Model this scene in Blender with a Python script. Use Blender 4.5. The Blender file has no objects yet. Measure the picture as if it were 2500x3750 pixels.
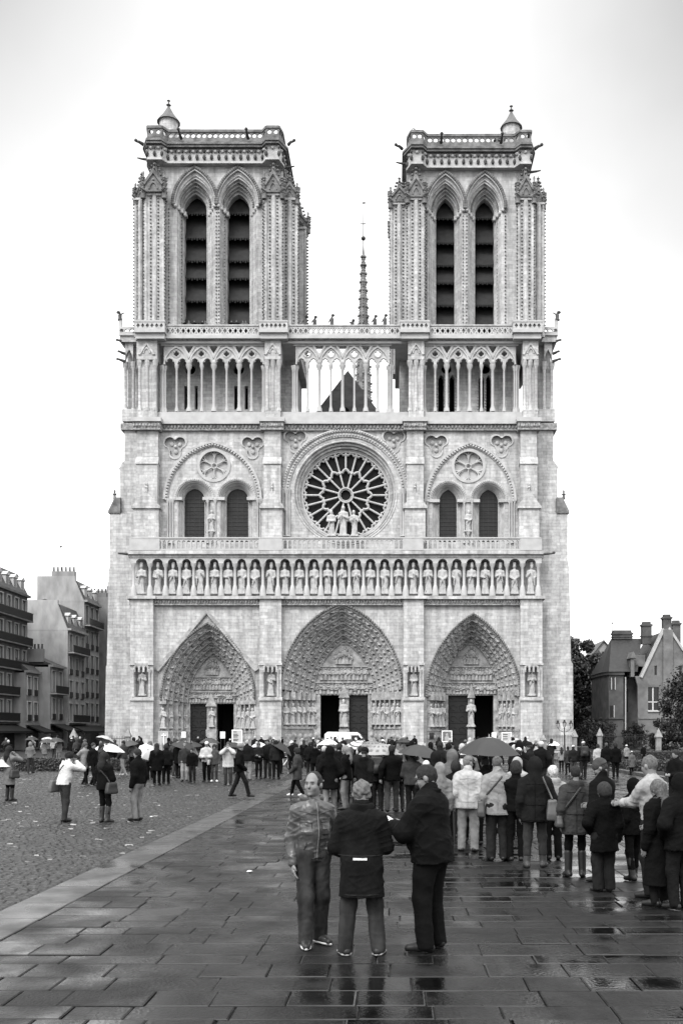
import bpy, math, random
import numpy as np
from mathutils import Vector, Matrix
R = math.radians
SC = bpy.context.scene
COL = SC.collection

# ------------------------------------------------------------------ camera
# level camera with a shifted (view-camera) frame: verticals stay vertical
D0, F, CX, HY, EYE = 111.0, 3640.0, 1440.0, 2682.0, 2.15
cam = bpy.data.cameras.new("camera"); camo = bpy.data.objects.new("camera", cam); COL.objects.link(camo)
camo.location = (0, -D0, EYE); camo.rotation_euler = (R(90), 0, 0)
cam.sensor_fit = 'HORIZONTAL'; cam.sensor_width = 24.0; cam.lens = F / 2500 * 24.0
cam.shift_x = -(CX - 1250) / 2500; cam.shift_y = (HY - 1875) / 2500
cam.clip_start = 0.2; cam.clip_end = 3000
SC.camera = camo

# ------------------------------------------------------------------ sky, sun, exposure
SUN_EL, SUN_AZ = 46.0, 208.0        # the veiled sun stands high behind the photographer
w = bpy.data.worlds.new("World"); SC.world = w; w.use_nodes = True
nt = w.node_tree; nt.nodes.clear()
def N(t, **k):
    n = nt.nodes.new(t)
    for a, b in k.items(): setattr(n, a, b)
    return n
sky = N('ShaderNodeTexSky', sky_type='NISHITA', sun_disc=False, sun_elevation=R(SUN_EL), sun_rotation=R(SUN_AZ), dust_density=6.0, air_density=1.0, ozone_density=1.0)
bw = N('ShaderNodeRGBToBW')
mixo = N('ShaderNodeMix', data_type='FLOAT'); mixo.inputs[0].default_value = 0.86; mixo.inputs[3].default_value = 13.5   # overcast veil
tc = N('ShaderNodeTexCoord')
noi = N('ShaderNodeTexNoise'); noi.inputs['Scale'].default_value = 2.2; noi.inputs['Detail'].default_value = 5
def corner_vignette(az, el, width):      # vignette put into the sky colour: noise-edged grey patches towards the upper frame corners
    v = Vector((math.sin(R(az)) * math.cos(R(el)), math.cos(R(az)) * math.cos(R(el)), math.sin(R(el))))
    d = N('ShaderNodeVectorMath', operation='DISTANCE'); d.inputs[1].default_value = v
    nt.links.new(tc.outputs['Generated'], d.inputs[0])
    s = N('ShaderNodeMath', operation='MULTIPLY_ADD'); nt.links.new(noi.outputs[0], s.inputs[0]); s.inputs[1].default_value = 0.22; nt.links.new(d.outputs['Value'], s.inputs[2])
    m = N('ShaderNodeMapRange'); m.inputs[1].default_value = 0.14; m.inputs[2].default_value = width; m.inputs[3].default_value = 0.33; m.inputs[4].default_value = 1.0
    k = N('ShaderNodeMapRange', interpolation_type='SMOOTHSTEP'); k.inputs[1].default_value = width * .7; k.inputs[2].default_value = width * 1.5; k.inputs[3].default_value = 0.50; k.inputs[4].default_value = 1.0
    p = N('ShaderNodeMath', operation='MULTIPLY')
    for q in (m, k): nt.links.new(s.outputs[0], q.inputs[0])
    nt.links.new(m.outputs[0], p.inputs[0]); nt.links.new(k.outputs[0], p.inputs[1]); return p
nt.links.new(tc.outputs['Generated'], noi.inputs['Vector'])
c1, c2 = corner_vignette(-27, 39, 0.46), corner_vignette(23, 36, 0.42)
mm = N('ShaderNodeMath', operation='MULTIPLY'); nt.links.new(c1.outputs[0], mm.inputs[0]); nt.links.new(c2.outputs[0], mm.inputs[1])
m2 = N('ShaderNodeMath', operation='MULTIPLY')
nt.links.new(sky.outputs[0], bw.inputs[0]); nt.links.new(bw.outputs[0], mixo.inputs[2]); nt.links.new(mixo.outputs[0], m2.inputs[0]); nt.links.new(mm.outputs[0], m2.inputs[1])
sz = N('ShaderNodeSeparateXYZ'); nt.links.new(tc.outputs['Generated'], sz.inputs[0])     # overcast sky: three times brighter overhead than at the horizon
cie = N('ShaderNodeMapRange'); cie.inputs[3].default_value = 0.45; nt.links.new(sz.outputs[2], cie.inputs[0])
m3 = N('ShaderNodeMath', operation='MULTIPLY'); nt.links.new(m2.outputs[0], m3.inputs[0]); nt.links.new(cie.outputs[0], m3.inputs[1])
bg = N('ShaderNodeBackground'); bg.inputs['Strength'].default_value = 0.15
out = N('ShaderNodeOutputWorld'); nt.links.new(m3.outputs[0], bg.inputs['Color']); nt.links.new(bg.outputs[0], out.inputs[0])
sun = bpy.data.lights.new("sun", 'SUN'); sun.energy = 1.4; sun.angle = R(22); sun.color = (1.0, 0.99, 0.98)
suno = bpy.data.objects.new("sun", sun); COL.objects.link(suno); suno.location = (0, -60, 80)
sd = Vector((math.sin(R(SUN_AZ)) * math.cos(R(SUN_EL)), math.cos(R(SUN_AZ)) * math.cos(R(SUN_EL)), math.sin(R(SUN_EL))))
suno.rotation_euler = sd.to_track_quat('Z', 'Y').to_euler()
SC.view_settings.view_transform = 'Standard'; SC.view_settings.look = 'None'; SC.view_settings.gamma = 1.0
SC.view_settings.exposure = 1.0
SC.cycles.max_bounces = 5; SC.cycles.diffuse_bounces = 3; SC.cycles.glossy_bounces = 3; SC.cycles.caustics_reflective = False

# ------------------------------------------------------------------ photo-plane coordinates
def fx(px, Y=0.0): return (px - CX) * (D0 + Y) / F
def fz(py, Y=0.0): return EYE + (HY - py) * (D0 + Y) / F
def P2(pts, Y=0.0): return [(fx(a, Y), fz(b, Y)) for a, b in pts]

# ------------------------------------------------------------------ materials (all neutral: a black and white place)
MATS = {}
def mat(name, g, rough=0.85, spec=0.3, var=0.0, vscale=2.0, bump=0.0, bscale=20.0, island=0.0, stretch=(1, 1, 1), bdist=0.02):
    key = (name, g, rough, var, bump)
    if key in MATS: return MATS[key]
    m = bpy.data.materials.new(name); m.use_nodes = True
    t = m.node_tree; b = t.nodes['Principled BSDF']
    b.inputs['Base Color'].default_value = (g, g, g, 1); b.inputs['Roughness'].default_value = rough
    b.inputs['Specular IOR Level'].default_value = spec
    L = t.links.new
    co = t.nodes.new('ShaderNodeTexCoord'); mp = t.nodes.new('ShaderNodeMapping'); mp.inputs['Scale'].default_value = stretch
    L(co.outputs['Object'], mp.inputs[0])
    if var or island:
        nz = t.nodes.new('ShaderNodeTexNoise'); nz.inputs['Scale'].default_value = vscale; nz.inputs['Detail'].default_value = 6; L(mp.outputs[0], nz.inputs['Vector'])
        r = t.nodes.new('ShaderNodeMapRange'); r.inputs[1].default_value = .3; r.inputs[2].default_value = .7; r.inputs[3].default_value = g * (1 - var); r.inputs[4].default_value = g * (1 + var)
        L(nz.outputs[0], r.inputs[0]); src = r.outputs[0]
        if island:
            ge = t.nodes.new('ShaderNodeNewGeometry'); r2 = t.nodes.new('ShaderNodeMapRange'); r2.inputs[3].default_value = 1 - island; r2.inputs[4].default_value = 1 + island
            L(ge.outputs['Random Per Island'], r2.inputs[0]); mu = t.nodes.new('ShaderNodeMath'); mu.operation = 'MULTIPLY'; L(src, mu.inputs[0]); L(r2.outputs[0], mu.inputs[1]); src = mu.outputs[0]
        L(src, b.inputs['Base Color'])
    if bump:
        n2 = t.nodes.new('ShaderNodeTexNoise'); n2.inputs['Scale'].default_value = bscale; n2.inputs['Detail'].default_value = 4; L(mp.outputs[0], n2.inputs['Vector'])
        bu = t.nodes.new('ShaderNodeBump'); bu.inputs['Strength'].default_value = bump; bu.inputs['Distance'].default_value = bdist; L(n2.outputs[0], bu.inputs['Height']); L(bu.outputs[0], b.inputs['Normal'])
    MATS[key] = m; return m

def ashlar(name, g, bw_=1.05, bh=0.36, contrast=0.16, mortar=0.014, streak=0.40):
    m = bpy.data.materials.new(name); m.use_nodes = True; t = m.node_tree; b = t.nodes['Principled BSDF']; L = t.links.new
    b.inputs['Roughness'].default_value = 0.88; b.inputs['Specular IOR Level'].default_value = 0.25
    co = t.nodes.new('ShaderNodeTexCoord'); sx = t.nodes.new('ShaderNodeSeparateXYZ'); L(co.outputs['Object'], sx.inputs[0])
    ad = t.nodes.new('ShaderNodeMath'); L(sx.outputs[0], ad.inputs[0]); L(sx.outputs[1], ad.inputs[1])
    cb = t.nodes.new('ShaderNodeCombineXYZ'); L(ad.outputs[0], cb.inputs[0]); L(sx.outputs[2], cb.inputs[1])
    wob = t.nodes.new('ShaderNodeTexNoise'); wob.inputs['Scale'].default_value = 0.35; L(co.outputs['Object'], wob.inputs['Vector'])
    br = t.nodes.new('ShaderNodeTexBrick'); br.inputs['Scale'].default_value = 1.0; br.inputs['Brick Width'].default_value = bw_; br.inputs['Row Height'].default_value = bh
    br.inputs['Mortar Size'].default_value = mortar; br.inputs['Mortar Smooth'].default_value = 0.2; br.offset = 0.43; br.squash = 0.72; br.squash_frequency = 3
    br.inputs['Color1'].default_value = (g * (1 - contrast),) * 3 + (1,); br.inputs['Color2'].default_value = (g * (1 + contrast),) * 3 + (1,)
    br.inputs['Mortar'].default_value = (g * .62,) * 3 + (1,)
    L(cb.outputs[0], br.inputs['Vector'])
    mp = t.nodes.new('ShaderNodeMapping'); mp.inputs['Scale'].default_value = (1.3, 1.3, 0.13); L(co.outputs['Object'], mp.inputs[0])
    nz = t.nodes.new('ShaderNodeTexNoise'); nz.inputs['Scale'].default_value = 1.0; nz.inputs['Detail'].default_value = 7; nz.inputs['Roughness'].default_value = .6; L(mp.outputs[0], nz.inputs['Vector'])
    r = t.nodes.new('ShaderNodeMapRange'); r.inputs[1].default_value = .3; r.inputs[2].default_value = .62; r.inputs[3].default_value = 1 - streak; r.inputs[4].default_value = 1.06; L(nz.outputs[0], r.inputs[0])
    n3 = t.nodes.new('ShaderNodeTexNoise'); n3.inputs['Scale'].default_value = 3.2; n3.inputs['Detail'].default_value = 8; L(co.outputs['Object'], n3.inputs['Vector'])
    r3 = t.nodes.new('ShaderNodeMapRange'); r3.inputs[1].default_value = .3; r3.inputs[2].default_value = .7; r3.inputs[3].default_value = .80; r3.inputs[4].default_value = 1.12; L(n3.outputs[0], r3.inputs[0])
    a = t.nodes.new('ShaderNodeMath'); a.operation = 'MULTIPLY'; L(r.outputs[0], a.inputs[0]); L(r3.outputs[0], a.inputs[1])
    c = t.nodes.new('ShaderNodeMix'); c.data_type = 'RGBA'; c.blend_type = 'MULTIPLY'; c.inputs[0].default_value = 1.0
    L(br.outputs['Color'], c.inputs[6]); L(a.outputs[0], c.inputs[7]); L(c.outputs[2], b.inputs['Base Color'])
    bu = t.nodes.new('ShaderNodeBump'); bu.inputs['Strength'].default_value = .5; bu.inputs['Distance'].default_value = .03; L(n3.outputs[0], bu.inputs['Height']); L(bu.outputs[0], b.inputs['Normal'])
    return m

# ------------------------------------------------------------------ object helpers
def tag(o, label=None, cat=None, group=None, kind=None):
    if label: o['label'] = label
    if cat: o['category'] = cat
    if group: o['group'] = group
    if kind: o['kind'] = kind
    return o
def empty(name, loc=(0, 0, 0), rz=0.0, label=None, cat=None, group=None, parent=None):
    o = bpy.data.objects.new(name, None); COL.objects.link(o); o.location = loc; o.rotation_euler = (0, 0, rz); o.empty_display_size = .3
    if parent: o.parent = parent
    return tag(o, label, cat, group)
def link(name, me, m, parent=None):
    o = bpy.data.objects.new(name, me); COL.objects.link(o)
    if m is not None and not me.materials: me.materials.append(m)
    if parent: o.parent = parent
    return o
def copy_tree(o, parent=None):
    c = o.copy(); COL.objects.link(c); c.parent = parent
    for ch in list(o.children): copy_tree(ch, c)
    return c

def arch(cx, w, zs, za, n=14):
    """pointed (or round) arch from left springing over the apex to right springing, in any 2-D units"""
    h = za - zs; s = 1 if h > 0 else -1; h = abs(h); r = (w * w + h * h) / (2 * w); a1 = math.atan2(h, r - w) if r > w else math.atan2(h, r - w)
    L = [(cx - w + r - r * math.cos(a1 * i / n), zs + s * r * math.sin(a1 * i / n)) for i in range(n + 1)]
    L[-1] = (cx, za)
    return L + [(2 * cx - x, z) for x, z in reversed(L[:-1])]
def circ(cx, cz, r, n=32, a0=0.0, a1=2 * math.pi, end=False):
    return [(cx + r * math.cos(a0 + (a1 - a0) * i / n), cz + r * math.sin(a0 + (a1 - a0) * i / n)) for i in range(n + (1 if end else 0))]

class MB:
    """collects vertices and faces of one mesh"""
    def __init__(s): s.v = []; s.f = []
    def add(s, v, f):
        b = len(s.v); s.v += [tuple(p) for p in v]; s.f += [tuple(i + b for i in q) for q in f]; return s
    def box(s, x0, x1, y0, y1, z0, z1):
        return s.add([(x0, y0, z0), (x1, y0, z0), (x1, y1, z0), (x0, y1, z0), (x0, y0, z1), (x1, y0, z1), (x1, y1, z1), (x0, y1, z1)],
                     [(0, 3, 2, 1), (4, 5, 6, 7), (0, 1, 5, 4), (1, 2, 6, 5), (2, 3, 7, 6), (3, 0, 4, 7)])
    def prism(s, poly, y0, y1):
        n = len(poly)
        return s.add([(x, y0, z) for x, z in poly] + [(x, y1, z) for x, z in poly], [tuple(range(n)), tuple(range(2 * n - 1, n - 1, -1))] + [(i, i + n, (i + 1) % n + n, (i + 1) % n) for i in range(n)])
    def prism_x(s, poly, x0, x1):
        n = len(poly)
        return s.add([(x0, y, z) for y, z in poly] + [(x1, y, z) for y, z in poly], [tuple(range(n)), tuple(range(2 * n - 1, n - 1, -1))] + [(i, i + n, (i + 1) % n + n, (i + 1) % n) for i in range(n)])
    def plan(s, poly, z0, z1):
        n = len(poly)
        return s.add([(x, y, z0) for x, y in poly] + [(x, y, z1) for x, y in poly], [tuple(range(n)), tuple(range(2 * n - 1, n - 1, -1))] + [(i, (i + 1) % n, (i + 1) % n + n, i + n) for i in range(n)])
    def plate(s, outer, holes, y0, y1):
        """plate in the XZ plane with holes, front at y0, back at y1, with reveals"""
        from mathutils.geometry import tessellate_polygon
        loops = [outer] + holes; flat = [p for l in loops for p in l]
        tri = tessellate_polygon([[Vector((x, z, 0)) for x, z in l] for l in loops])
        n = len(flat); f = [tuple(t) for t in tri] + [tuple(i + n for i in t) for t in tri]; b = 0
        for l in loops:
            k = len(l); f += [(b + i, b + (i + 1) % k, b + (i + 1) % k + n, b + i + n) for i in range(k)]; b += k
        return s.add([(x, y0, z) for x, z in flat] + [(x, y1, z) for x, z in flat], f)
    def ribbon(s, A, B, y0, y1, ends=True):
        """moulding between two polylines of equal length, from y0 (front) to y1"""
        n = len(A); v = []; f = []
        for P_, y in ((A, y0), (B, y0), (B, y1), (A, y1)): v += [(x, y, z) for x, z in P_]
        for i in range(n - 1):
            for a, b in ((0, 1), (1, 2), (2, 3), (3, 0)): f.append((a * n + i, a * n + i + 1, b * n + i + 1, b * n + i))
        if ends: f += [(0, n, 2 * n, 3 * n), (n - 1, 2 * n - 1, 3 * n - 1, 4 * n - 1)]
        return s.add(v, f)
    def lathe(s, cx, cy, prof, n=10, sy=1.0, a0=0.0):
        v = []; f = []; m = len(prof)
        for r, z in prof: v += [(cx + r * math.cos(a0 + 2 * math.pi * i / n), cy + sy * r * math.sin(a0 + 2 * math.pi * i / n), z) for i in range(n)]
        for j in range(m - 1):
            for i in range(n): f.append((j * n + i, j * n + (i + 1) % n, (j + 1) * n + (i + 1) % n, (j + 1) * n + i))
        f += [tuple(range(n - 1, -1, -1)), tuple((m - 1) * n + i for i in range(n))]
        return s.add(v, f)
    def tube(s, pts, r, n=6, cap=True):
        pts = [Vector(p) for p in pts]; m = len(pts); rr = r if isinstance(r, (list, tuple)) else [r] * m; v = []; f = []
        up = None
        for i in range(m):
            t = (pts[min(i + 1, m - 1)] - pts[max(i - 1, 0)]).normalized()
            if up is None: up = Vector((0, 0, 1)) if abs(t.z) < .9 else Vector((1, 0, 0))
            a = t.cross(up)
            if a.length < 1e-4: a = t.cross(Vector((0, 1, .3)))
            a.normalize(); b = a.cross(t).normalized(); up = b
            v += [tuple(pts[i] + (a * math.cos(2 * math.pi * k / n) + b * math.sin(2 * math.pi * k / n)) * rr[i]) for k in range(n)]
        for i in range(m - 1):
            for k in range(n): f.append((i * n + k, i * n + (k + 1) % n, (i + 1) * n + (k + 1) % n, (i + 1) * n + k))
        if cap: f += [tuple(range(n - 1, -1, -1)), tuple((m - 1) * n + k for k in range(n))]
        return s.add(v, f)
    def tube2(s, pts, y, r, n=6): return s.tube([(x, y, z) for x, z in pts], r, n)
    def ell(s, c, r, n=8, m=5):
        v = [(c[0], c[1], c[2] - r[2])]; f = []
        for j in range(1, m):
            t = math.pi * j / m
            v += [(c[0] + r[0] * math.sin(t) * math.cos(2 * math.pi * i / n), c[1] + r[1] * math.sin(t) * math.sin(2 * math.pi * i / n), c[2] - r[2] * math.cos(t)) for i in range(n)]
        v.append((c[0], c[1], c[2] + r[2])); q = len(v) - 1
        f += [(0, 1 + (i + 1) % n, 1 + i) for i in range(n)]
        for j in range(m - 2): f += [(1 + j * n + i, 1 + j * n + (i + 1) % n, 1 + (j + 1) * n + (i + 1) % n, 1 + (j + 1) * n + i) for i in range(n)]
        f += [(1 + (m - 2) * n + i, 1 + (m - 2) * n + (i + 1) % n, q) for i in range(n)]
        return s.add(v, f)
    def figurine(s, x, y, z, h, lean=0.0, rnd=random):
        """small carved figure in high relief: robe, arms, head; leans by 'lean' radians in the XZ plane"""
        k = rnd.uniform(.9, 1.1); sub = MB()
        sub.lathe(0, 0, [(.17 * h * k, 0), (.15 * h, .1 * h), (.12 * h, .45 * h), (.15 * h * k, .68 * h), (.13 * h, .78 * h), (.05 * h, .83 * h)], 7, .8)
        sub.ell((rnd.uniform(-.03, .03) * h, -.03 * h, .92 * h), (.085 * h, .085 * h, .1 * h), 6, 4)
        a = rnd.uniform(-.1, .1) * h
        sub.tube([(-.16 * h, -.02 * h, .7 * h), (-.14 * h, -.13 * h, .5 * h), (a, -.17 * h, .55 * h + a)], [.05 * h, .05 * h, .04 * h], 5)
        sub.tube([(.16 * h, -.02 * h, .7 * h), (.15 * h, -.12 * h, .48 * h), (a + .05 * h, -.16 * h, .48 * h - a)], [.05 * h, .05 * h, .04 * h], 5)
        c, d = math.cos(lean), math.sin(lean)
        return s.add([(x + px * c + pz * d, y + py, z - px * d + pz * c) for px, py, pz in sub.v], sub.f)
    def mesh(s, name, smooth=None):
        me = bpy.data.meshes.new(name); me.from_pydata(s.v, [], s.f); me.update()
        if smooth is not None:
            me.shade_smooth()
            if smooth < 180: me.set_sharp_from_angle(angle=R(smooth))
        return me
    def build(s, name, m, parent=None, smooth=None): return link(name, s.mesh(name, smooth), m, parent)

# ------------------------------------------------------------------ implicit surfaces -> meshes (surface nets)
f4 = np.float32
def nets(fn, lo, hi, h):
    lo = np.array(lo, f4); n = np.ceil((np.array(hi) - lo) / h).astype(int) + 1
    ax = [lo[i] + h * np.arange(n[i], dtype=f4) for i in range(3)]
    V = fn(np.stack(np.meshgrid(*ax, indexing='ij'), -1).reshape(-1, 3)).reshape(n)
    for a in range(3):
        sl = [slice(None)] * 3
        for e in (0, -1): sl[a] = e; V[tuple(sl)] = np.maximum(V[tuple(sl)], h * .3)
    S = V < 0; cnt = np.zeros(n - 1, int)
    cor = [(i, j, k) for i in (0, 1) for j in (0, 1) for k in (0, 1)]
    for i, j, k in cor: cnt += S[i:n[0] - 1 + i, j:n[1] - 1 + j, k:n[2] - 1 + k]
    act = (cnt > 0) & (cnt < 8); I = np.argwhere(act); idx = -np.ones(n - 1, int); idx[act] = np.arange(len(I))
    acc = np.zeros((len(I), 3)); num = np.zeros((len(I), 1))
    for a in cor:
        for d in range(3):
            if a[d]: continue
            b = list(a); b[d] = 1
            va = V[I[:, 0] + a[0], I[:, 1] + a[1], I[:, 2] + a[2]]; vb = V[I[:, 0] + b[0], I[:, 1] + b[1], I[:, 2] + b[2]]
            c = (va < 0) != (vb < 0); t = np.where(c, va / np.where(c, va - vb, 1), 0)
            p = np.array(a, float) + np.outer(t, np.array(b) - np.array(a)); acc += p * c[:, None]; num += c[:, None]
    verts = lo + h * (I + acc / num); faces = []
    for d in range(3):
        s0 = [slice(None)] * 3; s1 = [slice(None)] * 3; s0[d] = slice(0, -1); s1[d] = slice(1, None)
        A, B = S[tuple(s0)], S[tuple(s1)]; X = A != B; u, v = (d + 1) % 3, (d + 2) % 3
        E = np.argwhere(X); E = E[(E[:, u] > 0) & (E[:, v] > 0)]
        if not len(E): continue
        q = []
        for du, dv in ((-1, -1), (0, -1), (0, 0), (-1, 0)):
            e = E.copy(); e[:, u] += du; e[:, v] += dv; e = np.minimum(e, np.array(n) - 2); q.append(idx[e[:, 0], e[:, 1], e[:, 2]])
        Q = np.stack(q, 1); fl = ~A[E[:, 0], E[:, 1], E[:, 2]]; Q[fl] = Q[fl][:, ::-1]; faces.append(Q)
    Fq = np.concatenate(faces); return verts, Fq[(Fq >= 0).all(1)]

class Sdf:
    def __init__(s): s.ops = []; s.lo = np.full(3, 9e9); s.hi = np.full(3, -9e9)
    def grow(s, p, r): s.lo = np.minimum(s.lo, np.array(p) - r); s.hi = np.maximum(s.hi, np.array(p) + r)
    def rc(s, a, b, ra, rb=None, k=.03, sy=1.0, op='+'):
        rb = ra if rb is None else rb
        if op == '+': s.grow(a, ra); s.grow(b, rb)
        s.ops.append(('rc', np.array(a, f4), np.array(b, f4), ra, rb, k, sy, op)); return s
    def el(s, c, r, k=.03, rot=None, op='+'):
        if op == '+': s.grow(c, max(r))
        s.ops.append(('el', np.array(c, f4), np.array(r, f4), k, rot, op)); return s
    def cut(s, n, d, off=(0, 0, 0)):
        """keep n.p <= d"""
        s.ops.append(('cut', np.array(n, f4), float(d))); return s
    def noise(s, amp, fr, seed=0, n=7):
        rs = np.random.RandomState(seed); K = rs.normal(size=(n, 3)) * np.array(fr); s.ops.append(('noise', amp, K.astype(f4), rs.rand(n).astype(f4) * 6.28)); return s
    def fold(s, amp, fr, seed=0, n=5):
        rs = np.random.RandomState(seed + 77); s.ops.append(('fold', amp, (rs.normal(size=(n, 3)) * np.array(fr)).astype(f4), (rs.normal(size=(n, 3)) * np.array(fr) * .45).astype(f4), rs.rand(n).astype(f4) * 6.28)); return s
    def shell(s, fn): s.ops.append(('fn', fn)); return s
    def __call__(s, P):
        v = np.full(len(P), 9.0, f4)
        for o in s.ops:
            if o[0] == 'rc':
                _, a, b, ra, rb, k, sy, op = o; q = P - a; ba = b - a
                if sy != 1.0: q = q * np.array((1, 1 / sy, 1), f4); ba = ba * np.array((1, 1 / sy, 1), f4)
                t = np.clip(q @ ba / max(float(ba @ ba), 1e-9), 0, 1); d = np.linalg.norm(q - t[:, None] * ba, axis=1) - (ra + (rb - ra) * t)
            elif o[0] == 'el':
                _, c, r, k, rot, op = o; q = P - c
                if rot is not None: q = q @ np.array(rot, f4)
                k0 = np.linalg.norm(q / r, axis=1); k1 = np.linalg.norm(q / (r * r), axis=1) + 1e-9; d = k0 * (k0 - 1) / k1
            elif o[0] == 'cut': v = np.maximum(v, P @ o[1] - o[2]); continue
            elif o[0] == 'noise':
                _, amp, K, ph = o; ww = np.sin(P @ K.T + ph + 1.3 * np.sin(P @ K[::-1].T * .6)); v = v + amp * ww.mean(1) * 1.8; continue
            elif o[0] == 'fold':
                _, amp, K, K2, ph = o; r_ = (1 - np.abs(np.sin(P @ K.T + ph + 1.4 * np.sin(P @ K2.T + ph[::-1])))) ** 3 * (.35 + .65 * (np.sin(P @ K2[::-1].T * .8 + ph) > -.2)); v = v - amp * (r_.max(1) - .35); continue
            else: v = o[1](v, P); continue
            if op == '+': hh = np.clip(.5 + .5 * (v - d) / k, 0, 1); v = v * (1 - hh) + d * hh - k * hh * (1 - hh)
            else: hh = np.clip(.5 - .5 * (v + d) / k, 0, 1); v = v * (1 - hh) - d * hh + k * hh * (1 - hh)
        return v
    def mesh(s, name, h, pad=.03, lo=None, hi=None):
        a = s.lo - pad if lo is None else np.maximum(s.lo - pad, lo); b = s.hi + pad if hi is None else np.minimum(s.hi + pad, hi)
        v, f = nets(s, a, b, h); me = bpy.data.meshes.new(name); me.from_pydata(v.tolist(), [], f.tolist()); me.update(); me.shade_smooth(); return me

# =================================================================== CATHEDRAL
STONE = ashlar("ashlar_stone", 0.43)
STONE_T = ashlar("tower_stone", 0.42, .9, .45, .14, .012, .42)
CARVED = mat("carved_stone", 0.37, .88, .25, var=.22, vscale=1.4, bump=.6, bscale=5, bdist=.06)
STATUE = mat("statue_stone", 0.36, .85, .25, var=.2, vscale=2.2)
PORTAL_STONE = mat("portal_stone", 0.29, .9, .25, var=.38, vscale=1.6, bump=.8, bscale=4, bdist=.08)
PALE = mat("pale_stone", 0.37, .85, .25, var=.12, vscale=1.2, bump=.3, bscale=6)
WEATH = mat("weathered_stone", 0.14, .92, .2, var=.45, vscale=1.5, bump=.8, bscale=4, bdist=.08)
FRIEZE = mat("frieze_stone", 0.25, .92, .2, var=.5, vscale=3.5, bump=1.0, bscale=4, bdist=.12)
CRUST = mat("black_crust_stone", 0.07, .95, .15, var=.4, vscale=3)
GLASS = mat("leaded_glass", 0.014, .45, .25, var=.4, vscale=4)
DARKGLASS = mat("rose_glass", 0.006, .5, .12, var=.4, vscale=3)
LOUVRE = mat("slate_louvre", 0.014, .7, .3, var=.4, vscale=2)
OAK = mat("old_oak_door", 0.013, .7, .3, var=.3, vscale=2, stretch=(6, 6, .6))
IRON = mat("black_iron", 0.015, .5, .4)
ROOFLEAD = mat("lead_roof", 0.075, .6, .35, var=.25, vscale=1.5, stretch=(2, 2, .4))
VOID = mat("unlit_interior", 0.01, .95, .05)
rnd = random.Random(7)

CATH = empty("gothic_cathedral", (0, 0, 0), 0, "pale stone gothic cathedral front with two square towers and a large rose window", "cathedral")
B = [(477, 560), (950, 1030), (1476, 1551), (1905, 1985)]
BX = [(489, 581), (957, 1033), (1481, 1557), (1900, 1974)]

# --- carved figures -------------------------------------------------
def robed(seed, h=3.4, crown=True, res=None):
    """standing robed statue, h metres tall, facing -Y"""
    rs = np.random.RandomState(seed); s = Sdf(); u = h / 3.4; q = lambda *p: tuple(np.array(p) * u)
    tw = rs.uniform(-.08, .08)
    s.rc(q(0, 0, .1), q(0, 0, 1.5), .40 * u, .31 * u, .05 * u, .8); s.rc(q(0, 0, 1.5), q(tw, 0, 2.45), .33 * u, .32 * u, .1 * u, .75)
    s.rc(q(-.32 + tw, 0, 2.5), q(.32 + tw, 0, 2.5), .18 * u, .18 * u, .12 * u)
    s.rc(q(tw, 0, 2.6), q(tw * 1.3, -.02, 2.9), .14 * u, .13 * u, .06 * u)
    s.el(q(tw * 1.5, -.05, 3.08), q(.2, .22, .27), .05 * u)
    if rs.rand() < .6: s.el(q(tw * 1.5, -.17, 2.93), q(.12, .1, .2), .06 * u)
    for sd in (-1, 1):
        e = q(sd * .47 + tw, -.05, 1.95); z = rs.uniform(1.6, 2.3); w_ = q(sd * rs.uniform(-.05, .25) + tw, -.42, z)
        s.rc(q(sd * .38 + tw, 0, 2.5), e, .15 * u, .15 * u, .06 * u); s.rc(e, w_, .15 * u, .1 * u, .05 * u)
        if rs.rand() < .5: s.rc(w_, q(sd * .3 + tw, -.35, z - .8), .1 * u, .05 * u, .08 * u)
    for i in range(5):
        x = -.36 + .18 * i; s.rc(q(x + rs.uniform(-.04, .04), -.3, .05), q(x * .5 + rs.uniform(-.1, .1), -.26, 1.4), .08 * u, .04 * u, .04 * u)
    if crown: s.rc(q(tw * 1.5, -.03, 3.24), q(tw * 1.5, -.03, 3.38), .19 * u, .2 * u, .02 * u)
    s.rc(q(-.3, -.02, .03), q(.3, -.02, .03), .3 * u, .3 * u, .03 * u)
    s.noise(.02 * u, (7 / u, 7 / u, 2 / u), seed)
    s.cut((0, 0, -1), 0); s.cut((0, 1, 0), .38 * u)
    return s.mesh("statue", (res or .065) * u, .1)
KINGS = [robed(i, 3.35) for i in range(8)]
SAINTS = [robed(20 + i, 2.6, False, .08) for i in range(6)]
def statue(me, px, pyfoot, pytop, Y, parent, name="statue", flip=False):
    o = link(name, me, STATUE, parent); z = fz(pyfoot, Y); h = fz(pytop, Y) - z; h0 = max(v.co.z for v in me.vertices)
    o.location = (fx(px, Y), Y, z); k = h / h0; o.scale = (-k if flip else k, k, k); return o

# --- lower wall with portals -----------------------------------------
PORT = [  # cx, w_out, spring, apex | inner cx, w, spring, apex | door lintel y, trumeau x, doors, n orders
    dict(o=(762, 168, 2562, 2287), i=(777, 92, 2575, 2390), lint=2578, door=(696, 758, 793, 856), no=5, jl=(597, 622, 648, 674), jr=(878, 893, 908, 926), jy=(2592, 2670), open=1),
    dict(o=(1250, 218, 2525, 2214), i=(1258, 112, 2545, 2345), lint=2546, door=(1173, 1243, 1277, 1347), no=6, jl=(1047, 1071, 1091, 1108, 1127, 1145), jr=(1371, 1387, 1403, 1420, 1438, 1456), jy=(2575, 2656), open=0),
    dict(o=(1731, 169, 2550, 2252), i=(1724, 100, 2545, 2346), lint=2547, door=(1640, 1713, 1735, 1806), no=5, jl=(1577, 1591, 1605, 1618), jr=(1834, 1850, 1866, 1882), jy=(2577, 2664), open=1)]
PD = 3.4
poly = [(fx(477), 0)]
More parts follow.
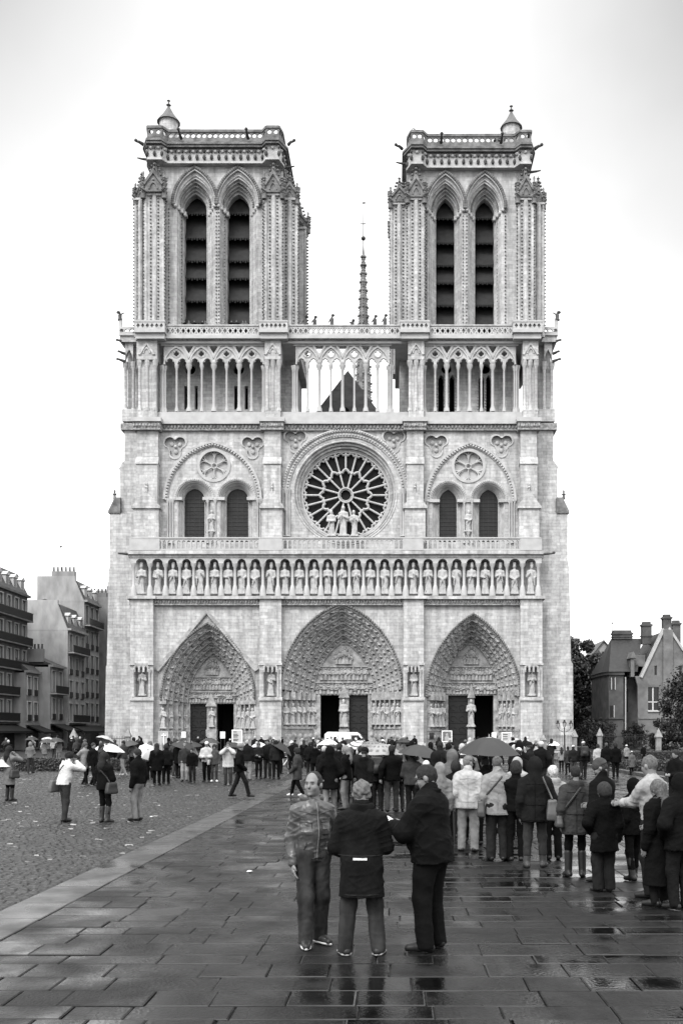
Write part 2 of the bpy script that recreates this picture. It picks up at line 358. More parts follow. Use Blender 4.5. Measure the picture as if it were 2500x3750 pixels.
for p in PORT:
    cx, w_, s_, a_ = p['o']; A = arch(cx, w_, s_, a_, 20)
    poly += [(fx(cx - w_), 0)] + P2(A) + [(fx(cx + w_), 0)]
poly += [(fx(1985), 0), (fx(1985), fz(2190)), (fx(477), fz(2190))]
wall = MB().plate(poly, [], 0, .9).build("facade_wall", STONE, CATH)

def portal(p):
    (cx, w_, s_, a_), (ix, iw, is_, ia) = p['o'], p['i']; n = p['no']
    def path(t, Y, legs=False):
        c = cx + (ix - cx) * t
        A = P2(arch(c, w_ + (iw - w_) * t, s_ + (is_ - s_) * t, a_ + (ia - a_) * t, 20), Y)
        return [(A[0][0], 0)] + A + [(A[-1][0], 0)] if legs else A
    # jambs: splayed stepped masonry below the springing
    zt = fz(p['lint'] - 6, 1); po = empty("portal", (0, 0, 0), parent=CATH)
    for sd in (-1, 1):
        jb = MB()
        for k in range(n):
            t0, t1 = k / n, (k + 1) / n; Y = PD * t0
            x0 = fx(cx + (ix - cx) * t0 + sd * (w_ + (iw - w_) * t0), Y); x1 = fx(cx + (ix - cx) * t1 + sd * (w_ + (iw - w_) * t1), Y)
            x2 = x0 + sd * .6
            jb.box(min(x1, x2), max(x1, x2), Y + .45, PD + .6, 0, zt)
        xa = fx(cx + sd * (w_ - 1), 0); xb = fx(ix + sd * iw, PD)
        # pedestal course under the statues
        zp = fz(p['jy'][1] + 6, .8)
        jb.plan([(xa, -.05), (xb, PD - .25), (xb + sd * .5, PD + .3), (xa + sd * .05, .6)] if sd < 0 else [(xb, PD - .25), (xa, -.05), (xa + .05, .6), (xb + .5, PD + .3)], 0, zp - .25)
        jb.plan([(xa, -.16), (xb - sd * .05, PD - .4), (xb + sd * .5, PD + .3), (xa + sd * .06, .6)] if sd < 0 else [(xb - .05, PD - .4), (xa, -.16), (xa + .06, .6), (xb + .5, PD + .3)], zp - .25, zp)
        for r_ in range(2):      # quatrefoil medallions and blind arcade on the pedestal
            for k in range(6):
                t = (k + .5) / 6; x = xa + (xb - xa) * t; y = -.07 + (PD - .2) * t; z = zp * (.26 + .36 * r_)
                jb.ell((x, y, z), (.26, .12, .3), 8, 4)
        # canopy over the statues
        za = fz(p['jy'][0] - 2, .8); zb = fz(p['lint'] - 12, .8)
        for k in range(len(p['jl'])):
            pxs = (p['jl'] if sd < 0 else p['jr'])[k]; t = abs(pxs - (cx + sd * w_)) / (w_ - iw); Y = PD * min(t, 1) - .1; x = fx(pxs, Y)
            jb.box(x - .36, x + .36, Y - .22, Y + .75, za + .3, zb); jb.prism([(x - .34, za + .3), (x + .34, za + .3), (x, zb + .5)], Y - .32, Y - .2)
            jb.tube([(x - .36, Y - .1, za + .3), (x - .36, Y - .1, zp)], .09, 6)
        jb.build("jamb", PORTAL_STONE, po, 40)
    # statues in the jambs
    for k, px in enumerate(p['jl'] + p['jr']):
        sd = -1 if px < cx else 1; t = min(1, abs(px - (cx + sd * w_)) / (w_ - iw)); Y = PD * t - .1
        statue(SAINTS[(k * 5 + cx) % 6], px, p['jy'][1], p['jy'][0], Y, po, "jamb_statue", k % 2)
    # archivolts
    for k in range(n):
        t0, t1 = k / n, (k + 1) / n; Y0, Y1 = PD * t0, PD * t1; a = MB()
        a.ribbon(path(t0, Y0), path(t0 + .3 / n, Y0), Y0 - (.14 if k == 0 else .02), Y1 + .4)
        a.ribbon(path(t0 + .3 / n, Y0), path(t1 + .02, Y0), Y0 + .3, Y1 + .5)
        a.tube2(path(t0 + .34 / n, Y0), Y0 + .12, .1, 6)
        nf = 10 if cx == 1250 else 8
        mid = path(t0 + .68 / n, Y0 + .15)
        pts = [Vector((x, 0, z)) for x, z in mid]; L = [0]
        for i in range(1, len(pts)): L.append(L[-1] + (pts[i] - pts[i - 1]).length)
        half = L[-1] / 2
        for sd in (0, 1):
            for j in range(nf):
                d = half * (j + .05) / nf; d = d if not sd else L[-1] - d
                i = max(1, min(len(L) - 1, next((q for q, l in enumerate(L) if l >= d), len(L) - 1)))
                f = (d - L[i - 1]) / (L[i] - L[i - 1] + 1e-9); q = pts[i - 1].lerp(pts[i], f); tg = (pts[i] - pts[i - 1]).normalized() * (-1 if sd else 1)
                a.figurine(q.x, Y0 + .22, q.z, half / nf * .86, math.atan2(tg.x, tg.z), rnd)
                e = q + tg * half / nf * .93
                a.ell((e.x, Y0 + .14, e.z), (.24, .2, .13), 6, 4)
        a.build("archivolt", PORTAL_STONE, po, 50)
    # hood moulding with leaf crockets
    hd = MB(); hd.ribbon(path(-.05, 0), path(.0, 0), -.3, .05)
    hp = path(-.03, 0)
    for i in range(len(hp) - 1):
        for q in (0, .5): hd.ell((hp[i][0] * (1 - q) + hp[i + 1][0] * q, -.32, hp[i][1] * (1 - q) + hp[i + 1][1] * q), (.15, .12, .17), 5, 4)
    hd.build("hood_mould", WEATH, po, 50)
    # tympanum: three bands of relief
    Y = PD; T = MB(); A = P2(arch(ix, iw + 4, is_, ia - 4, 20), Y)
    zl = fz(p['lint'], Y); T.plate([(A[0][0], zl)] + A + [(A[-1][0], zl)], [], Y, Y + .5)
    zs, za = fz(is_, Y), fz(ia, Y); H = za - zl
    for b0, hh, k in ((0.02, .2, 15), (.27, .24, 12), (.56, .36, 5)):
        z = zl + H * b0; xs = [x for x, zz in A if zz > z + hh * H * .8] or [A[20][0]]
        x0, x1 = min(xs) + .25, max(xs) - .25
        T.box(x0 - .3, x1 + .3, Y - .18, Y + .1, z + H * hh, z + H * hh + .12)
        for j in range(k):
            x = x0 + (x1 - x0) * (j + .5) / k; big = 1.0 if b0 < .5 else (1.0 - abs(j - (k - 1) / 2) * .2)
            T.figurine(x, Y - .05, z + .02, H * hh * .95 * big * rnd.uniform(.9, 1.02), rnd.uniform(-.12, .12), rnd)
            if b0 < .1: T.ell((x, Y - .08, z + H * .1 * rnd.uniform(.5, 1.4)), (.3, .22, .15), 6, 4)
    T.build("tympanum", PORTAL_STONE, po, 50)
    # trumeau, side posts and doors
    d = p['door']; tr = MB(); tr.box(fx(d[1], Y), fx(d[2], Y), Y - .1, Y + .6, 0, zl)
    tr.box(fx(d[1] - 2, Y), fx(d[2] + 2, Y), Y - .35, Y + .6, 0, fz(2672, Y))
    tr.prism([(fx(d[1] - 3, Y), fz(p['lint'] + 10, Y)), (fx(d[2] + 3, Y), fz(p['lint'] + 10, Y)), (fx((d[1] + d[2]) / 2, Y), fz(p['lint'] - 40, Y))], Y - .45, Y)
    for e in (-1, 1):
        xe, xi = (fx(d[0], Y), fx(ix - iw - 6, Y)) if e < 0 else (fx(d[3], Y), fx(ix + iw + 6, Y))
        tr.box(min(xe, xi), max(xe, xi), Y - .06, Y + .6, 0, zl - .002)
        for j in range(5): tr.ell(((xe + xi) / 2, Y - .08, .9 + j * .95), (.22, .1, .3), 6, 4)
    tro = tr.build("trumeau", PORTAL_STONE, po, 40)
    statue(SAINTS[cx % 6], (d[1] + d[2]) / 2, 2664, p['lint'] + 14, Y - .25, po, "trumeau_statue")
    for e in (0, 1):
        x0, x1 = fx(d[2 * e], Y), fx(d[2 * e + 1], Y)
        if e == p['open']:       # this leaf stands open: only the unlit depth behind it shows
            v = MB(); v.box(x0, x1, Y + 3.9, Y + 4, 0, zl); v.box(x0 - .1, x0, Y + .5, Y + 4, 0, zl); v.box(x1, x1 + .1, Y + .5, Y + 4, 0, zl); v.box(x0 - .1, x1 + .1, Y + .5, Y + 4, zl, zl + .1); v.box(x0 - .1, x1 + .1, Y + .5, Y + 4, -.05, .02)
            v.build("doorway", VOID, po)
        else:
            dr = MB(); dr.box(x0, x1, Y + .35, Y + .5, 0, zl)
            for j in range(5):
                z = zl * (.1 + .2 * j); dr.box(x0 + .05, x1 - .05, Y + .29, Y + .36, z, z + .13)
                for q in (-1, 1): dr.tube([((x0 + x1) / 2 + q * .5 + .38 * math.cos(t * .7), Y + .33, z + .5 + .3 * math.sin(t * .7)) for t in range(8)], .045, 5)
            do = dr.build("door", OAK, po); 
    if cx == 762:                # the gable over the north portal
        g = MB(); ap = (758, 2232); l, r_ = (568, 2450), (948, 2450)
        g.ribbon(P2([l, ap, r_]), P2([(l[0] + 16, 2462), (758, 2252), (r_[0] - 16, 2462)]), -.28, .1)
        g.ribbon(P2([(l[0] + 8, 2456), (758, 2242), (r_[0] - 8, 2456)]), P2([(l[0] + 14, 2460), (758, 2248), (r_[0] - 14, 2460)]), -.4, -.2)
        hole = arch(762, 176, 2562, 2280, 16)
        g.plate(P2([(584, 2462), (758, 2254), (934, 2462), (934, 2552)] + [(x, z) for x, z in reversed(hole) if z < 2552] + [(584, 2552)]), [], -.1, .02)
        g.build("gable", PORTAL_STONE, po, 30)
    return po
PORTALS = [portal(p) for p in PORT]

# --- buttresses --------------------------------------------------------
for k, ((a, b), (c, d)) in enumerate(zip(B, BX)):
    m = MB(); Y = -.8; x0, x1 = fx(a, Y), fx(b, Y); n0, n1 = fx(a + 17, Y), fx(b - 17, Y)
    m.plate([(x0, 0), (x1, 0), (x1, fz(2186, Y)), (x0, fz(2186, Y))], [[(n0, fz(2553, Y)), (n1, fz(2553, Y)), (n1, fz(2446, Y)), (n0, fz(2446, Y))]], Y, 0.0)
    m.box(x0 - .12, x1 + .12, Y - .2, Y + .1, fz(2566, Y), fz(2554, Y)); m.box(x0 - .1, x1 + .1, Y - .22, Y + .1, fz(2436, Y), fz(2428, Y))
    m.box(x0 - .22, x1 + .22, Y - .25, .1, 0, .9)
    for q in range(4): x = n0 + (n1 - n0) * q / 3; m.lathe(x, Y - .12, [(.12, fz(2462, Y)), (.12, fz(2440, Y))], 6)
    for q in range(3):
        xa, xb = n0 + (n1 - n0) * q / 3, n0 + (n1 - n0) * (q + 1) / 3
        m.ribbon(arch((xa + xb) / 2, (xb - xa) / 2, fz(2456, Y), fz(2440, Y), 5), [(xa, fz(2433, Y) + .01 * i * 0) if i < 5 else (xb, fz(2433, Y)) for i in range(11)], Y - .18, Y)
    for q in (n0 - .16, n1 + .16): m.lathe(q, Y - .1, [(.16, fz(2553, Y)), (.11, fz(2548, Y)), (.11, fz(2466, Y)), (.19, fz(2460, Y)), (.19, fz(2452, Y))], 8)
    # rose storey
    Y = -.15; x0, x1 = fx(c, Y), fx(d, Y); xm = (x0 + x1) / 2
    m.box(x0, x1, Y, 1.3, fz(2032, Y), fz(1859, Y))
    m.prism([(x0 - .2, fz(1862, Y)), (x1 + .2, fz(1862, Y)), (x1 + .2, fz(1855, Y)), (xm, fz(1798, Y)), (x0 - .2, fz(1855, Y))], Y - .22, .9)
    m.box(x0 + .2, x1 - .2, .12, 1.3, fz(1860, Y), fz(1690, Y)); 
    m.prism_x([(.12, fz(1690, Y)), (.0, fz(1697, Y)), (.0, fz(1692, Y)), (.42, fz(1668, Y)), (1.3, fz(1668, Y)), (1.3, fz(1697, Y))], x0 + .12, x1 - .12)
    m.box(x0 + .22, x1 - .22, .4, 1.3, fz(1690, Y), fz(1570, Y))
    m.lathe(xm, Y + .1, [(.1, fz(1806, Y)), (.08, fz(1788, Y)), (.2, fz(1785, Y)), (.08, fz(1780, Y)), (.16, fz(1772, Y)), (.05, fz(1762, Y))], 6)
    # gallery storey: cluster of three shafts under a blind gable
    g0, g1 = fx(c + 16, .3), fx(d - 8, .3); gm = (g0 + g1) / 2; ww = g1 - g0
    m.box(g0 + .12, g1 - .12, .45, 2.2, fz(1530, .3), fz(1316, .3)); m.box(g0 - .05, g1 + .05, .2, 2.2, fz(1530, .3), fz(1505, .3))
    for q in (.08, .5, .92):
        x = g0 + ww * q; m.lathe(x, .42, [(.28, fz(1505, .3)), (.24, fz(1494, .3)), (.17, fz(1488, .3)), (.17, fz(1346, .3)), (.3, fz(1334, .3)), (.34, fz(1318, .3))], 8)
    for q in (.3, .7): x = g0 + ww * q; m.lathe(x, .5, [(.09, fz(1505, .3)), (.09, fz(1330, .3))], 6)
    m.box(g0 - .1, g1 + .1, .1, 2.2, fz(1318, .3), fz(1248, .3))
    m.ribbon([(gm - .95, fz(1300, .3)), (gm, fz(1254, .3)), (gm + .95, fz(1300, .3))], [(gm - .7, fz(1302, .3)), (gm, fz(1265, .3)), (gm + .7, fz(1302, .3))], -.05, .15)
    m.ribbon(arch(gm, .42, fz(1296, .3), fz(1274, .3), 6), arch(gm, .28, fz(1296, .3), fz(1279, .3), 6), .0, .15)
    bo = m.build("buttress", STONE, CATH, 30)
    # carved string courses and the balcony block on top
    e = MB(); e.box(x0 - .12, x1 + .12, -.05, 1.5, fz(1575, .2), fz(1546, .2)); 
    for q in range(9): e.ell((x0 + (x1 - x0) * q / 8, -.1, fz(1560, .2)), (.16, .12, .22), 6, 4)
    e.build("leaf_frieze", FRIEZE, bo, 40)
    e = MB(); e.box(x0 - .26, x1 + .26, -.25, 1.6, fz(1546, .2), fz(1531, .2)); e.build("string_course", PALE, bo, 30); e = MB(); e.box(g0 - .2, g1 + .2, -.12, 2, fz(1248, .3), fz(1238, .3))
    bb = [(492, 604), (948, 1054), (1464, 1573), (1877, 1986)][k]; p0, p1 = fx(bb[0], -.7), fx(bb[1], -.7)
    e.box(p0 + .12, p1 - .12, -.45, 2, fz(1238, -.5), fz(1216, -.5)); e.box(p0, p1, -.75, 2, fz(1216, -.7), fz(1204, -.7)); e.box(p0, p1, -.75, 2, fz(1178, -.7), fz(1172, -.7))
    e.build("balcony_cornice", PALE, bo, 30)
    e = MB(); hol = []; nn = 6
    for q in range(nn):
        xx = p0 + .15 + (p1 - p0 - .3) * (q + .5) / nn; zz = fz(1191, -.7); hol.append([(xx - .2, zz), (xx, zz - .27), (xx + .2, zz), (xx, zz + .27)])
    e.plate([(p0 + .04, fz(1204, -.7)), (p1 - .04, fz(1204, -.7)), (p1 - .04, fz(1178, -.7)), (p0 + .04, fz(1178, -.7))], hol, -.7, -.45); e.box(p0 + .1, p1 - .1, -.42, -.35, fz(1204, -.7), fz(1178, -.7))
    e.box(p0 + .04, p0 + .3, -.44, 1.2, fz(1204, -.7), fz(1178, -.7)); e.box(p1 - .3, p1 - .04, -.44, 1.2, fz(1204, -.7), fz(1178, -.7))
    e.build("pierced_balcony", CARVED, bo)
    statue(SAINTS[k], (a + b) / 2 + 2, 2550, 2451, -.25, bo, "niche_statue", k % 2)

# --- the flank masses at either end -------------------------------------
def flank(xs, sgn):
    m = MB(); Y = 2.0; inner = 505 if sgn < 0 else 1958
    a = lambda lst: [(fx(x, Y), fz(y, Y)) for x, y in lst]
    low, mid = xs
    m.prism(a(low + [(inner, low[-1][1]), (inner, 2752)]), Y, 13.5)
    m.prism(a(mid + [(inner, mid[-1][1]), (inner, 1905)]), Y + .4, 13)
    e = low[0][0]
    return m.build("flank_buttress", STONE, CATH)
fl = flank(([(383, 2752), (388, 2440), (391, 2436), (394, 2300), (397, 2092), (402, 2076), (402, 1880)], [(437, 1905), (436, 1718), (431, 1714), (445, 1688), (452, 1684), (452, 1570)]), -1)
fr = flank(([(2099, 2752), (2097, 2432), (2090, 2420), (2086, 2210), (2083, 2080), (2078, 2050), (2078, 1878)], [(2042, 1905), (2042, 1712), (2046, 1708), (2034, 1690), (2028, 1684), (2027, 1570)]), 1)
for o, xa, xb, xc, xf in ((fl, 397, 437, 421, 417), (fr, 2083, 2041, 2059, 2065)):
    m = MB(); Y = 2.0; a = lambda x, y: (fx(x, Y), fz(y, Y)); s = 1 if xb > xa else -1
    m.prism([a(xa, 1880), a(xa, 1872), a(xc, 1822), a(xb + s * 4, 1822), a(xb + s * 4, 1880)], Y - .15, 13.3)
    m.lathe(fx(xf, Y), Y + .3, [(.2, fz(1826, Y)), (.14, fz(1812, Y)), (.26, fz(1808, Y)), (.1, fz(1803, Y)), (.14, fz(1798, Y)), (.04, fz(1790, Y))], 6)
    m.build("sloping_cap", WEATH, o, 30)
    m = MB(); xo = 440 if s > 0 else 2040; xi = 500 if s > 0 else 1965
    m.box(min(fx(xo, Y), fx(xi, Y)), max(fx(xo, Y), fx(xi, Y)), Y + .1, 13.4, fz(1572, Y), fz(1548, Y))
    m.build("string_course", FRIEZE, o)
    # corner of the open gallery
    m = MB(); w0, w1 = sorted((fx(463 if s > 0 else 2017, 3), fx(515 if s > 0 else 1955, 3)))
    m.box(w0, w1, 3.4, 13, fz(1549, 3), fz(1240, 3)); xcol = fx(459 if s > 0 else 2020, 2.6)
    m.box(*sorted((xcol - .3 * s, fx(515 if s > 0 else 1955, 3))), 2.3, 13.2, fz(1549, 3), fz(1505, 3))
    m.lathe(xcol, 2.7, [(.3, fz(1505, 3)), (.17, fz(1490, 3)), (.17, fz(1360, 3)), (.32, fz(1344, 3)), (.34, fz(1330, 3))], 8)
    x2 = fx(488 if s > 0 else 1992, 2.6); m.lathe(x2, 2.7, [(.3, fz(1505, 3)), (.17, fz(1490, 3)), (.17, fz(1360, 3)), (.32, fz(1344, 3)), (.34, fz(1330, 3))], 8)
    A = arch((xcol + x2) / 2, abs(x2 - xcol) / 2, fz(1332, 3), fz(1285, 3), 6)
    m.ribbon(A, [(x, fz(1262, 3)) for x, z in A], 2.5, 3.0); m.box(*sorted((xcol - .5 * s, fx(515 if s > 0 else 1955, 3))), 2.1, 13.4, fz(1262, 3), fz(1226, 3))
    m.build("gallery_corner", STONE, o, 30)
    m = MB(); p0, p1 = sorted((fx(437 if s > 0 else 2042, 2), fx(492 if s > 0 else 1986, 2))); z0, z1 = fz(1228, 2), fz(1197, 2)
    hol = [circ(p0 + (p1 - p0) * (q + .5) / 3, (z0 + z1) / 2 + .03, .24, 8) for q in range(3)]
    m.plate([(p0, z0), (p1, z0), (p1, z1), (p0, z1)], hol, 1.9, 2.15); xo = p0 if s > 0 else p1 - .3
    m.box(xo, xo + .3, 2.2, 13, z0, z0 + .35); m.box(xo, xo + .3, 2.2, 13, z1 - .25, z1)
    for q in range(12): m.box(xo + .05, xo + .25, 2.2 + q * .9, 2.45 + q * .9, z0 + .35, z1 - .25)
    m.box(xo, xo + .3, 1.9, 2.2, z1, fz(1172, 2))
    m.build("parapet", CARVED, o)
    # gargoyles at the outer corner
    for z, l in ((1248, .6), (1290, .4), (1318, .55)):
        g = MB(); xg = fx(450 if s > 0 else 2030, 2.2); Y = 2.4
        g.tube([(xg + .2 * s, Y, fz(z, 2)), (xg - .3 * l * s, Y - .2, fz(z, 2) + .05), (xg - .8 * l * s, Y - .35, fz(z, 2) + .12), (xg - l * s, Y - .45, fz(z, 2) + .05)], [.17, .15, .11, .08], 6); g.ell((xg - l * s, Y - .45, fz(z, 2) + .1), (.17, .14, .14), 6, 4)
        g.build("gargoyle", CRUST, o, 60)
    g = MB(); xg = fx(439 if s > 0 else 2040, 2); z = fz(1172, 2); g.lathe(xg, 2.05, [(.3, z), (.2, z + .3), (.22, z + .6), (.1, z + .8)], 6); g.ell((xg - .15 * s, 1.9, z + .85), (.24, .2, .18), 6, 4); g.tube([(xg, 2, z + .6), (xg + .5 * s, 2.1, z + .9)], [.1, .05], 5)
    g.build("chimera", CRUST, o, 60)

# --- kings' gallery ---------------------------------------------------------
KX = [518, 579, 632, 683, 734, 784, 835, 885, 934, 990, 1045, 1096, 1149, 1200, 1252, 1305, 1356, 1410, 1457, 1513, 1568, 1619, 1673, 1724, 1776, 1828, 1883, 1942]
COLX = [489] + [(KX[i] + KX[i + 1]) / 2 for i in range(27)] + [1970]
m = MB(); m.box(fx(470), fx(1992), -.8, 1.4, fz(2194, -.8), fz(2183, -.8)); m.box(fx(474), fx(1988), 1.7, 2.4, fz(2186), fz(2026)); m.box(fx(474), fx(1988), -.3, 2, fz(2190), fz(2184))
for a, b in B: m.box(fx(a - 10, -1), fx(b + 10, -1), -1.12, 0, fz(2193.5, -1), fz(2182.5, -1))
m.box(fx(472), fx(1990), -1.0, 2.4, fz(2029, -1), fz(2016, -1))
m.box(fx(476), fx(1986), -.7, 2.2, fz(2040, -1), fz(2029.2, -1))
KG = m.build("kings_gallery", STONE, CATH)
m = MB(); m.box(fx(478), fx(1984), -.45, 1.2, fz(2216, -.5), fz(2194.2, -.5))
for q in range(150): x = fx(484 + q * 10); m.ell((x, -.5, fz(2203, -.5)), (.12, .1, .22), 5, 4)
m.build("carved_string", FRIEZE, KG, 40)
yk = -.5; top = fz(2039, yk); pl = [(fx(478, yk), top)]; pl += [(fx(478, yk), fz(2064, yk))]
for i in range(28):
    a, b = COLX[i] + 9, COLX[i + 1] - 9
    A = arch((a + b) / 2, (b - a) / 2, 2064, 2047, 5)
    pl += P2(A, yk)
pl += [(fx(1982, yk), fz(2064, yk)), (fx(1982, yk), top)]
MB().plate(pl, [], -.62, -.2).build("arcade", CARVED, KG)
colme = None
for x in COLX:
    if colme is None:
        z0, z1, z2, z3, z4, z5 = [fz(q, yk) for q in (2183, 2152, 2146, 2080, 2070, 2063)]
        m = MB(); m.lathe(0, 0, [(.36, z0), (.34, z1 - .35), (.26, z1), (.22, z2), (.155, z2 + .1), (.155, z3), (.3, z4), (.33, z5)], 10); colme = m.mesh("column", 40)
    o = link("column", colme, PALE, KG); o.location = (fx(x, yk), -.42, 0)
for i, x in enumerate(KX):
    statue(KINGS[(i * 3 + i // 8) % 8], x, 2178, 2058, -.05, KG, "king_statue", (i // 4) % 2)
# balustrade
m = MB(); hol = []; yb = -.85; z0, z1 = fz(2016, yb), fz(1973, yb); n = 84
for q in range(n):
    x = fx(488 + (1972 - 488) * (q + .5) / n, yb); A = arch(x, .185, z1 - .42, z1 - .2, 4); hol.append([(x - .185, z0 + .18)] + A + [(x + .185, z0 + .18)])
m.plate([(fx(484, yb), z0), (fx(1976, yb), z0), (fx(1976, yb), z1), (fx(484, yb), z1)], hol, yb - .1, yb + .12)
for a, b in B + [(560, 588), (1030, 1036)]: m.box(fx(a - 2, yb), fx(b - 2, yb), yb - .18, yb + .2, z0, z1 + .02)
m.box(fx(480, yb), fx(1980, yb), yb - .2, yb + .22, z1 - .01, z1 + .14)
m.build("balustrade", PALE, CATH)
m = MB(); m.tube([(fx(474), -.9, fz(2034)), (fx(462), -1.3, fz(2035)), (fx(448), -1.7, fz(2036))], [.16, .13, .1], 6); m.build("gargoyle", CRUST, CATH, 60)
m = MB(); m.tube([(fx(1988), -.9, fz(2034)), (fx(2004), -1.3, fz(2035)), (fx(2018), -1.7, fz(2036))], [.16, .13, .1], 6); m.ell((fx(2018), -1.7, fz(2034)), (.2, .16, .16), 6, 4); m.build("gargoyle", CRUST, CATH, 60)

# --- rose storey ------------------------------------------------------------
YW = 1.2
TW = [dict(bay=(560, 957), big=(779, 181, 1830, 1615), sub=((712, 75, 1826, 1750), (866, 75, 1826, 1750)), win=((711.5, 37, 1830, 1789), (869, 40, 1830, 1789)), rose=(783, 1704, 58), tre=((641, 1634), (925, 1634)), st=775),
      dict(bay=(1551, 1905), big=(1722, 168, 1836, 1617), sub=((1640, 72, 1834, 1756), (1788, 72, 1834, 1756)), win=((1639.5, 32, 1838, 1792), (1788, 35, 1838, 1792)), rose=(1715, 1706, 59), tre=((1597, 1628), (1836, 1628)), st=1713)]
rc_ = (1264, 1805)
holes = [[(fx(rc_[0], YW) + x, fz(rc_[1], YW) + z) for x, z in circ(0, 0, 196 / F * (D0 + YW), 64)]]
for t in TW:
    for s_ in t['sub']:
        c, w_, sp, ap = s_; A = arch(c, w_ - 12, sp, ap + 12, 12); holes.append(P2([(c - w_ + 12, 1985)] + A + [(c + w_ - 12, 1985)], YW))
    holes.append([(fx(t['rose'][0], YW) + x, fz(t['rose'][1], YW) + z) for x, z in circ(0, 0, t['rose'][2] / F * (D0 + YW), 32)])
TRE = [c for t in TW for c in t['tre']] + [(1081, 1612), (1441, 1612)]
def trefoil(cx, cz, r, n=10):   # three-lobed outline, two lobes up, one down
    pts = []
    for k, a in enumerate((math.radians(145), math.radians(270), math.radians(395))):
        ox, oz = cx + r * .62 * math.cos(a), cz + r * .62 * math.sin(a)
        for i in range(n + 1):
            t = a - 1.95 + 3.9 * i / n; pts.append((ox + r * .52 * math.cos(t), oz + r * .52 * math.sin(t)))
    return pts
SW = (D0 + YW) / F
for c in TRE: holes.append(trefoil(fx(c[0], YW), fz(c[1], YW), 37 * SW))
MB().plate(P2([(500, 2030), (1965, 2030), (1965, 1545), (500, 1545)], YW), holes, YW, YW + .75).build("upper_wall", STONE, CATH)
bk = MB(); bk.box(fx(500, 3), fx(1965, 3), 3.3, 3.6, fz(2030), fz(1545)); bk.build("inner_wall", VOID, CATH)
# carved trefoils
for c in TRE:
    x, z = fx(c[0], YW), fz(c[1], YW); m = MB(); T = trefoil(x, z, 37 * SW); T2 = trefoil(x, z, 43 * SW)
    m.ribbon(T2 + T2[:1], T + T[:1], YW - .1, YW + .3); m.box(x - 1.3, x + 1.3, YW + .42, YW + .6, z - 1.3, z + 1.3)
    for a in (145, 270, 395): m.ell((x + .55 * math.cos(R(a)), YW + .38, z + .55 * math.sin(R(a))), (.26, .16, .3), 7, 5)
    m.ell((x, YW + .2, z), (.2, .2, .2), 6, 4); m.build("trefoil_panel", CARVED, CATH, 50)
# great rose
rx, rz = fx(rc_[0], YW), fz(rc_[1], YW)
def ring(m, r0, r1, y0, y1, n=64, a0=0, a1=2 * math.pi): A = circ(rx, rz, r0 * SW, n, a0, a1, True); m.ribbon(A, circ(rx, rz, r1 * SW, n, a0, a1, True), y0, y1, ends=False)
m = MB()
for i, (a, b) in enumerate(((198, 190), (190, 181), (181, 172), (172, 163))):
    ring(m, a, b, YW + .02 + i * .28, YW + 1.6); 
for rr, y in ((189, .05), (180, .35), (171, .62)): m.tube([(x, YW + y, z) for x, z in circ(rx, rz, rr * SW, 64, 0, 2 * math.pi, True)], .1, 6)
ROSE = m.build("rose_window", STONE, CATH, 40)
m = MB(); a0, a1 = R(3), R(177); ring(m, 232, 222, YW - .35, YW + .05, 48, a0, a1); ring(m, 222, 205, YW - .15, YW + .05, 48, a0, a1)
for q in range(72): a = a0 + (a1 - a0) * q / 71; m.ell((rx + 227 * SW * math.cos(a), YW - .36, rz + 227 * SW * math.sin(a)), (.13, .12, .13), 5, 4)
for q in range(60): a = a0 + (a1 - a0) * q / 59; m.ell((rx + 212 * SW * math.cos(a), YW - .2, rz + 212 * SW * math.sin(a)), (.14, .1, .14), 5, 4)
m.build("hood_mould", CARVED, ROSE, 60)
m = MB()
for sd in (-1, 1):
    for q, r_ in ((214, .2), (228, .14), (204, .1)):
        x = rx + sd * q * SW; MB().lathe(x, YW - .15, [(r_ * 1.6, fz(1966, YW)), (r_, fz(1958, YW)), (r_, fz(1812, YW)), (r_ * 2, fz(1800, YW)), (r_ * 2.1, fz(1793, YW))], 8).build("colonnette", PALE, ROSE, 40)
m = MB(); yt = YW + 1.15; A = circ(rx, rz, 164 * SW, 64); m.prism(A, yt + .35, yt + .45); m.build("glass", DARKGLASS, ROSE)
m = MB(); pol = lambda r, a: (rx + r * SW * math.cos(a), yt, rz + r * SW * math.sin(a))
ring(m, 166, 157, yt - .2, yt + .3); ring(m, 29, 24, yt - .2, yt + .3, 32)
for k in range(12):
    a = R(90 + 15 + 30 * k); m.tube([pol(27, a), pol(80, a)], [.11, .13], 6); m.ell(pol(84, a), (.2, .2, .2), 6, 4)
    m.lathe(0, 0, [(0, 0)] * 2, 3) if False else None
    b0 = a; b1 = a + R(30)
    m.tube([pol(80, b0), pol(86, b0 + R(4)), pol(83, b0 + R(7)), pol(90, b0 + R(9)), pol(95, b0 + R(13)), pol(97, b0 + R(15)), pol(95, b0 + R(17)), pol(90, b1 - R(9)), pol(83, b1 - R(7)), pol(86, b1 - R(4)), pol(80, b1)], .17, 6)
    m.ell(pol(88, (b0 + b1) / 2 - R(9)), (.09, .12, .09), 5, 4)
    for q in range(1): m.ell(pol(21, b0 + R(15)), (.1, .12, .1), 5, 4); m.ell(pol(21, b0), (.1, .12, .1), 5, 4)
for k in range(24):
    a = R(90 + 15 * k); r0 = 98 if k % 2 == 0 else 86; m.tube([pol(r0, a), pol(148, a)], [.12, .13], 6); m.ell(pol(152, a), (.2, .2, .2), 6, 4)
    b1 = a + R(15); m.tube([pol(146, a), pol(150, a + R(2)), pol(147, a + R(3.5)), pol(153, a + R(5)), pol(156, a + R(7.5)), pol(153, b1 - R(5)), pol(147, b1 - R(3.5)), pol(150, b1 - R(2)), pol(146, b1)], .13, 6)
m.build("tracery", PALE, ROSE, 60)
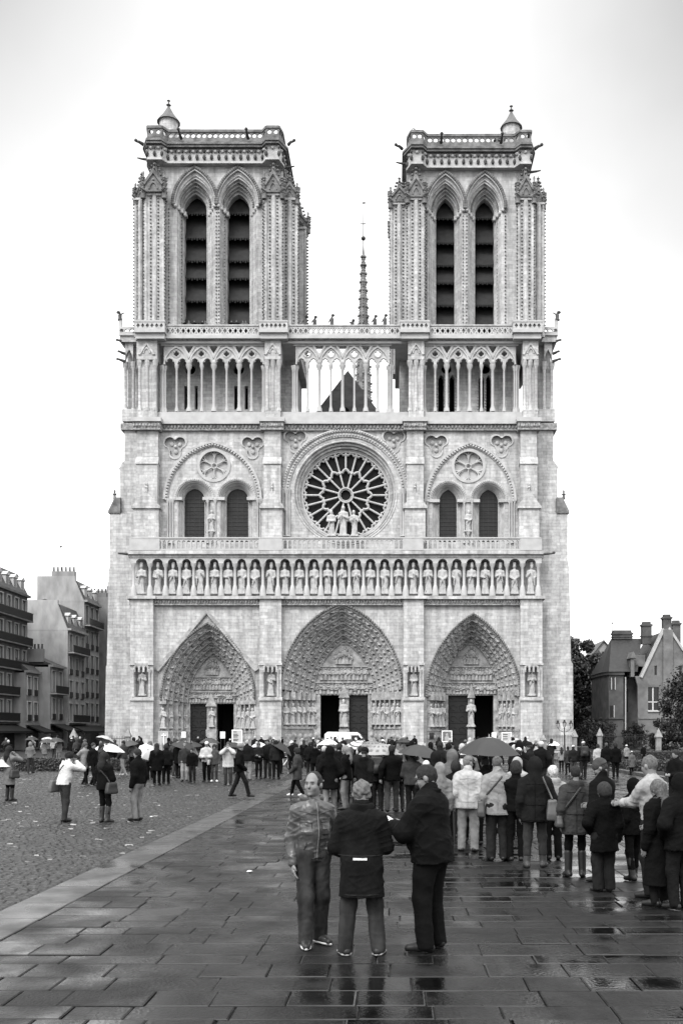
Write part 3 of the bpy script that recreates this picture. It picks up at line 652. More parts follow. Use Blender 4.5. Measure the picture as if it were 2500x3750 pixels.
for x, hgt, me in ((1214, 1866, 2), (1256, 1852, 0), (1298, 1868, 4)):
    statue(SAINTS[me], x, 1966, hgt, -.1, ROSE, "statue", x > 1270)
# twin windows
for t in TW:
    c, w_, sp, ap = t['big']; m = MB()
    m.ribbon(P2(arch(c, w_, sp, ap, 16), YW), P2(arch(c, w_ - 9, sp, ap + 9, 16), YW), YW - .3, YW + .02)
    m.ribbon(P2(arch(c, w_ - 9, sp, ap + 9, 16), YW), P2(arch(c, w_ - 18, sp, ap + 20, 16), YW), YW - .12, YW + .02)
    hp = P2(arch(c, w_ - 12, sp, ap + 14, 26), YW)
    for x, z in hp: m.ell((x, YW - .22, z), (.15, .12, .15), 5, 4)
    to = m.build("twin_window", CARVED, CATH, 50)
    for (c2, w2, s2, a2), (wx, ww, ws, wa) in zip(t['sub'], t['win']):
        m = MB(); K = 5
        m.ribbon(P2(arch(c2, w2, s2, a2, 12), YW), P2(arch(c2, w2 - 12, s2, a2 + 12, 12), YW), YW - .14, YW + .05)
        for k in range(K):
            q0, q1 = k / K, (k + 1) / K; Y = YW + q0 * 1.1
            def leg(q, Yy):
                A = arch(c2 + (wx - c2) * q, (w2 - 12) + (ww - w2 + 12) * q, s2 + (ws - s2) * q, (a2 + 12) + (wa - a2 - 12) * q, 12)
                return P2([(A[0][0], 1985)] + A + [(A[-1][0], 1985)], Yy)
            m.ribbon(leg(q0, Y), leg(q1, Y), Y + .1, YW + 1.6)
            if k % 2 == 0: m.tube2(leg(q0 + .08, Y), Y + .1, .09, 6)
        hp = P2(arch(c2, w2 - 6, s2, a2 + 6, 14), YW)
        for x, z in hp[::1]: m.ell((x, YW - .16, z), (.14, .1, .14), 5, 4)
        for sd in (-1, 1): x0, x1 = sorted((fx(c2 + sd * (w2 + 2), YW), fx(wx + sd * ww, YW + 1))); m.box(x0, x1, YW - .2, YW + .75, fz(s2 + 6, YW), fz(s2 - 5, YW))
        m.build("window_arch", CARVED, to, 40)
        g = MB(); A = P2(arch(wx, ww + 3, ws, wa - 3, 12), YW + 1.1); g.plate([(A[0][0], fz(2000, 2))] + A + [(A[-1][0], fz(2000, 2))], [], YW + 1.25, YW + 1.3); go = g.build("glass", GLASS, to)
        g = MB(); x0, x1 = A[0][0], A[-1][0]
        for q in range(1, 4): x = x0 + (x1 - x0) * q / 4; g.box(x - .025, x + .025, YW + 1.2, YW + 1.26, fz(2000, 2), fz(wa + 12, 2))
        for q in range(14): z = fz(1980 - q * 14, 2); g.box(x0, x1, YW + 1.19, YW + 1.25, z, z + .045) if z < A[12][1] - .5 else None
        g.build("glazing_bar", IRON, to)
    # blind rose
    x, z, r_ = fx(t['rose'][0], YW), fz(t['rose'][1], YW), t['rose'][2] * SW; m = MB()
    m.ribbon(circ(x, z, r_ + .12, 32, 0, 6.2832, True), circ(x, z, r_ - .2, 32, 0, 6.2832, True), YW - .1, YW + .5, ends=False)
    m.prism(circ(x, z, r_, 32), YW + .5, YW + .6)
    for k in range(6):
        a = R(90 + 60 * k); m.tube([(x + .3 * math.cos(a), YW + .3, z + .3 * math.sin(a)), (x + r_ * .95 * math.cos(a), YW + .3, z + r_ * .95 * math.sin(a))], .09, 6)
        a += R(30); cx_, cz_ = x + r_ * .66 * math.cos(a), z + r_ * .66 * math.sin(a)
        m.tube([(cx_ + r_ * .3 * math.cos(a + q), YW + .32, cz_ + r_ * .3 * math.sin(a + q)) for q in np.linspace(-2.2, 2.2, 10)], .09, 6)
        for q in (-.9, .9): m.ell((cx_ + r_ * .26 * math.cos(a + q), YW + .35, cz_ + r_ * .26 * math.sin(a + q)), (.1, .1, .1), 5, 4)
    m.tube([(x + .3 * math.cos(q), YW + .3, z + .3 * math.sin(q)) for q in np.linspace(0, 6.2832, 13)], .1, 6); m.build("blind_rose", PALE, to, 60)
    # shafts below, and the statue between the windows
    m = MB(); b0, b1 = t['bay']
    for q in range(3):
        for xx in (t['sub'][0][0] - t['sub'][0][1] - 4 - q * 9, t['sub'][1][0] + t['sub'][1][1] + 4 + q * 9, ) : MB().lathe(fx(xx, YW), YW - .1, [(.16, fz(1990, YW)), (.1, fz(1980, YW)), (.1, fz(1845, YW)), (.22, fz(1835, YW)), (.22, fz(1828, YW))], 7).build("colonnette", PALE, to, 40)
    for xx in (-14, 14): MB().lathe(fx(t['st'] + xx, YW), YW - .1, [(.16, fz(1990, YW)), (.1, fz(1980, YW)), (.1, fz(1845, YW)), (.22, fz(1835, YW)), (.22, fz(1828, YW))], 7).build("colonnette", PALE, to, 40)
    MB().lathe(fx(t['st'], YW), YW - .15, [(.1, fz(1990, YW)), (.12, fz(1960, YW)), (.3, fz(1952, YW)), (.3, fz(1948, YW))], 8).build("colonnette", PALE, to, 40)
    statue(SAINTS[3 if t is TW[0] else 5], t['st'], 1949, 1868, YW - .2, to)
# leaf frieze and sill under the open gallery
m = MB(); m.box(fx(506, .9), fx(1960, .9), .85, 2, fz(1576, .9), fz(1552, .9))
for q in range(112):
    x = fx(512 + q * 13, .8); m.ell((x, .8, fz(1562, .8)), (.15, .12, .24), 6, 4)
m.build("leaf_frieze", FRIEZE, CATH, 40)
m = MB(); m.box(fx(500, .6), fx(1968, .6), .5, 5.5, fz(1552, .6), fz(1543, .6)); m.box(fx(503, .7), fx(1966, .7), .62, 5.4, fz(1543, .7), fz(1522, .7)); m.box(fx(505, .7), fx(1964, .7), .72, 1.5, fz(1522, .7), fz(1508, .7))
m.build("gallery_sill", PALE, CATH)

# --- open gallery -------------------------------------------------------------
GB = [([647, 692, 739, 783, 830, 876, 921], 600, 968, 1), ([1126, 1169, 1211, 1254, 1297, 1339, 1382], 1082, 1426, 1), ([1593, 1635, 1677, 1719, 1762, 1803, 1845], 1550, 1888, 1)]
yg = 1.0; q_ = lambda y: fz(y, yg); SG = (D0 + yg) / F
cols = {}
for big in (0, 1):
    r_ = .175 if big else .12; m = MB(); m.lathe(0, 0, [(r_ * 1.9, q_(1508)), (r_ * 1.7, q_(1497)), (r_ * 1.15, q_(1490)), (r_, q_(1480)), (r_ * .95, q_(1356)), (r_ * 1.9, q_(1344)), (r_ * 2.1, q_(1336))], 10); cols[big] = m.mesh("column", 40)
for gi, (xs, e0, e1, _) in enumerate(GB):
    m = MB(); allx = [e0] + xs + [e1]
    topz, z0 = q_(1262), q_(1337)
    thick = [allx[0]] + [allx[k] for k in (2, 4, 6)] + [allx[8]]
    # pointed arches between the thick columns, two cusped lights and a quatrefoil in each
    for k in range(4):
        a, b = thick[k], thick[k + 1]; c = (a + b) / 2; hw = (b - a) / 2
        m.ribbon(P2(arch(c, hw, 1336, 1268, 8), yg), P2(arch(c, hw - 5.5, 1336, 1275, 8), yg), yg - .2, yg + .25)
        for u in (-1, 1):
            c2 = c + u * hw / 2
            m.ribbon(P2(arch(c2, hw / 2, 1336, 1306, 8), yg), P2(arch(c2, hw / 2 - 4.5, 1336, 1313, 8), yg), yg - .15, yg + .2)
            for v in (-1, 1): m.ell((fx(c2 + v * hw * .3, yg), yg, q_(1322)), (.17, .14, .17), 6, 4)
        m.tube([(fx(c, yg) + .42 * math.cos(t), yg, q_(1296) + .42 * math.sin(t)) for t in np.linspace(0, 6.2832, 13)], .12, 6)
        for v in range(4): t = R(45 + 90 * v); m.ell((fx(c, yg) + .32 * math.cos(t), yg, q_(1296) + .32 * math.sin(t)), (.12, .12, .12), 5, 4)
    # pierced spandrel wall above the capitals
    zc_ = lambda y: fz(y, yg); pl = [(fx(thick[0], yg), zc_(1262)), (fx(thick[0], yg), zc_(1337))]; hol = []
    for k in range(4):
        a, b = thick[k], thick[k + 1]; c = (a + b) / 2; hw = (b - a) / 2
        for u in (-1, 1): pl += P2(arch(c + u * hw / 2, hw / 2 - 5, 1337, 1313, 6), yg)
        hol.append([(fx(c, yg) + (.34 + .1 * math.cos(4 * t)) * math.cos(t), zc_(1296) + (.34 + .1 * math.cos(4 * t)) * math.sin(t)) for t in np.linspace(0, 6.2832, 25)[:-1]])
        if k: x = fx(a, yg); hol.append([(x - .42, zc_(1272)), (x - .3, zc_(1268)), (x, zc_(1271)), (x + .3, zc_(1268)), (x + .42, zc_(1272)), (x + .25, zc_(1284)), (x, zc_(1294)), (x - .25, zc_(1284))])
    pl += [(fx(thick[4], yg), zc_(1337)), (fx(thick[4], yg), zc_(1262))]
    m.plate(pl, hol, yg - .04, yg + .16)
    for k in (1, 2, 3):         # spandrels with pierced hearts
        x = thick[k]; d = 44; w3 = fx(x + 30, yg) - fx(x, yg); xm = fx(x, yg)
        m.ribbon([(xm - w3 * .95, q_(1262)), (xm, q_(1314)), (xm + w3 * .95, q_(1262))], [(xm - w3 * .7, q_(1262)), (xm, q_(1296)), (xm + w3 * .7, q_(1262))], yg - .15, yg + .2)
        m.ell((xm, yg, q_(1328)), (.34, .3, .34), 7, 5)
    m.box(fx(e0 - 8, yg), fx(e1 + 8, yg), yg - .2, yg + .3, q_(1268), q_(1256))
    for e, sd in ((e0, 1), (e1, -1)): m.box(fx(e - 11, yg), fx(e + 11, yg), yg + .1, yg + 1.2, q_(1340), q_(1260)) if False else None
    if gi != 1:
        bx0, bx1 = (572, 968) if gi == 0 else (1548, 1892); wy = 4.2
        hol = []
        if gi == 0:
            for a, b in ((674, 686), (712.5, 724), (857, 869), (896, 908)): hol.append(P2([(a, 1499), (b, 1499), (b, 1413), (a, 1413)], wy))
            for x in (696, 874): hol.append([(fx(x, wy) + u, fz(1352, wy) + v) for u, v in circ(0, 0, .62, 16)])
        else:
            for a, b in ((1604, 1624), (1645, 1664), (1752, 1772), (1779, 1797)): A = arch((a + b) / 2, (b - a) / 2, 1392, 1372, 6); hol.append(P2([(a, 1512)] + A + [(b, 1512)], wy))
            for x in (1634, 1775): hol.append([(fx(x, wy) + u, fz(1350, wy) + v) for u, v in circ(0, 0, .6, 16)])
        wb = MB(); wb.plate(P2([(bx0, 1545), (bx1, 1545), (bx1, 1235), (bx0, 1235)], wy), hol, wy, wy + .8)
        wbo = wb.build("back_wall", STONE, CATH)
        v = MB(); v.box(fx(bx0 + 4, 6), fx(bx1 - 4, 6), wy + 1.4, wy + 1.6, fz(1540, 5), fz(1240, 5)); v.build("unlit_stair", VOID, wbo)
        if gi == 0:
            v = MB()
            for x in (696, 874):
                for r_ in (.75, 1.0): v.ribbon([(fx(x, wy) + u, fz(1352, wy) + t) for u, t in circ(0, 0, r_ + .12, 24, 0, 6.2832, True)], [(fx(x, wy) + u, fz(1352, wy) + t) for u, t in circ(0, 0, r_, 24, 0, 6.2832, True)], wy - .12, wy + .05, ends=False)
            v.build("oculus_ring", CARVED, wbo)
        else:
            v = MB()
            for x in (1600, 1628, 1641, 1668, 1748, 1776, 1801):
                for q in range(12): v.ell((fx(x, wy), wy - .05, fz(1508 - q * 11, wy)), (.13, .12, .1), 5, 4)
            v.build("crocket_ornament", CARVED, wbo, 60)
    GO = m.build("open_gallery", CARVED, CATH, 50)
    for k, x in enumerate(xs): o = link("column", cols[k % 2], PALE, GO); o.location = (fx(x, yg), yg, 0)
    for e in (e0 - 2, e1 + 2):
        for dx in (-7, 0, 7):
            o = link("column", cols[0], PALE, GO); o.location = (fx(e + dx, yg + .3), yg + .2 + abs(dx) * .02, 0)
# cornice over the gallery and parapet of the terrace
m = MB(); m.box(fx(500, .4), fx(1970, .4), .55, 2.2, fz(1256, .5), fz(1246, .5)); m.box(fx(498, .2), fx(1972, .2), .1, 2.2, fz(1239, .2), fz(1228, .2))
for a, b in ((500, 1085), (1446, 1970)): m.box(fx(a, .4), fx(b, .4), 2.2, 15.5, fz(1254, .5), fz(1228, .2))
m.build("terrace_cornice", PALE, CATH)
m = MB(); m.box(fx(500, .4), fx(1970, .4), .45, 2, fz(1246, .5), fz(1239, .5))
for q in range(118): m.ell((fx(506 + q * 12.4, .4), .42, fz(1243, .4)), (.13, .1, .1), 5, 4)
m.build("leaf_frieze", FRIEZE, CATH, 40)
for a, b in ((575, 1075), (1462, 1900)): MB().box(fx(a, 5), fx(b, 5), 5.9, 15.4, fz(1560, 5), fz(1256, 5)).build("tower_base", STONE, CATH)
for a, b in ((604, 948), (1054, 1464), (1573, 1877)):
    m = MB(); Y = .15; z0, z1 = fz(1228, Y), fz(1193, Y); n = int((b - a) / 18.5); hol = []
    for q in range(n):
        x = fx(a + (b - a) * (q + .5) / n, Y); zz = (z0 + z1) / 2; hol.append([(x - .2, zz), (x, zz - .3), (x + .2, zz), (x, zz + .3)])
        if q: xx = fx(a + (b - a) * q / n, Y); hol.append([(xx - .09, zz + .3), (xx, zz + .14), (xx + .09, zz + .3)]); hol.append([(xx - .09, zz - .3), (xx + .09, zz - .3), (xx, zz - .14)])
    m.plate([(fx(a, Y), z0), (fx(b, Y), z0), (fx(b, Y), z1), (fx(a, Y), z1)], hol, Y, Y + .25)
    m.box(fx(a, Y), fx(b, Y), Y - .1, Y + .35, z1 - .01, z1 + .13); m.build("pierced_parapet", CARVED, CATH)
for x, hh in ((1118, 1.0), (1152, .9), (1215, 1.1), (1290, .5), (1341, .9), (1372, 1.0), (1409, 1.1)):
    g = MB(); Y = .25; X, z = fx(x, Y), fz(1190, Y); g.lathe(X, Y, [(.26, z), (.2, z + .35 * hh), (.22, z + .6 * hh), (.08, z + .85 * hh)], 7); g.ell((X + .12, Y - .12, z + .95 * hh), (.2, .22, .17), 6, 4)
    g.tube([(X - .15, Y, z + .6 * hh), (X - .4, Y + .1, z + .3)], [.1, .05], 5); g.build("chimera", CRUST, CATH, 60)

# --- towers ----------------------------------------------------------------------
def tower(T):
    xc0, xc1 = T['core']; dy = T['dy']; Zb = fz(1236, 1)
    zy = lambda y, Y=1.0: fz(y + dy, Y)
    Yw, Yb = 1.0, 15.0
    wm = MB(); hol = []
    for c, w_ in T['op']:
        hw = T['hw']; A = arch(c, hw, 750 + dy, 636 + dy, 12); hol.append(P2([(c - hw, 1230)] + A + [(c + hw, 1230)], Yw))
    x0, x1 = xc0 + 30, xc1 - 30
    wm.plate(P2([(x0, 1238), (x1, 1238), (x1, 600 + dy), (x0, 600 + dy)], Yw), hol, Yw, Yw + .8)
    X0, X1 = fx(xc0 + 8, 0), fx(xc1 - 8, 0); Z1 = zy(560)
    wm.box(X0, X0 + 1, Yw + .3, Yb, Zb, Z1); wm.box(X1 - 1, X1, Yw + .3, Yb, Zb, Z1); wm.box(X0 + 1.002, X1 - 1.002, Yb - 1, Yb - .004, Zb, Z1)
    wm.box(X0 + .1, X1 - .1, Yw + .35, Yb - .1, Z1 - .3, Z1 + .2)
    TO = wm.build("tower", STONE_T, CATH)
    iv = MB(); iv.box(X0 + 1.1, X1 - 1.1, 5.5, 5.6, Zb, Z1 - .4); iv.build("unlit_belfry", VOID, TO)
    # belfry openings: stepped orders, hood moulds, louvres
    for c, iw in T['op']:
        m = MB(); K = 5; hw = T['hw']
        def leg(q, Y):
            A = arch(c, hw + (iw - hw) * q, 750 + 18 * q + dy, 636 + 71 * q + dy, 12); return P2([(A[0][0], 1232)] + A + [(A[-1][0], 1232)], Y)
        for k in range(K):
            q0, q1 = k / K, (k + 1) / K; Y = Yw + q0 * 1.9
            m.ribbon(leg(q0, Y), leg(q1 + .01, Y), Y + .12, Yw + 2.6); m.tube2(leg(q0 + .06, Y), Y + .08, .13, 7)
        m.build("belfry_arch", STONE_T, TO, 40)
        m = MB(); h = P2(arch(c, hw + 9, 748 + dy, 616 + dy, 20), Yw); m.ribbon(h, P2(arch(c, hw + 1, 748 + dy, 628 + dy, 20), Yw), Yw - .32, Yw + .02)
        m.build("hood_mould", CARVED, TO, 40)
        m = MB()
        for x, z in h: m.ell((x, Yw - .35, z), (.2, .16, .2), 6, 4)
        for x, z in P2(arch(c, (hw + iw) / 2, 760 + dy, 672 + dy, 13), Yw + 1): m.ell((x, Yw + .75, z), (.17, .14, .17), 5, 4)
        for x, z in P2(arch(c, (hw + iw) / 2 + 9, 757 + dy, 662 + dy, 13), Yw + 1): m.ell((x, Yw + .5, z), (.15, .14, .15), 5, 4)
        m.build("leaf_ornament", WEATH, TO, 60)
        m = MB()
        for sd in (-1, 1):
            for k in range(4):
                q0, q1 = k / 4, (k + 1) / 4; xa = fx(c + sd * (hw + 4 + (iw - hw - 2) * q0), 1); xb = fx(c + sd * (hw + 4 + (iw - hw - 4) * q1), 1); xa, xb = sorted((xa, xb))
                m.box(xa, xb, Yw - .15 + q0 * 1.8, Yw + 2, zy(770 - 4 * (1 - q0) * 4), zy(757 - 4 * (1 - q0) * 4)); m.ell(((xa + xb) / 2, Yw - .2 + q0 * 1.8, zy(772 - 16 * (1 - q0))), (.24, .2, .2), 6, 4)
        m.build("capital", CARVED, TO, 50)
        m = MB(); xl, xr = fx(c - iw - 2, 3.4), fx(c + iw + 2, 3.4)
        for k, yy in enumerate((700, 790, 872, 936, 1018, 1100, 1178)):
            za, zb_ = zy(yy, 3.5), zy(yy + 84, 3.5)
            m.add([(xl, 4.6, za + .5), (xr, 4.6, za + .5), (xr, 3.1, zb_), (xl, 3.1, zb_), (xl, 4.6, za + .38), (xr, 4.6, za + .38), (xr, 3.1, zb_ - .12), (xl, 3.1, zb_ - .12)], [(0, 1, 2, 3), (4, 7, 6, 5), (3, 2, 6, 7), (0, 3, 7, 4), (1, 5, 6, 2), (0, 4, 5, 1)])
            for j in range(9): xx = xl + (xr - xl) * (j + .5) / 9; m.box(xx - .07, xx + .07, 3.06, 3.1, zb_ - .3 - .1 * (j % 2), zb_ - .02)
        m.build("louvre", LOUVRE, TO)
    # piers with shafts, crockets in the hollows, gabled heads
    ck = MB()
    def crockets(x, Y, ya, yb, r=.115):
        z = ya
        while z < yb: ck.ell((x + rnd.uniform(-.02, .02), Y, z), (r, r, r * .85), 5, 3); z += .40
    def pier(xa, xb, Y0, Y1, ytop, front=True):
        m = MB(); zt = zy(ytop, Y0)
        m.box(xa, xb, Y0, Y1, Zb, zt); 
        for x in (xa, xb): m.lathe(x, Y0, [(.19, Zb), (.19, zt)], 8)
        if front:
            xm = (xa + xb) / 2; m.lathe(xm, Y0 - .02, [(.26, Zb), (.26, zt)], 8); crockets(xm - .42, Y0 - .05, Zb + 1.5, zt); crockets(xm + .42, Y0 - .05, Zb + 1.5, zt)
        m.box(xa - .2, xb + .2, Y0 - .25, Y1, zt, zt + .25)
        po = m.build("pier", STONE_T, TO, 40)
        for x in (xa - .2, xb + .2): crockets(x, Y0 - .12, Zb + .5, zt)
        return zt
    def pinnacle(x, Y, z, w_, h):
        m = MB(); m.prism([(x - w_, z), (x + w_, z), (x + w_ * .9, z + h * .22), (x, z + h * .5), (x - w_ * .9, z + h * .22)], Y - w_ * .9, Y + w_ * .9)
        m.ribbon(arch(x, w_ * .55, z + h * .06, z + h * .26, 5), arch(x, w_ * .4, z + h * .06, z + h * .22, 5), Y - w_ * 1.02, Y - w_ * .88)
        m.ribbon([(x - w_ * 1.15, z + h * .2), (x, z + h * .58), (x + w_ * 1.15, z + h * .2)], [(x - w_ * .95, z + h * .16), (x, z + h * .46), (x + w_ * .95, z + h * .16)], Y - w_ * 1.1, Y + w_)
        m.lathe(x, Y, [(w_ * .5, z + h * .35), (w_ * .28, z + h * .7), (.1, z + h * .9), (.2, z + h * .92), (.07, z + h * .95), (.04, z + h)], 8)
        for t in (.3, .42, .54, .66, .78):
            for a in (0, 1, 2, 3):
                r_ = w_ * (1.15 - t * 1.15) + .1; m.ell((x + r_ * math.cos(a * math.pi / 2), Y + r_ * math.sin(a * math.pi / 2), z + h * t), (.17, .17, .14), 5, 4)
        for u in (-1, 1):
            xs = x + u * w_ * 1.2; m.lathe(xs, Y - w_ * .7, [(.3, z - .7), (.24, z + h * .16), (.34, z + h * .18), (.16, z + h * .36), (.24, z + h * .38), (.08, z + h * .42), (.13, z + h * .5), (.03, z + h * .56)], 6)
            for t in (.0, .1, .22, .3, .36): m.ell((xs + u * .24, Y - w_ * .7, z + h * t), (.15, .15, .13), 5, 4); m.ell((xs, Y - w_ * .7 - .24, z + h * t), (.13, .13, .12), 5, 4)
        for u in (-1, 1): m.tube([(x + u * w_, Y - w_, z + .1), (x + u * (w_ + .4), Y - w_ - .3, z + .25)], [.16, .09], 5)
        m.build("pinnacle", WEATH, TO, 60)
    fl0, fl1 = T['front'][0]; fr0, fr1 = T['front'][1]
    heads = []
    for a, b in T['front']:
        xa, xb = fx(a, -.2), fx(b, -.2); zt = pier(xa, xb, -.2, 2.2, 718); pinnacle((xa + xb) / 2, .1, zt + .25, (xb - xa) / 2 * 1.0, zy(600) - zt); pier(xa, xb, 13.2, 15.6, 718, False)
    for (a, b), sd in ((T['side'][0], -1), (T['side'][1], 1)):
        xa, xb = fx(a, .9), fx(b, .9)
        zt = pier(xa, xb, .9, 2.8, 735); pinnacle((xa + xb) / 2, 1.3, zt + .25, min(.85, (xb - xa) / 2 * .9), zy(632) - zt)
        xo = xb if sd > 0 else xa
        crockets(xo + .14 * sd, 1.4, Zb + .5, zt, .14)
        zt = pier(xa, xb, 12.3, 14.2, 840, False); pinnacle((xa + xb) / 2, 13, zt + .25, .9, 3.6); crockets(xo + .14 * sd, 13.9, Zb + .5, zt - .3, .14)
        # flank wall shafts
        m = MB(); xw = X1 if sd > 0 else X0
        for Y in (4.2, 6.4, 8.6, 10.8): m.lathe(xw, Y, [(.3, Zb), (.3, zt)], 8)
        m.build("flank_shaft", STONE_T, TO, 40)
    # jamb crockets beside the openings, between front piers
    for c, iw in T['op']:
        for sd in (-1, 1):
            for k, q in enumerate((.12, .5)): crockets(fx(c + sd * (T['hw'] + (iw - T['hw']) * q), 1), Yw + .15 + q * 1.6, Zb + .5, zy(775), .1)
    for x in T['rows']: crockets(fx(x, .9), .92, Zb + .5, zy(760), .1)
    tag(ck.build("crocket_ornament", WEATH, TO, 60), kind='stuff')
    # string, frieze, cornice, parapet
    a, b = T['cor']; f0, f1 = T['front'][0]; g0, g1 = T['front'][1]
    def outline(i, rec=0.0):
        A, Bq = fx(a, .6) + i, fx(b, .6) - i; k0, k1, k2, k3 = fx(f0 + 8, 0) , fx(f1 - 2, 0) , fx(g0 + 2, 0) , fx(g1 - 6, 0)
        return [(A, .9), (k0, -.95 + i), (k1, -.95 + i), (k1 + .5, -.2 + i), (k2 - .5, -.2 + i), (k2, -.95 + i), (k3, -.95 + i), (Bq, .9), (Bq, 14.2), (k3, 16 - i), (k0, 16 - i), (A, 14.2)]
    m = MB(); m.plan(outline(.45), zy(610), zy(603)); m.plan(outline(.62), zy(603), zy(556))
    for i, (p, q) in enumerate(zip(outline(.6), outline(.6)[1:])):
        d = math.hypot(q[0] - p[0], q[1] - p[1]); nn = max(1, int(d / .78))
        if i > 7: continue
        for j in range(nn):
            t = (j + .5) / nn; x, y = p[0] + (q[0] - p[0]) * t, p[1] + (q[1] - p[1]) * t; m.ell((x, y - .05, zy(566)), (.24, .2, .17), 6, 4)
    m.build("upper_frieze", CARVED, TO, 40)
    m = MB()
    for i, (p, q) in enumerate(zip(outline(.58), outline(.58)[1:])):
        d = math.hypot(q[0] - p[0], q[1] - p[1]); nn = max(1, int(d / .78))
        if i > 7: continue
        for j in range(nn):
            t = j / nn; x, y = p[0] + (q[0] - p[0]) * t, p[1] + (q[1] - p[1]) * t; m.ell((x, y - .1, zy(588)), (.19, .2, .32), 6, 4); m.ell((x, y - .1, zy(566)), (.12, .2, .2), 6, 4)
    m.build("leaf_knob", CRUST, TO, 60)
    m = MB(); m.plan(outline(.15), zy(556), zy(548)); m.plan(outline(0), zy(548), zy(541)); m.plan(outline(.3), zy(541), zy(533)); m.plan(outline(.5), zy(533), zy(519))
    m.build("cornice", WEATH, TO)
    m = MB(); O = outline(.6); z0, z1, zt = zy(519), zy(495), zy(486)
    for p, q in zip(O, O[1:] + O[:1]):
        d = Vector((q[0] - p[0], q[1] - p[1])); L = d.length; d.normalize(); nn = max(1, int(L / .62)); hol = [circ(L * (j + .5) / nn, (z0 + z1) / 2, min(.26, L / nn * .42), 8) for j in range(nn)]
        t = MB().plate([(0, z0), (L, z0), (L, z1), (0, z1)], hol, 0, .18)
        m.add([(p[0] + d.x * x - d.y * y, p[1] + d.y * x + d.x * y, z) for x, y, z in t.v], t.f)
        t = MB().box(0, L, -.1, .3, z1, zt); m.add([(p[0] + d.x * x - d.y * y, p[1] + d.y * x + d.x * y, z) for x, y, z in t.v], t.f)
    m.build("pierced_parapet", WEATH, TO)
    # gargoyles
    for x, y, dx in ((fx(f1, 0) + 2, -.3, 0), (fx(g0, 0) - 2, -.3, 0), (fx(a, .6), .9, -1), (fx(b, .6), .9, 1)):
        g = MB(); z = zy(524); g.tube([(x, y + .3, z), (x + .35 * dx, y - .3, z - .05), (x + .65 * dx, y - .9 * (1 - abs(dx)) - .2, z + .05)], [.2, .15, .1], 6); g.ell((x + .7 * dx, y - .9 * (1 - abs(dx)) - .3, z + .12), (.2, .2, .17), 6, 4); g.build("gargoyle", CRUST, TO, 60)
    for x, y, dx, yy in ((fx(a, .6), 1.5, -1, 575), (fx(b, .6), 1.5, 1, 605), (fx(a, .6) - .2, 2, -1, 722), (fx(b, .6) + .6, 2, 1, 748), (fx(b, .6), 12, 1, 640)):
        g = MB(); z = zy(yy); g.tube([(x - dx * .6, y, z), (x + .2 * dx, y - .2, z), (x + .7 * dx, y - .3, z + .06)], [.15, .11, .06], 6); g.build("gargoyle", CRUST, TO, 60)
    # stair turret with conical cap
    tx, r_ = fx(T['tur'][0], 3), T['tur'][1]; ty = T['tur'][2]; m = MB(); zc = lambda y: fz(y, 3)
    m.lathe(tx, 3.2, [(r_, zc(540 + dy)), (r_, zc(ty)), (r_ + .15, zc(ty - 2))], 14); to = m.build("stair_turret", STONE_T, TO, 40)
    m = MB(); m.lathe(tx, 3.2, [(r_ + .28, zc(ty - 1)), (r_ + .2, zc(ty - 6)), (r_ * .62, zc(ty - 30)), (.18, zc(ty - 56)), (.1, zc(ty - 62)), (.28, zc(ty - 66)), (.1, zc(ty - 70)), (.07, zc(ty - 80)), (.2, zc(ty - 82)), (.04, zc(ty - 86))], 14); m.build("conical_cap", ROOFLEAD, to, 40)
    return TO
TOW = [tower(dict(core=(532, 1029), op=((715, 41), (872.5, 41)), hw=72, front=((534, 598), (974, 1029)), side=((497, 533), (1036, 1086)), cor=(520, 1054), dy=0, tur=(616, 1.05, 446), rows=(607, 618, 792, 801, 962))),
       tower(dict(core=(1482, 1952), op=((1630, 34), (1774, 35)), hw=66, front=((1497, 1549), (1899, 1949)), side=((1432, 1492), (1955, 1988)), cor=(1472, 1960), dy=16, tur=(1872, 1.0, 466), rows=(1560, 1695, 1708, 1850)))]
m = MB(); z = fz(500, 2); x0, x1 = fx(1507, 2), fx(1548, 2); m.tube([(x0, 2, z), (x0, 2, z + .9), (x0 + .15, 2, z + 1), (x1, 2, z + .1)], .05, 5); m.build("railing", IRON, TOW[1])
m = MB(); xg = fx(1805, 3); m.add([(xg, 2.5, z), (xg + 1.5, 2.5, z), (xg + 1.5, 4, z), (xg, 4, z), (xg + 1.5, 2.5, z + .9), (xg + 1.5, 4, z + .9)], [(0, 1, 4), (3, 5, 2), (0, 4, 5, 3), (1, 2, 5, 4), (0, 3, 2, 1)]); m.build("lean_to_shed", WEATH, TOW[1])

# --- nave roof, gable and spire behind -------------------------------------------------
m = MB(); ap = (fx(1273, 15.5), fz(1356, 15.5)); bl, br = (fx(1140, 15.5), fz(1530, 15.5)), (fx(1404, 15.5), fz(1530, 15.5))
m.prism([bl, (bl[0], bl[1] - 6), (br[0], br[1] - 6), br, ap], 15.5, 16.2)
go = m.build("nave_gable", mat("gable_stone", 0.10, .9, .2, var=.25, vscale=.8, stretch=(1, 1, 3)), CATH)
m = MB(); dz = fz(1506, 15.5) ; m.plate([(fx(1263, 15.4), fz(1530, 15.4))] + arch(fx(1264, 15.4), .62, fz(1516, 15.4), fz(1490, 15.4), 6) + [(fx(1265, 15.4), fz(1530, 15.4))], [], 15.38, 15.49); m.build("doorway", VOID, go)
m = MB(); m.prism([(bl[0] + .5, bl[1] - .5), (br[0] - .5, br[1] - .5), (ap[0], ap[1] - .4)], 16.3, 90); m.box(fx(560, 20) - 0, fx(1900, 20), 16.5, 96, 0, 20); m.box(bl[0] - 1, br[0] + 1, 16.5, 95, 20.01, bl[1]); m.build("nave_roof", ROOFLEAD, CATH)
Ys = 65.0; sx = fx(1330, Ys); z_ = lambda y: fz(y, Ys); m = MB(); k = (D0 + Ys) / F
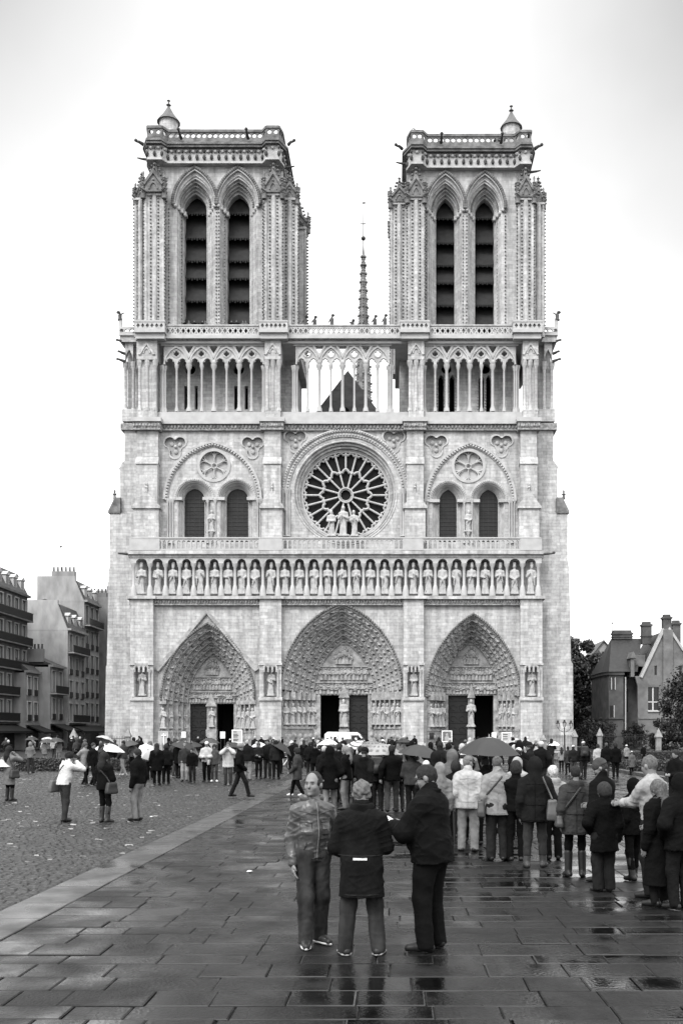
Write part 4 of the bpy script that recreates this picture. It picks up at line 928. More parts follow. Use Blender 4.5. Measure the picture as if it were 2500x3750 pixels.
prof = [(30, 1520), (27, 1400), (22, 1300), (17.5, 1190), (14.5, 1120), (11, 1050), (8, 990), (5, 936), (2.4, 905), (2, 880)]
m.lathe(sx, Ys, [(r_ * k, z_(y)) for r_, y in prof], 8)
for y in range(940, 1500, 31):
    rr = np.interp(y, [p[1] for p in prof[::-1]], [p[0] for p in prof[::-1]]) * k
    for a in range(8): m.ell((sx + (rr + .12) * math.cos(a * math.pi / 4), Ys + (rr + .12) * math.sin(a * math.pi / 4), z_(y)), (.2, .2, .26), 5, 4)
    for a, q in [(a, q) for a in range(8) for q in (10, 20)]: m.ell((sx + (rr + .04) * math.cos(a * math.pi / 4), Ys + (rr + .04) * math.sin(a * math.pi / 4), z_(y + q)), (.11, .11, .14), 5, 3)
so = m.build("spire", mat("spire_lead", 0.13, .7, .3, var=.5, vscale=1.0), CATH, 50)
m = MB(); m.ell((sx, Ys, z_(872)), (.42, .42, .38), 10, 6); m.lathe(sx, Ys, [(.09, z_(880)), (.06, z_(790)), (.035, z_(745))], 6); m.box(sx - .5, sx + .5, Ys - .04, Ys + .04, z_(820), z_(817)); m.ell((sx + .1, Ys, z_(742)), (.35, .08, .16), 8, 5); m.build("finial", IRON, so, 60)

# =================================================================== GROUND
def wet(name, g, r0, r1, isl=.3, var=.25, vs=3.0, bump=.25, bs=30, puddle=.9, spec=.38, pr=(.42, .72), dryk=.25):
    m = bpy.data.materials.new(name); m.use_nodes = True; t = m.node_tree; b = t.nodes['Principled BSDF']; L = t.links.new
    co = t.nodes.new('ShaderNodeTexCoord'); ge = t.nodes.new('ShaderNodeNewGeometry')
    n1 = t.nodes.new('ShaderNodeTexNoise'); n1.inputs['Scale'].default_value = vs; n1.inputs['Detail'].default_value = 7; L(co.outputs['Object'], n1.inputs['Vector'])
    a = t.nodes.new('ShaderNodeMapRange'); a.inputs[1].default_value = .3; a.inputs[2].default_value = .7; a.inputs[3].default_value = g * (1 - var); a.inputs[4].default_value = g * (1 + var); L(n1.outputs[0], a.inputs[0])
    i = t.nodes.new('ShaderNodeMapRange'); i.inputs[3].default_value = 1 - isl; i.inputs[4].default_value = 1 + isl; L(ge.outputs['Random Per Island'], i.inputs[0])
    mu = t.nodes.new('ShaderNodeMath'); mu.operation = 'MULTIPLY'; L(a.outputs[0], mu.inputs[0]); L(i.outputs[0], mu.inputs[1]); L(mu.outputs[0], b.inputs['Base Color'])
    n2 = t.nodes.new('ShaderNodeTexNoise'); n2.inputs['Scale'].default_value = puddle; n2.inputs['Detail'].default_value = 5; L(co.outputs['Object'], n2.inputs['Vector'])
    ad = t.nodes.new('ShaderNodeMath'); ad.operation = 'MULTIPLY_ADD'; ad.inputs[1].default_value = .16; L(ge.outputs['Random Per Island'], ad.inputs[0]); L(n2.outputs[0], ad.inputs[2])
    r = t.nodes.new('ShaderNodeMapRange'); r.inputs[1].default_value = pr[0]; r.inputs[2].default_value = pr[1]; r.inputs[3].default_value = r0; r.inputs[4].default_value = r1; L(ad.outputs[0], r.inputs[0]); L(r.outputs[0], b.inputs['Roughness'])
    n3 = t.nodes.new('ShaderNodeTexNoise'); n3.inputs['Scale'].default_value = bs; n3.inputs['Detail'].default_value = 5; L(co.outputs['Object'], n3.inputs['Vector'])
    st = t.nodes.new('ShaderNodeMapRange'); st.inputs[1].default_value = r0; st.inputs[2].default_value = r1; st.inputs[3].default_value = bump * .12; st.inputs[4].default_value = bump; L(r.outputs[0], st.inputs[0])
    bu = t.nodes.new('ShaderNodeBump'); bu.inputs['Distance'].default_value = .010; L(st.outputs[0], bu.inputs['Strength']); L(n3.outputs[0], bu.inputs['Height']); L(bu.outputs[0], b.inputs['Normal'])
    sp_ = t.nodes.new('ShaderNodeMapRange'); sp_.inputs[1].default_value = r0; sp_.inputs[2].default_value = r1; sp_.inputs[3].default_value = spec; sp_.inputs[4].default_value = spec * dryk; L(r.outputs[0], sp_.inputs[0]); L(sp_.outputs[0], b.inputs['Specular IOR Level'])
    return m
SLAB = wet("wet_granite_slab", .0055, .07, .52, .55, .5, 6, 1.3, 30, spec=.45, pr=(.46, .72), dryk=.45)
BAND = wet("wet_pale_slab", .05, .14, .5, .2, .25, 4, .4, 40)
COBB = wet("wet_cobble", .015, .25, .46, .6, .35, 6, .8, 30, 1.2, spec=.5, pr=(.45, .9), dryk=.6)
JOINT = mat("dark_joint", .012, .5, .3)
GRASS = mat("grass_blade", .05, .8, .2, var=.4, vscale=3)
rg = random.Random(3)
def gy(d): return d - D0          # distance from the camera -> world Y
def stone(m, x0, x1, y0, y1, z, bev, tilt=.0015, drop=.03):
    tx, ty = rg.gauss(0, tilt), rg.gauss(0, tilt); cx, cy = (x0 + x1) / 2, (y0 + y1) / 2; H = lambda x, y: z + (x - cx) * tx + (y - cy) * ty
    o = [(x0, y0), (x1, y0), (x1, y1), (x0, y1)]; i = [(x0 + bev, y0 + bev), (x1 - bev, y0 + bev), (x1 - bev, y1 - bev), (x0 + bev, y1 - bev)]
    m.add([(x, y, H(x, y) - bev * .6) for x, y in o] + [(x, y, H(x, y)) for x, y in i] + [(x, y, z - drop) for x, y in o],
          [(4, 5, 6, 7)] + [(k, (k + 1) % 4, (k + 1) % 4 + 4, k + 4) for k in range(4)] + [(k + 8, (k + 1) % 4 + 8, (k + 1) % 4, k) for k in range(4)])
m = MB(); m.add([(-900, -300, -.045), (900, -300, -.045), (900, 2000, -.045), (-900, 2000, -.045)], [(0, 1, 2, 3)])
GM = wet("wet_far_paving", .02, .2, .5, 0, .4, .8, 1.0, 3.5, .3)
tag(m.build("ground", GM), kind='structure')
m = MB(); m.add([(-40, gy(2), -.022), (13, gy(2), -.022), (13, gy(108), -.022), (-40, gy(108), -.022)], [(0, 1, 2, 3)]); tag(m.build("bedding_ground", JOINT), kind='structure')
m = MB(); d = 4.0
while d < 108:
    h = rg.choice((.36, .40, .46, .50)); x = -4.04 - rg.uniform(0, .02)
    x += 0
    while x < 12:
        l = min(rg.uniform(.4, 1.0), 12.0 - x) if 12.0 - x > .9 else 12.0 - x
        if l < .15: break
        stone(m, x + .004, x + l - .004, gy(d) + .004, gy(d + h) - .004, rg.gauss(0, .0028), .013, .003); x += l
    d += h
tag(m.build("paved_path", SLAB), kind='structure')
m = MB(); d = 5.0
while d < 100:
    h = rg.uniform(.9, 1.5); stone(m, -4.72, -4.06, gy(d) + .005, gy(d + h) - .005, .004, .012); d += h
tag(m.build("band_pavement", BAND), kind='structure')
# rounded setts on the north half of the square
m = MB(); d = 10.0
while d < 62:
    h = .14 if d < 40 else .2; x0 = -.40 * d - 3.5; x = -4.74 - rg.uniform(0, .06); y = gy(d)
    while x > x0:
        l = rg.uniform(.12, .22) if d < 40 else rg.uniform(.2, .3); a, b = x - l + .012, x; c, e = y + .008 + rg.uniform(-.012, .012), y + h - .008; z = rg.gauss(-.006, .007); t1, t2 = rg.gauss(0, .017), rg.gauss(0, .023)
        cx, cy = (a + b) / 2, (c + e) / 2; kx, ky = l * .28, h * .26; q = min(l, h) * .0
        ring0 = [(a, c), (b, c), (b, e), (a, e)]; ring1 = [(a + kx * .5, c + ky * .5), (b - kx * .5, c + ky * .5), (b - kx * .5, e - ky * .5), (a + kx * .5, e - ky * .5)]
        m.add([(p, q_, z - .035) for p, q_ in ring0] + [(p, q_, z + (p - cx) * t1 * 4 + (q_ - cy) * t2 * 4 - .006) for p, q_ in ring1] + [(cx, cy, z + .006)],
              [(k, (k + 1) % 4, (k + 1) % 4 + 4, k + 4) for k in range(4)] + [(k + 4, (k + 1) % 4 + 4, 8) for k in range(4)])
        x -= l
    d += h
me = m.mesh("cobbled_ground", 60); tag(link("cobbled_ground", me, COBB), kind='structure')

# =================================================================== PLANTING
def leafy(name, fn, n, size, m, parent=None, seed=0, flat=.6):
    """leaf-sized faces scattered through a volume; fn(rng) returns a point and an outward direction"""
    rs = random.Random(seed); v = []; f = []
    for i in range(n):
        p, o = fn(rs); p = Vector(p); a = Vector((rs.gauss(0, 1), rs.gauss(0, 1), rs.gauss(0, 1) + .6)) * flat + Vector(o); a.normalize()
        t = a.cross(Vector((rs.gauss(0, 1), rs.gauss(0, 1), rs.gauss(0, 1)))).normalized(); b = a.cross(t); s = size * rs.uniform(.6, 1.4); k = len(v)
        v += [tuple(p - t * s), tuple(p + b * s * .55), tuple(p + t * s), tuple(p - b * s * .55)]; f.append((k, k + 1, k + 2, k + 3))
    me = bpy.data.meshes.new(name); me.from_pydata(v, [], f); me.update(); return link(name, me, m, parent)
HEDGE = mat("clipped_hedge_leaf", .030, .6, .3, var=.5, vscale=8, island=.5)
LEAF = mat("chestnut_leaf", .028, .6, .35, var=.5, vscale=.7, island=.5)
YEW = mat("yew_leaf", .012, .7, .25, var=.5, vscale=1.0, island=.4)
BARK = mat("bark", .05, .9, .2, var=.4, vscale=4)
def hedge(x0, x1, d0, d1, h, label, n, seed, z0=0):
    o = empty("clipped_hedge", ((x0 + x1) / 2, gy((d0 + d1) / 2), z0), 0, label, "hedge", "low clipped hedges round the square")
    wx, wy = (x1 - x0) / 2, (d1 - d0) / 2
    c = MB(); c.box(-wx + .06, wx - .06, -wy + .06, wy - .06, 0, h - .06); c.build("stem_core", YEW, o)
    def fn(r):
        a = r.random(); A = wx * 2 * wy * 2; B_ = wx * 2 * h * 2; C = wy * 2 * h * 2; t = a * (A + B_ + C)
        if t < A: return (r.uniform(-wx, wx), r.uniform(-wy, wy), h + r.gauss(0, .03)), (0, 0, 1)
        if t < A + B_: s = r.choice((-1, 1)); return (r.uniform(-wx, wx), s * (wy + r.gauss(0, .03)), r.uniform(0, h)), (0, s, 0)
        s = r.choice((-1, 1)); return (s * (wx + r.gauss(0, .03)), r.uniform(-wy, wy), r.uniform(0, h)), (s, 0, 0)
    leafy("foliage", fn, n, .06, HEDGE, o, seed); return o
hedge(-24, -12.3, 55, 57.5, .62, "long low hedge at the edge of the cobbles before the cafe awnings", 9000, 1)
hedge(-24, -10.5, 76, 78, .6, "low hedge farther back behind the long hedge by the cobbles", 5000, 2)
hedge(12.6, 30, 51.5, 53.2, .66, "dark hedge right behind the stone kerb at the end of the queue", 7000, 3)
hedge(13.8, 30, 75, 77, .7, "dark hedge running below the pyramid topped stone pillar", 6000, 4)
hedge(12.6, 13.5, 53.4, 74.8, .55, "hedge along the kerb joining two cross hedges", 5000, 5)
m = MB(); m.box(11.99, 12.3, gy(40), gy(92), -.04, .16); m.box(12.3, 30, gy(49.7), gy(50), -.04, .16); tag(m.build("kerb", BAND), kind='structure')
m = MB(); m.add([(12.3, gy(50), .08), (34, gy(50), .08), (34, gy(92), .08), (12.3, gy(92), .08)], [(0, 1, 2, 3)]); tag(m.build("lawn_ground", GRASS), kind='structure')
leafy_g = leafy("lawn_grass", lambda r: ((r.uniform(13.5, 34), gy(r.uniform(50, 92)), .1), (r.gauss(0, .6), -1, .3)), 9000, .05, GRASS, None, 9); tag(leafy_g, kind='stuff')

def tree(name, x, d, h, r, zc, label, lm, n, seed, size=.3, rz=None, spikes=0, cat="tree", group=None):
    o = empty(name, (x, gy(d), 0), 0, label, cat, group); rs = random.Random(seed); rz = rz or (h - zc) 
    t = MB(); t.tube([(0, 0, 0), (.1, 0, h * .2), (0, .1, h * .45), (.1, 0, h * .75)], [h * .028, h * .022, h * .015, h * .005], 8)
    for k in range(9):
        a = k * 2.4; z = h * (.22 + .05 * k); q = r * .7; t.tube([(0, 0, z), (q * .5 * math.cos(a), q * .5 * math.sin(a), z + q * .3), (q * math.cos(a), q * math.sin(a), z + q * .55)], [h * .012, h * .007, h * .003], 5)
    t.build("trunk", BARK, o, 60)
    cl = []
    for k in range(70 if not spikes else 80):
        a, e = rs.uniform(0, 6.28), math.asin(rs.uniform(-.95, 1)); q = rs.uniform(.55, .98); s = rs.uniform(.16, .34) * r
        cl.append((Vector((r * q * math.cos(e) * math.cos(a), r * q * math.cos(e) * math.sin(a), zc + rz * q * math.sin(e))), s))
    def fn(r_):
        c, s = r_.choice(cl); v = Vector((r_.gauss(0, 1), r_.gauss(0, 1), r_.gauss(0, 1))).normalized(); k = r_.random() ** .4
        p = c + v * s * k
        if spikes: p.x += (1 if c.x > 0 else -1) * abs(r_.gauss(0, .25)) * s; p.z -= abs(r_.gauss(0, .2)) * s
        p.z = max(p.z, .3); return p, v
    leafy("crown", fn, n, size, lm, o, seed); return o, cl
t1, cl = tree("chestnut_tree", 28.0, 150, 15.6, 6.0, 8.6, "tall dark chestnut tree with pale blossom spikes beside the cathedral wall", LEAF, 30000, 21, .3)
fm = MB(); rs = random.Random(4)
for k in range(170):
    c, s = rs.choice(cl); v = Vector((rs.gauss(0, 1), -abs(rs.gauss(0, 1)), rs.gauss(0, 1) + .3)).normalized(); p = c + v * s; fm.lathe(p.x, p.y, [(.09, p.z), (.07, p.z + .18), (.01, p.z + .42)], 5)
fm.build("blossom", mat("chestnut_blossom", .22, .8, .2), t1)
tree("shrub", 23.6, 116, 3.4, 2.2, 1.8, "dark shrub mass behind the railings under the chestnut tree", YEW, 5000, 22, .14, 1.9, cat="shrub")
tree("shrub", 30.6, 126, 2.6, 1.6, 1.3, "dark shrub growing against the corner of the gabled house", YEW, 3500, 27, .14, 2.0, cat="shrub")
tree("yew_tree", 32.6, 104, 9.4, 4.4, 4.9, "black ragged yew tree hiding the lower half of the gabled house", YEW, 16000, 23, .15, 4.9, 1)
tree("yew_tree", 27.0, 99, 2.9, 1.5, 1.6, "smaller dark evergreen in front of the ragged yew tree", YEW, 3500, 25, .14, 2.0, 1)

# =================================================================== RAILINGS, PILLARS, LAMP
PILL = mat("pillar_stone", .2, .9, .2, var=.3, vscale=2)
RAILM = mat("railing_iron", .012, .5, .4)
def fence(x0, x1, d, h, label, y1=None):
    o = empty("iron_fence", ((x0 + x1) / 2, gy(d), 0), 0, label, "fence", "iron fences before the cathedral"); w_ = (x1 - x0) / 2
    b = MB(); n = int((x1 - x0) / .16)
    for k in range(n + 1): x = -w_ + 2 * w_ * k / n; b.lathe(x, 0, [(.016, 0), (.016, h - .12), (.035, h - .1), (.003, h)], 5)
    b.build("railing_bar", RAILM, o)
    r_ = MB(); r_.box(-w_, w_, -.025, .025, h - .28, h - .23); r_.box(-w_, w_, -.025, .025, .2, .25); r_.build("rail", RAILM, o)
    k_ = MB(); k_.box(-w_, w_, -.14, .14, 0, .16); k_.build("stone_base", PALE, o); return o
def pillar(px, ptop, d, label, m_=None):
    h = EYE + (HY - ptop) * d / F; o = empty("stone_pillar", ((px - CX) * d / F, gy(d), 0), 0, label, "pillar", "pyramid topped stone pillars of the railings")
    s = MB(); s.box(-.32, .32, -.32, .32, 0, .25); s.box(-.22, .22, -.22, .22, .25, h * .66); s.build("shaft", PILL, o)
    c = MB(); c.lathe(0, 0, [(.43, h * .66), (.45, h * .69), (.08, h * .96), (.06, h * .97), (.09, h * .985), (.03, h)], 4, 1, math.pi / 4); c.build("pyramid_cap", PILL, o, 20); return o
pillar(270, 2669, 92, "grey stone pillar standing among the umbrellas before the cafe awning")
pillar(469, 2668, 100, "stone pillar ending the railing beside the cathedral north portal")
pillar(2195, 2666, 104, "slim pale pillar between the shrub and the gabled house")
pillar(2410, 2668, 93, "thick pale pillar standing above the hedge by the dark yew")
pillar(1988, 2690, 104, "stone pillar at the foot of the south buttress by the lamp")
pillar(2103, 2672, 106, "stone pillar with cap half hidden behind the street lamp railing")
dd = lambda px, d: (px - CX) * d / F
fence(dd(385, 100), dd(462, 100), 100, 1.75, "short iron railing at the foot of the north buttress")
fence(dd(1996, 104), dd(2098, 104), 104, 1.9, "iron railing in front of the south buttress behind the lamp")
fence(dd(2202, 103), dd(2400, 103), 103, 1.95, "long iron railing in front of the gabled house")
LGLASS = mat("lantern_glass", .45, .2, .5)
def lamp(px, d, zt):
    o = empty("street_lamp", (dd(px, d), gy(d), 0), 0, "black iron lamp post with three lanterns before the south buttress", "street lamp")
    p = MB(); p.lathe(0, 0, [(.2, 0), (.2, .3), (.13, .4), (.11, .8), (.06, .95), (.05, zt - 1.0), (.09, zt - .95), (.04, zt - .78)], 10); p.build("post", RAILM, o, 40)
    a = MB()
    for s in (-1, 1): a.tube([(0, 0, zt - 1.15)] + [(s * (.1 + .55 * t), 0, zt - 1.15 - .18 * math.sin(t * 3.1) + .32 * t) for t in (.2, .4, .6, .8, 1)], .025, 6); a.tube([(s * .1, 0, zt - 1.35), (s * .3, 0, zt - 1.12), (s * .22, 0, zt - 1.0)], .018, 5)
    a.build("arm", RAILM, o)
    for x, z in ((0, zt - .78), (-.66, zt - .86), (.66, zt - .86)):
        l = MB(); l.lathe(x, 0, [(.06, z), (.09, z + .04)], 6); l.lathe(x, 0, [(.21, z + .44), (.2, z + .48), (.1, z + .6), (.12, z + .64), (.08, z + .7), (.13, z + .76)], 6)
        for k in range(6): q = k * math.pi / 3; l.tube([(x + .09 * math.cos(q), .09 * math.sin(q), z + .04), (x + .2 * math.cos(q), .2 * math.sin(q), z + .45)], .013, 4)
        lo = l.build("lantern", RAILM, o); g = MB(); g.lathe(x, 0, [(.075, z + .05), (.18, z + .44)], 6); g.build("glass", LGLASS, lo)
lamp(2066, 100, 3.42)

# =================================================================== BUILDINGS BESIDE THE SQUARE
PANE = mat("window_pane", .012, .25, .5); ZINC = mat("zinc_roof", .045, .55, .35, var=.3, vscale=2); POT = mat("chimney_pot", .06, .9)
AWN = mat("dark_awning", .012, .7, .2); CUR = mat("pale_window_frame", .45, .7, .2)
def wmat(g): return mat("rendered_wall", g, .9, .2, var=.28, vscale=.9, bump=.3, bscale=6, stretch=(1, 1, .45))
def street(label, xf, d0, d1, eave, floors, nw, g, roof='mansard', depth=9, balc=(), shop=3.3, pots=4, gtop=None, wins=True, attic=3.0, trunc=.25):
    """terraced house whose street front faces +X at x = xf, running away from the camera from d0 to d1"""
    o = empty("terraced_house", (xf - depth / 2, gy((d0 + d1) / 2), 0), 0, label, "building", "old houses along the street beside the cathedral")
    off = Vector((-(xf - depth / 2), -gy((d0 + d1) / 2), 0))
    def put(m, name, mt, par=o, sm=None): m.v = [(x + off.x, y + off.y, z) for x, y, z in m.v]; return m.build(name, mt, par, sm)
    y0, y1 = gy(d0), gy(d1); m = MB(); fl = [shop + (eave - shop) * k / floors for k in range(floors + 1)]
    hol = []; W = (y1 - y0) / nw
    for k in range(floors):
        for j in range(nw):
            c = y0 + W * (j + .5); hw = min(.55, W * .3); hol.append((c - hw, c + hw, fl[k] + .35, fl[k + 1] - .55))
    pl = MB().plate([(y0, 0), (y1, 0), (y1, eave), (y0, eave)], [[(a, z0), (b, z0), (b, z1), (a, z1)] for a, b, z0, z1 in hol] if wins else [], 0, .3)
    m.add([(xf - y, x, z) for x, y, z in pl.v], pl.f)
    m.box(xf - depth, xf - .31, y0, y0 + .3, 0, eave); m.box(xf - depth, xf - .31, y1 - .3, y1, 0, eave); m.box(xf - depth, xf - depth + .3, y0 + .3, y1 - .3, 0, eave)
    if gtop: m.prism([(xf - depth, eave), (xf, eave), (xf - 1.3, eave + attic), (xf - 1.3, gtop), (xf - depth, gtop)], y0 - .02, y0 + .35)
    put(m, "wall", wmat(g))
    if wins:
        for k, (a, b, z0, z1) in enumerate(hol):
            f_ = MB(); f_.box(xf - .26, xf - .2, a, b, z0, z0 + .08); f_.box(xf - .26, xf - .2, a, b, z1 - .08, z1); 
            for q in (a, (a + b) / 2 - .04, b - .08): f_.box(xf - .26, xf - .2, q, q + .08, z0 + .081, z1 - .081)
            f_.box(xf + .001, xf + .07, a - .12, a - .01, z0, z1 + .1); f_.box(xf + .001, xf + .07, b + .01, b + .12, z0, z1 + .1); f_.box(xf, xf + .12, a - .15, b + .15, z1 + .1, z1 + .22)
            wo = put(f_, "window", CUR); p = MB(); p.box(xf - .3, xf - .27, a, b, z0, z1); put(p, "pane", PANE, wo)
            if k // nw not in balc: r_ = MB(); r_.box(xf + .01, xf + .12, a - .05, b + .05, z0 + .02, z0 + .75); put(r_, "window_rail", RAILM)
    for k in balc:
        bm = MB(); z = fl[k]; bm.box(xf, xf + .8, y0 + .1, y1 - .1, z + .05, z + .2); bo = put(bm, "balcony", wmat(g))
        rm = MB(); n = int((y1 - y0) / .13)
        for q in range(n): y = y0 + .12 + (y1 - y0 - .24) * q / n; rm.box(xf + .74, xf + .78, y, y + .05, z + .2, z + 1.1)
        rm.box(xf + .72, xf + .8, y0 + .1, y1 - .1, z + 1.08, z + 1.16); put(rm, "railing", RAILM, bo)
    c = MB(); c.box(xf - .2, xf + .45, y0, y1, eave + .002, eave + .28); c.box(xf, xf + .2, y0, y1, shop - .2, shop + .05); put(c, "cornice", wmat(g))
    r_ = MB(); ht = attic
    if roof == 'mansard': r_.prism([(xf - depth, eave + .28), (xf + .15, eave + .28), (xf - 1.2, eave + ht), (xf - depth / 2, eave + ht + .8), (xf - depth, eave + ht)], 0, 1); 
    else: r_.prism([(xf - depth, eave + .28), (xf + .3, eave + .28), (xf - depth / 2, eave + ht)], 0, 1)
    r_.v = [(x, y0 + .36 + (y1 - y0 - .4) * y, z) for x, y, z in r_.v]; ro = put(r_, "roof", ZINC)
    if roof == 'mansard':
        for j in range(nw):
            cy = y0 + W * (j + .5); dm = MB(); dm.box(xf - 1.3, xf - .15, cy - .55, cy + .55, eave + .5, eave + 2.0); dm.prism_x([(cy - .7, eave + 2.0), (cy + .7, eave + 2.0), (cy, eave + 2.45)], xf - 1.6, xf - .02)
            do = put(dm, "dormer", CUR, ro)
            pm = MB(); pm.box(xf - .16, xf - .13, cy - .33, cy + .33, eave + .6, eave + 1.9); put(pm, "dormer_pane", PANE)
    if pots:
        ch = MB(); zt = (gtop or eave + ht) + .2; cx_ = xf - depth * .45; ch.box(cx_ - 1.6, cx_ + 1.6, y0 + .05, y0 + .7, eave + ht * .4, zt + .5); co = put(ch, "chimney", wmat(g * .8), ro)
        for q in range(pots): p = MB(); x = cx_ - 1.4 + 2.8 * q / max(1, pots - 1); p.lathe(x, y0 + .38, [(.14, zt + .5), (.11, zt + 1.0), (.15, zt + 1.1)], 7); put(p, "chimney_pot", POT)
    s = MB(); s.box(xf + .001, xf + .05, y0 + .3, y1 - .3, .3, shop - .35); put(s, "shop_front", PANE)
    a = MB(); a.add([(xf, y0 + .2, shop - .1), (xf, y1 - .2, shop - .1), (xf + 2.2, y1 - .2, shop - 1.0), (xf + 2.2, y0 + .2, shop - 1.0), (xf + 2.2, y1 - .2, shop - 1.25), (xf + 2.2, y0 + .2, shop - 1.25), (xf, y0 + .2, shop - .16), (xf, y1 - .2, shop - .16)], [(0, 1, 2, 3), (3, 2, 4, 5), (0, 3, 5, 6), (1, 7, 4, 2), (6, 5, 4, 7)]); put(a, "awning", AWN)
    return o
street("tall dark apartment house with four balconies of black railings and mansard roof", -46, 108, 125, 19.0, 5, 7, .13, depth=7, balc=(0, 1, 2, 3, 4), pots=5)
street("low house with dark steep roof tucked between two taller houses", -44.6, 120.6, 125, 9.4, 2, 2, .2, 'gable', 5, pots=0, attic=2.6, shop=3.2)
street("low pale house with chimney pots against the blank party wall", -43.3, 125.4, 130.6, 10.4, 2, 2, .26, 'gable', 5.6, pots=7, attic=1.6, shop=3.4, balc=(1,))
street("narrow house with tall blank rendered party wall and three dormers", -42.9, 131, 138.4, 15.6, 4, 3, .34, 'mansard', 6.2, balc=(0, 3), pots=0, gtop=19.6, attic=3.4)
street("house rising behind the blank party wall with its own high gable wall", -43.2, 139, 146, 20.4, 5, 3, .28, 'mansard', 6.6, balc=(4,), pots=6, gtop=24.0, attic=3.0)
street("dim house at the end of the street cut off by the cathedral buttress", -41.0, 149, 158, 18.0, 5, 3, .17, 'mansard', 8, balc=(3, 4), pots=6, gtop=22.4, attic=3.6)
street("distant house with blank grey chimney wall next to the cathedral", -41.8, 160, 168, 21.0, 5, 3, .24, 'mansard', 6, pots=6, gtop=25.0, attic=3.4)
o = MB(); o.box(0, 0, 0, 0, 0, 0)
ant = empty("roof_aerial", (-46.6, gy(139.4), 24.9), 0, "thin roof aerial standing on the high gable wall", "aerial"); a = MB(); a.tube([(0, 0, 0), (0, 0, 3.6)], .04, 5); a.ell((0, 0, 3.3), (.16, .06, .16), 6, 4); a.build("mast", RAILM, ant)

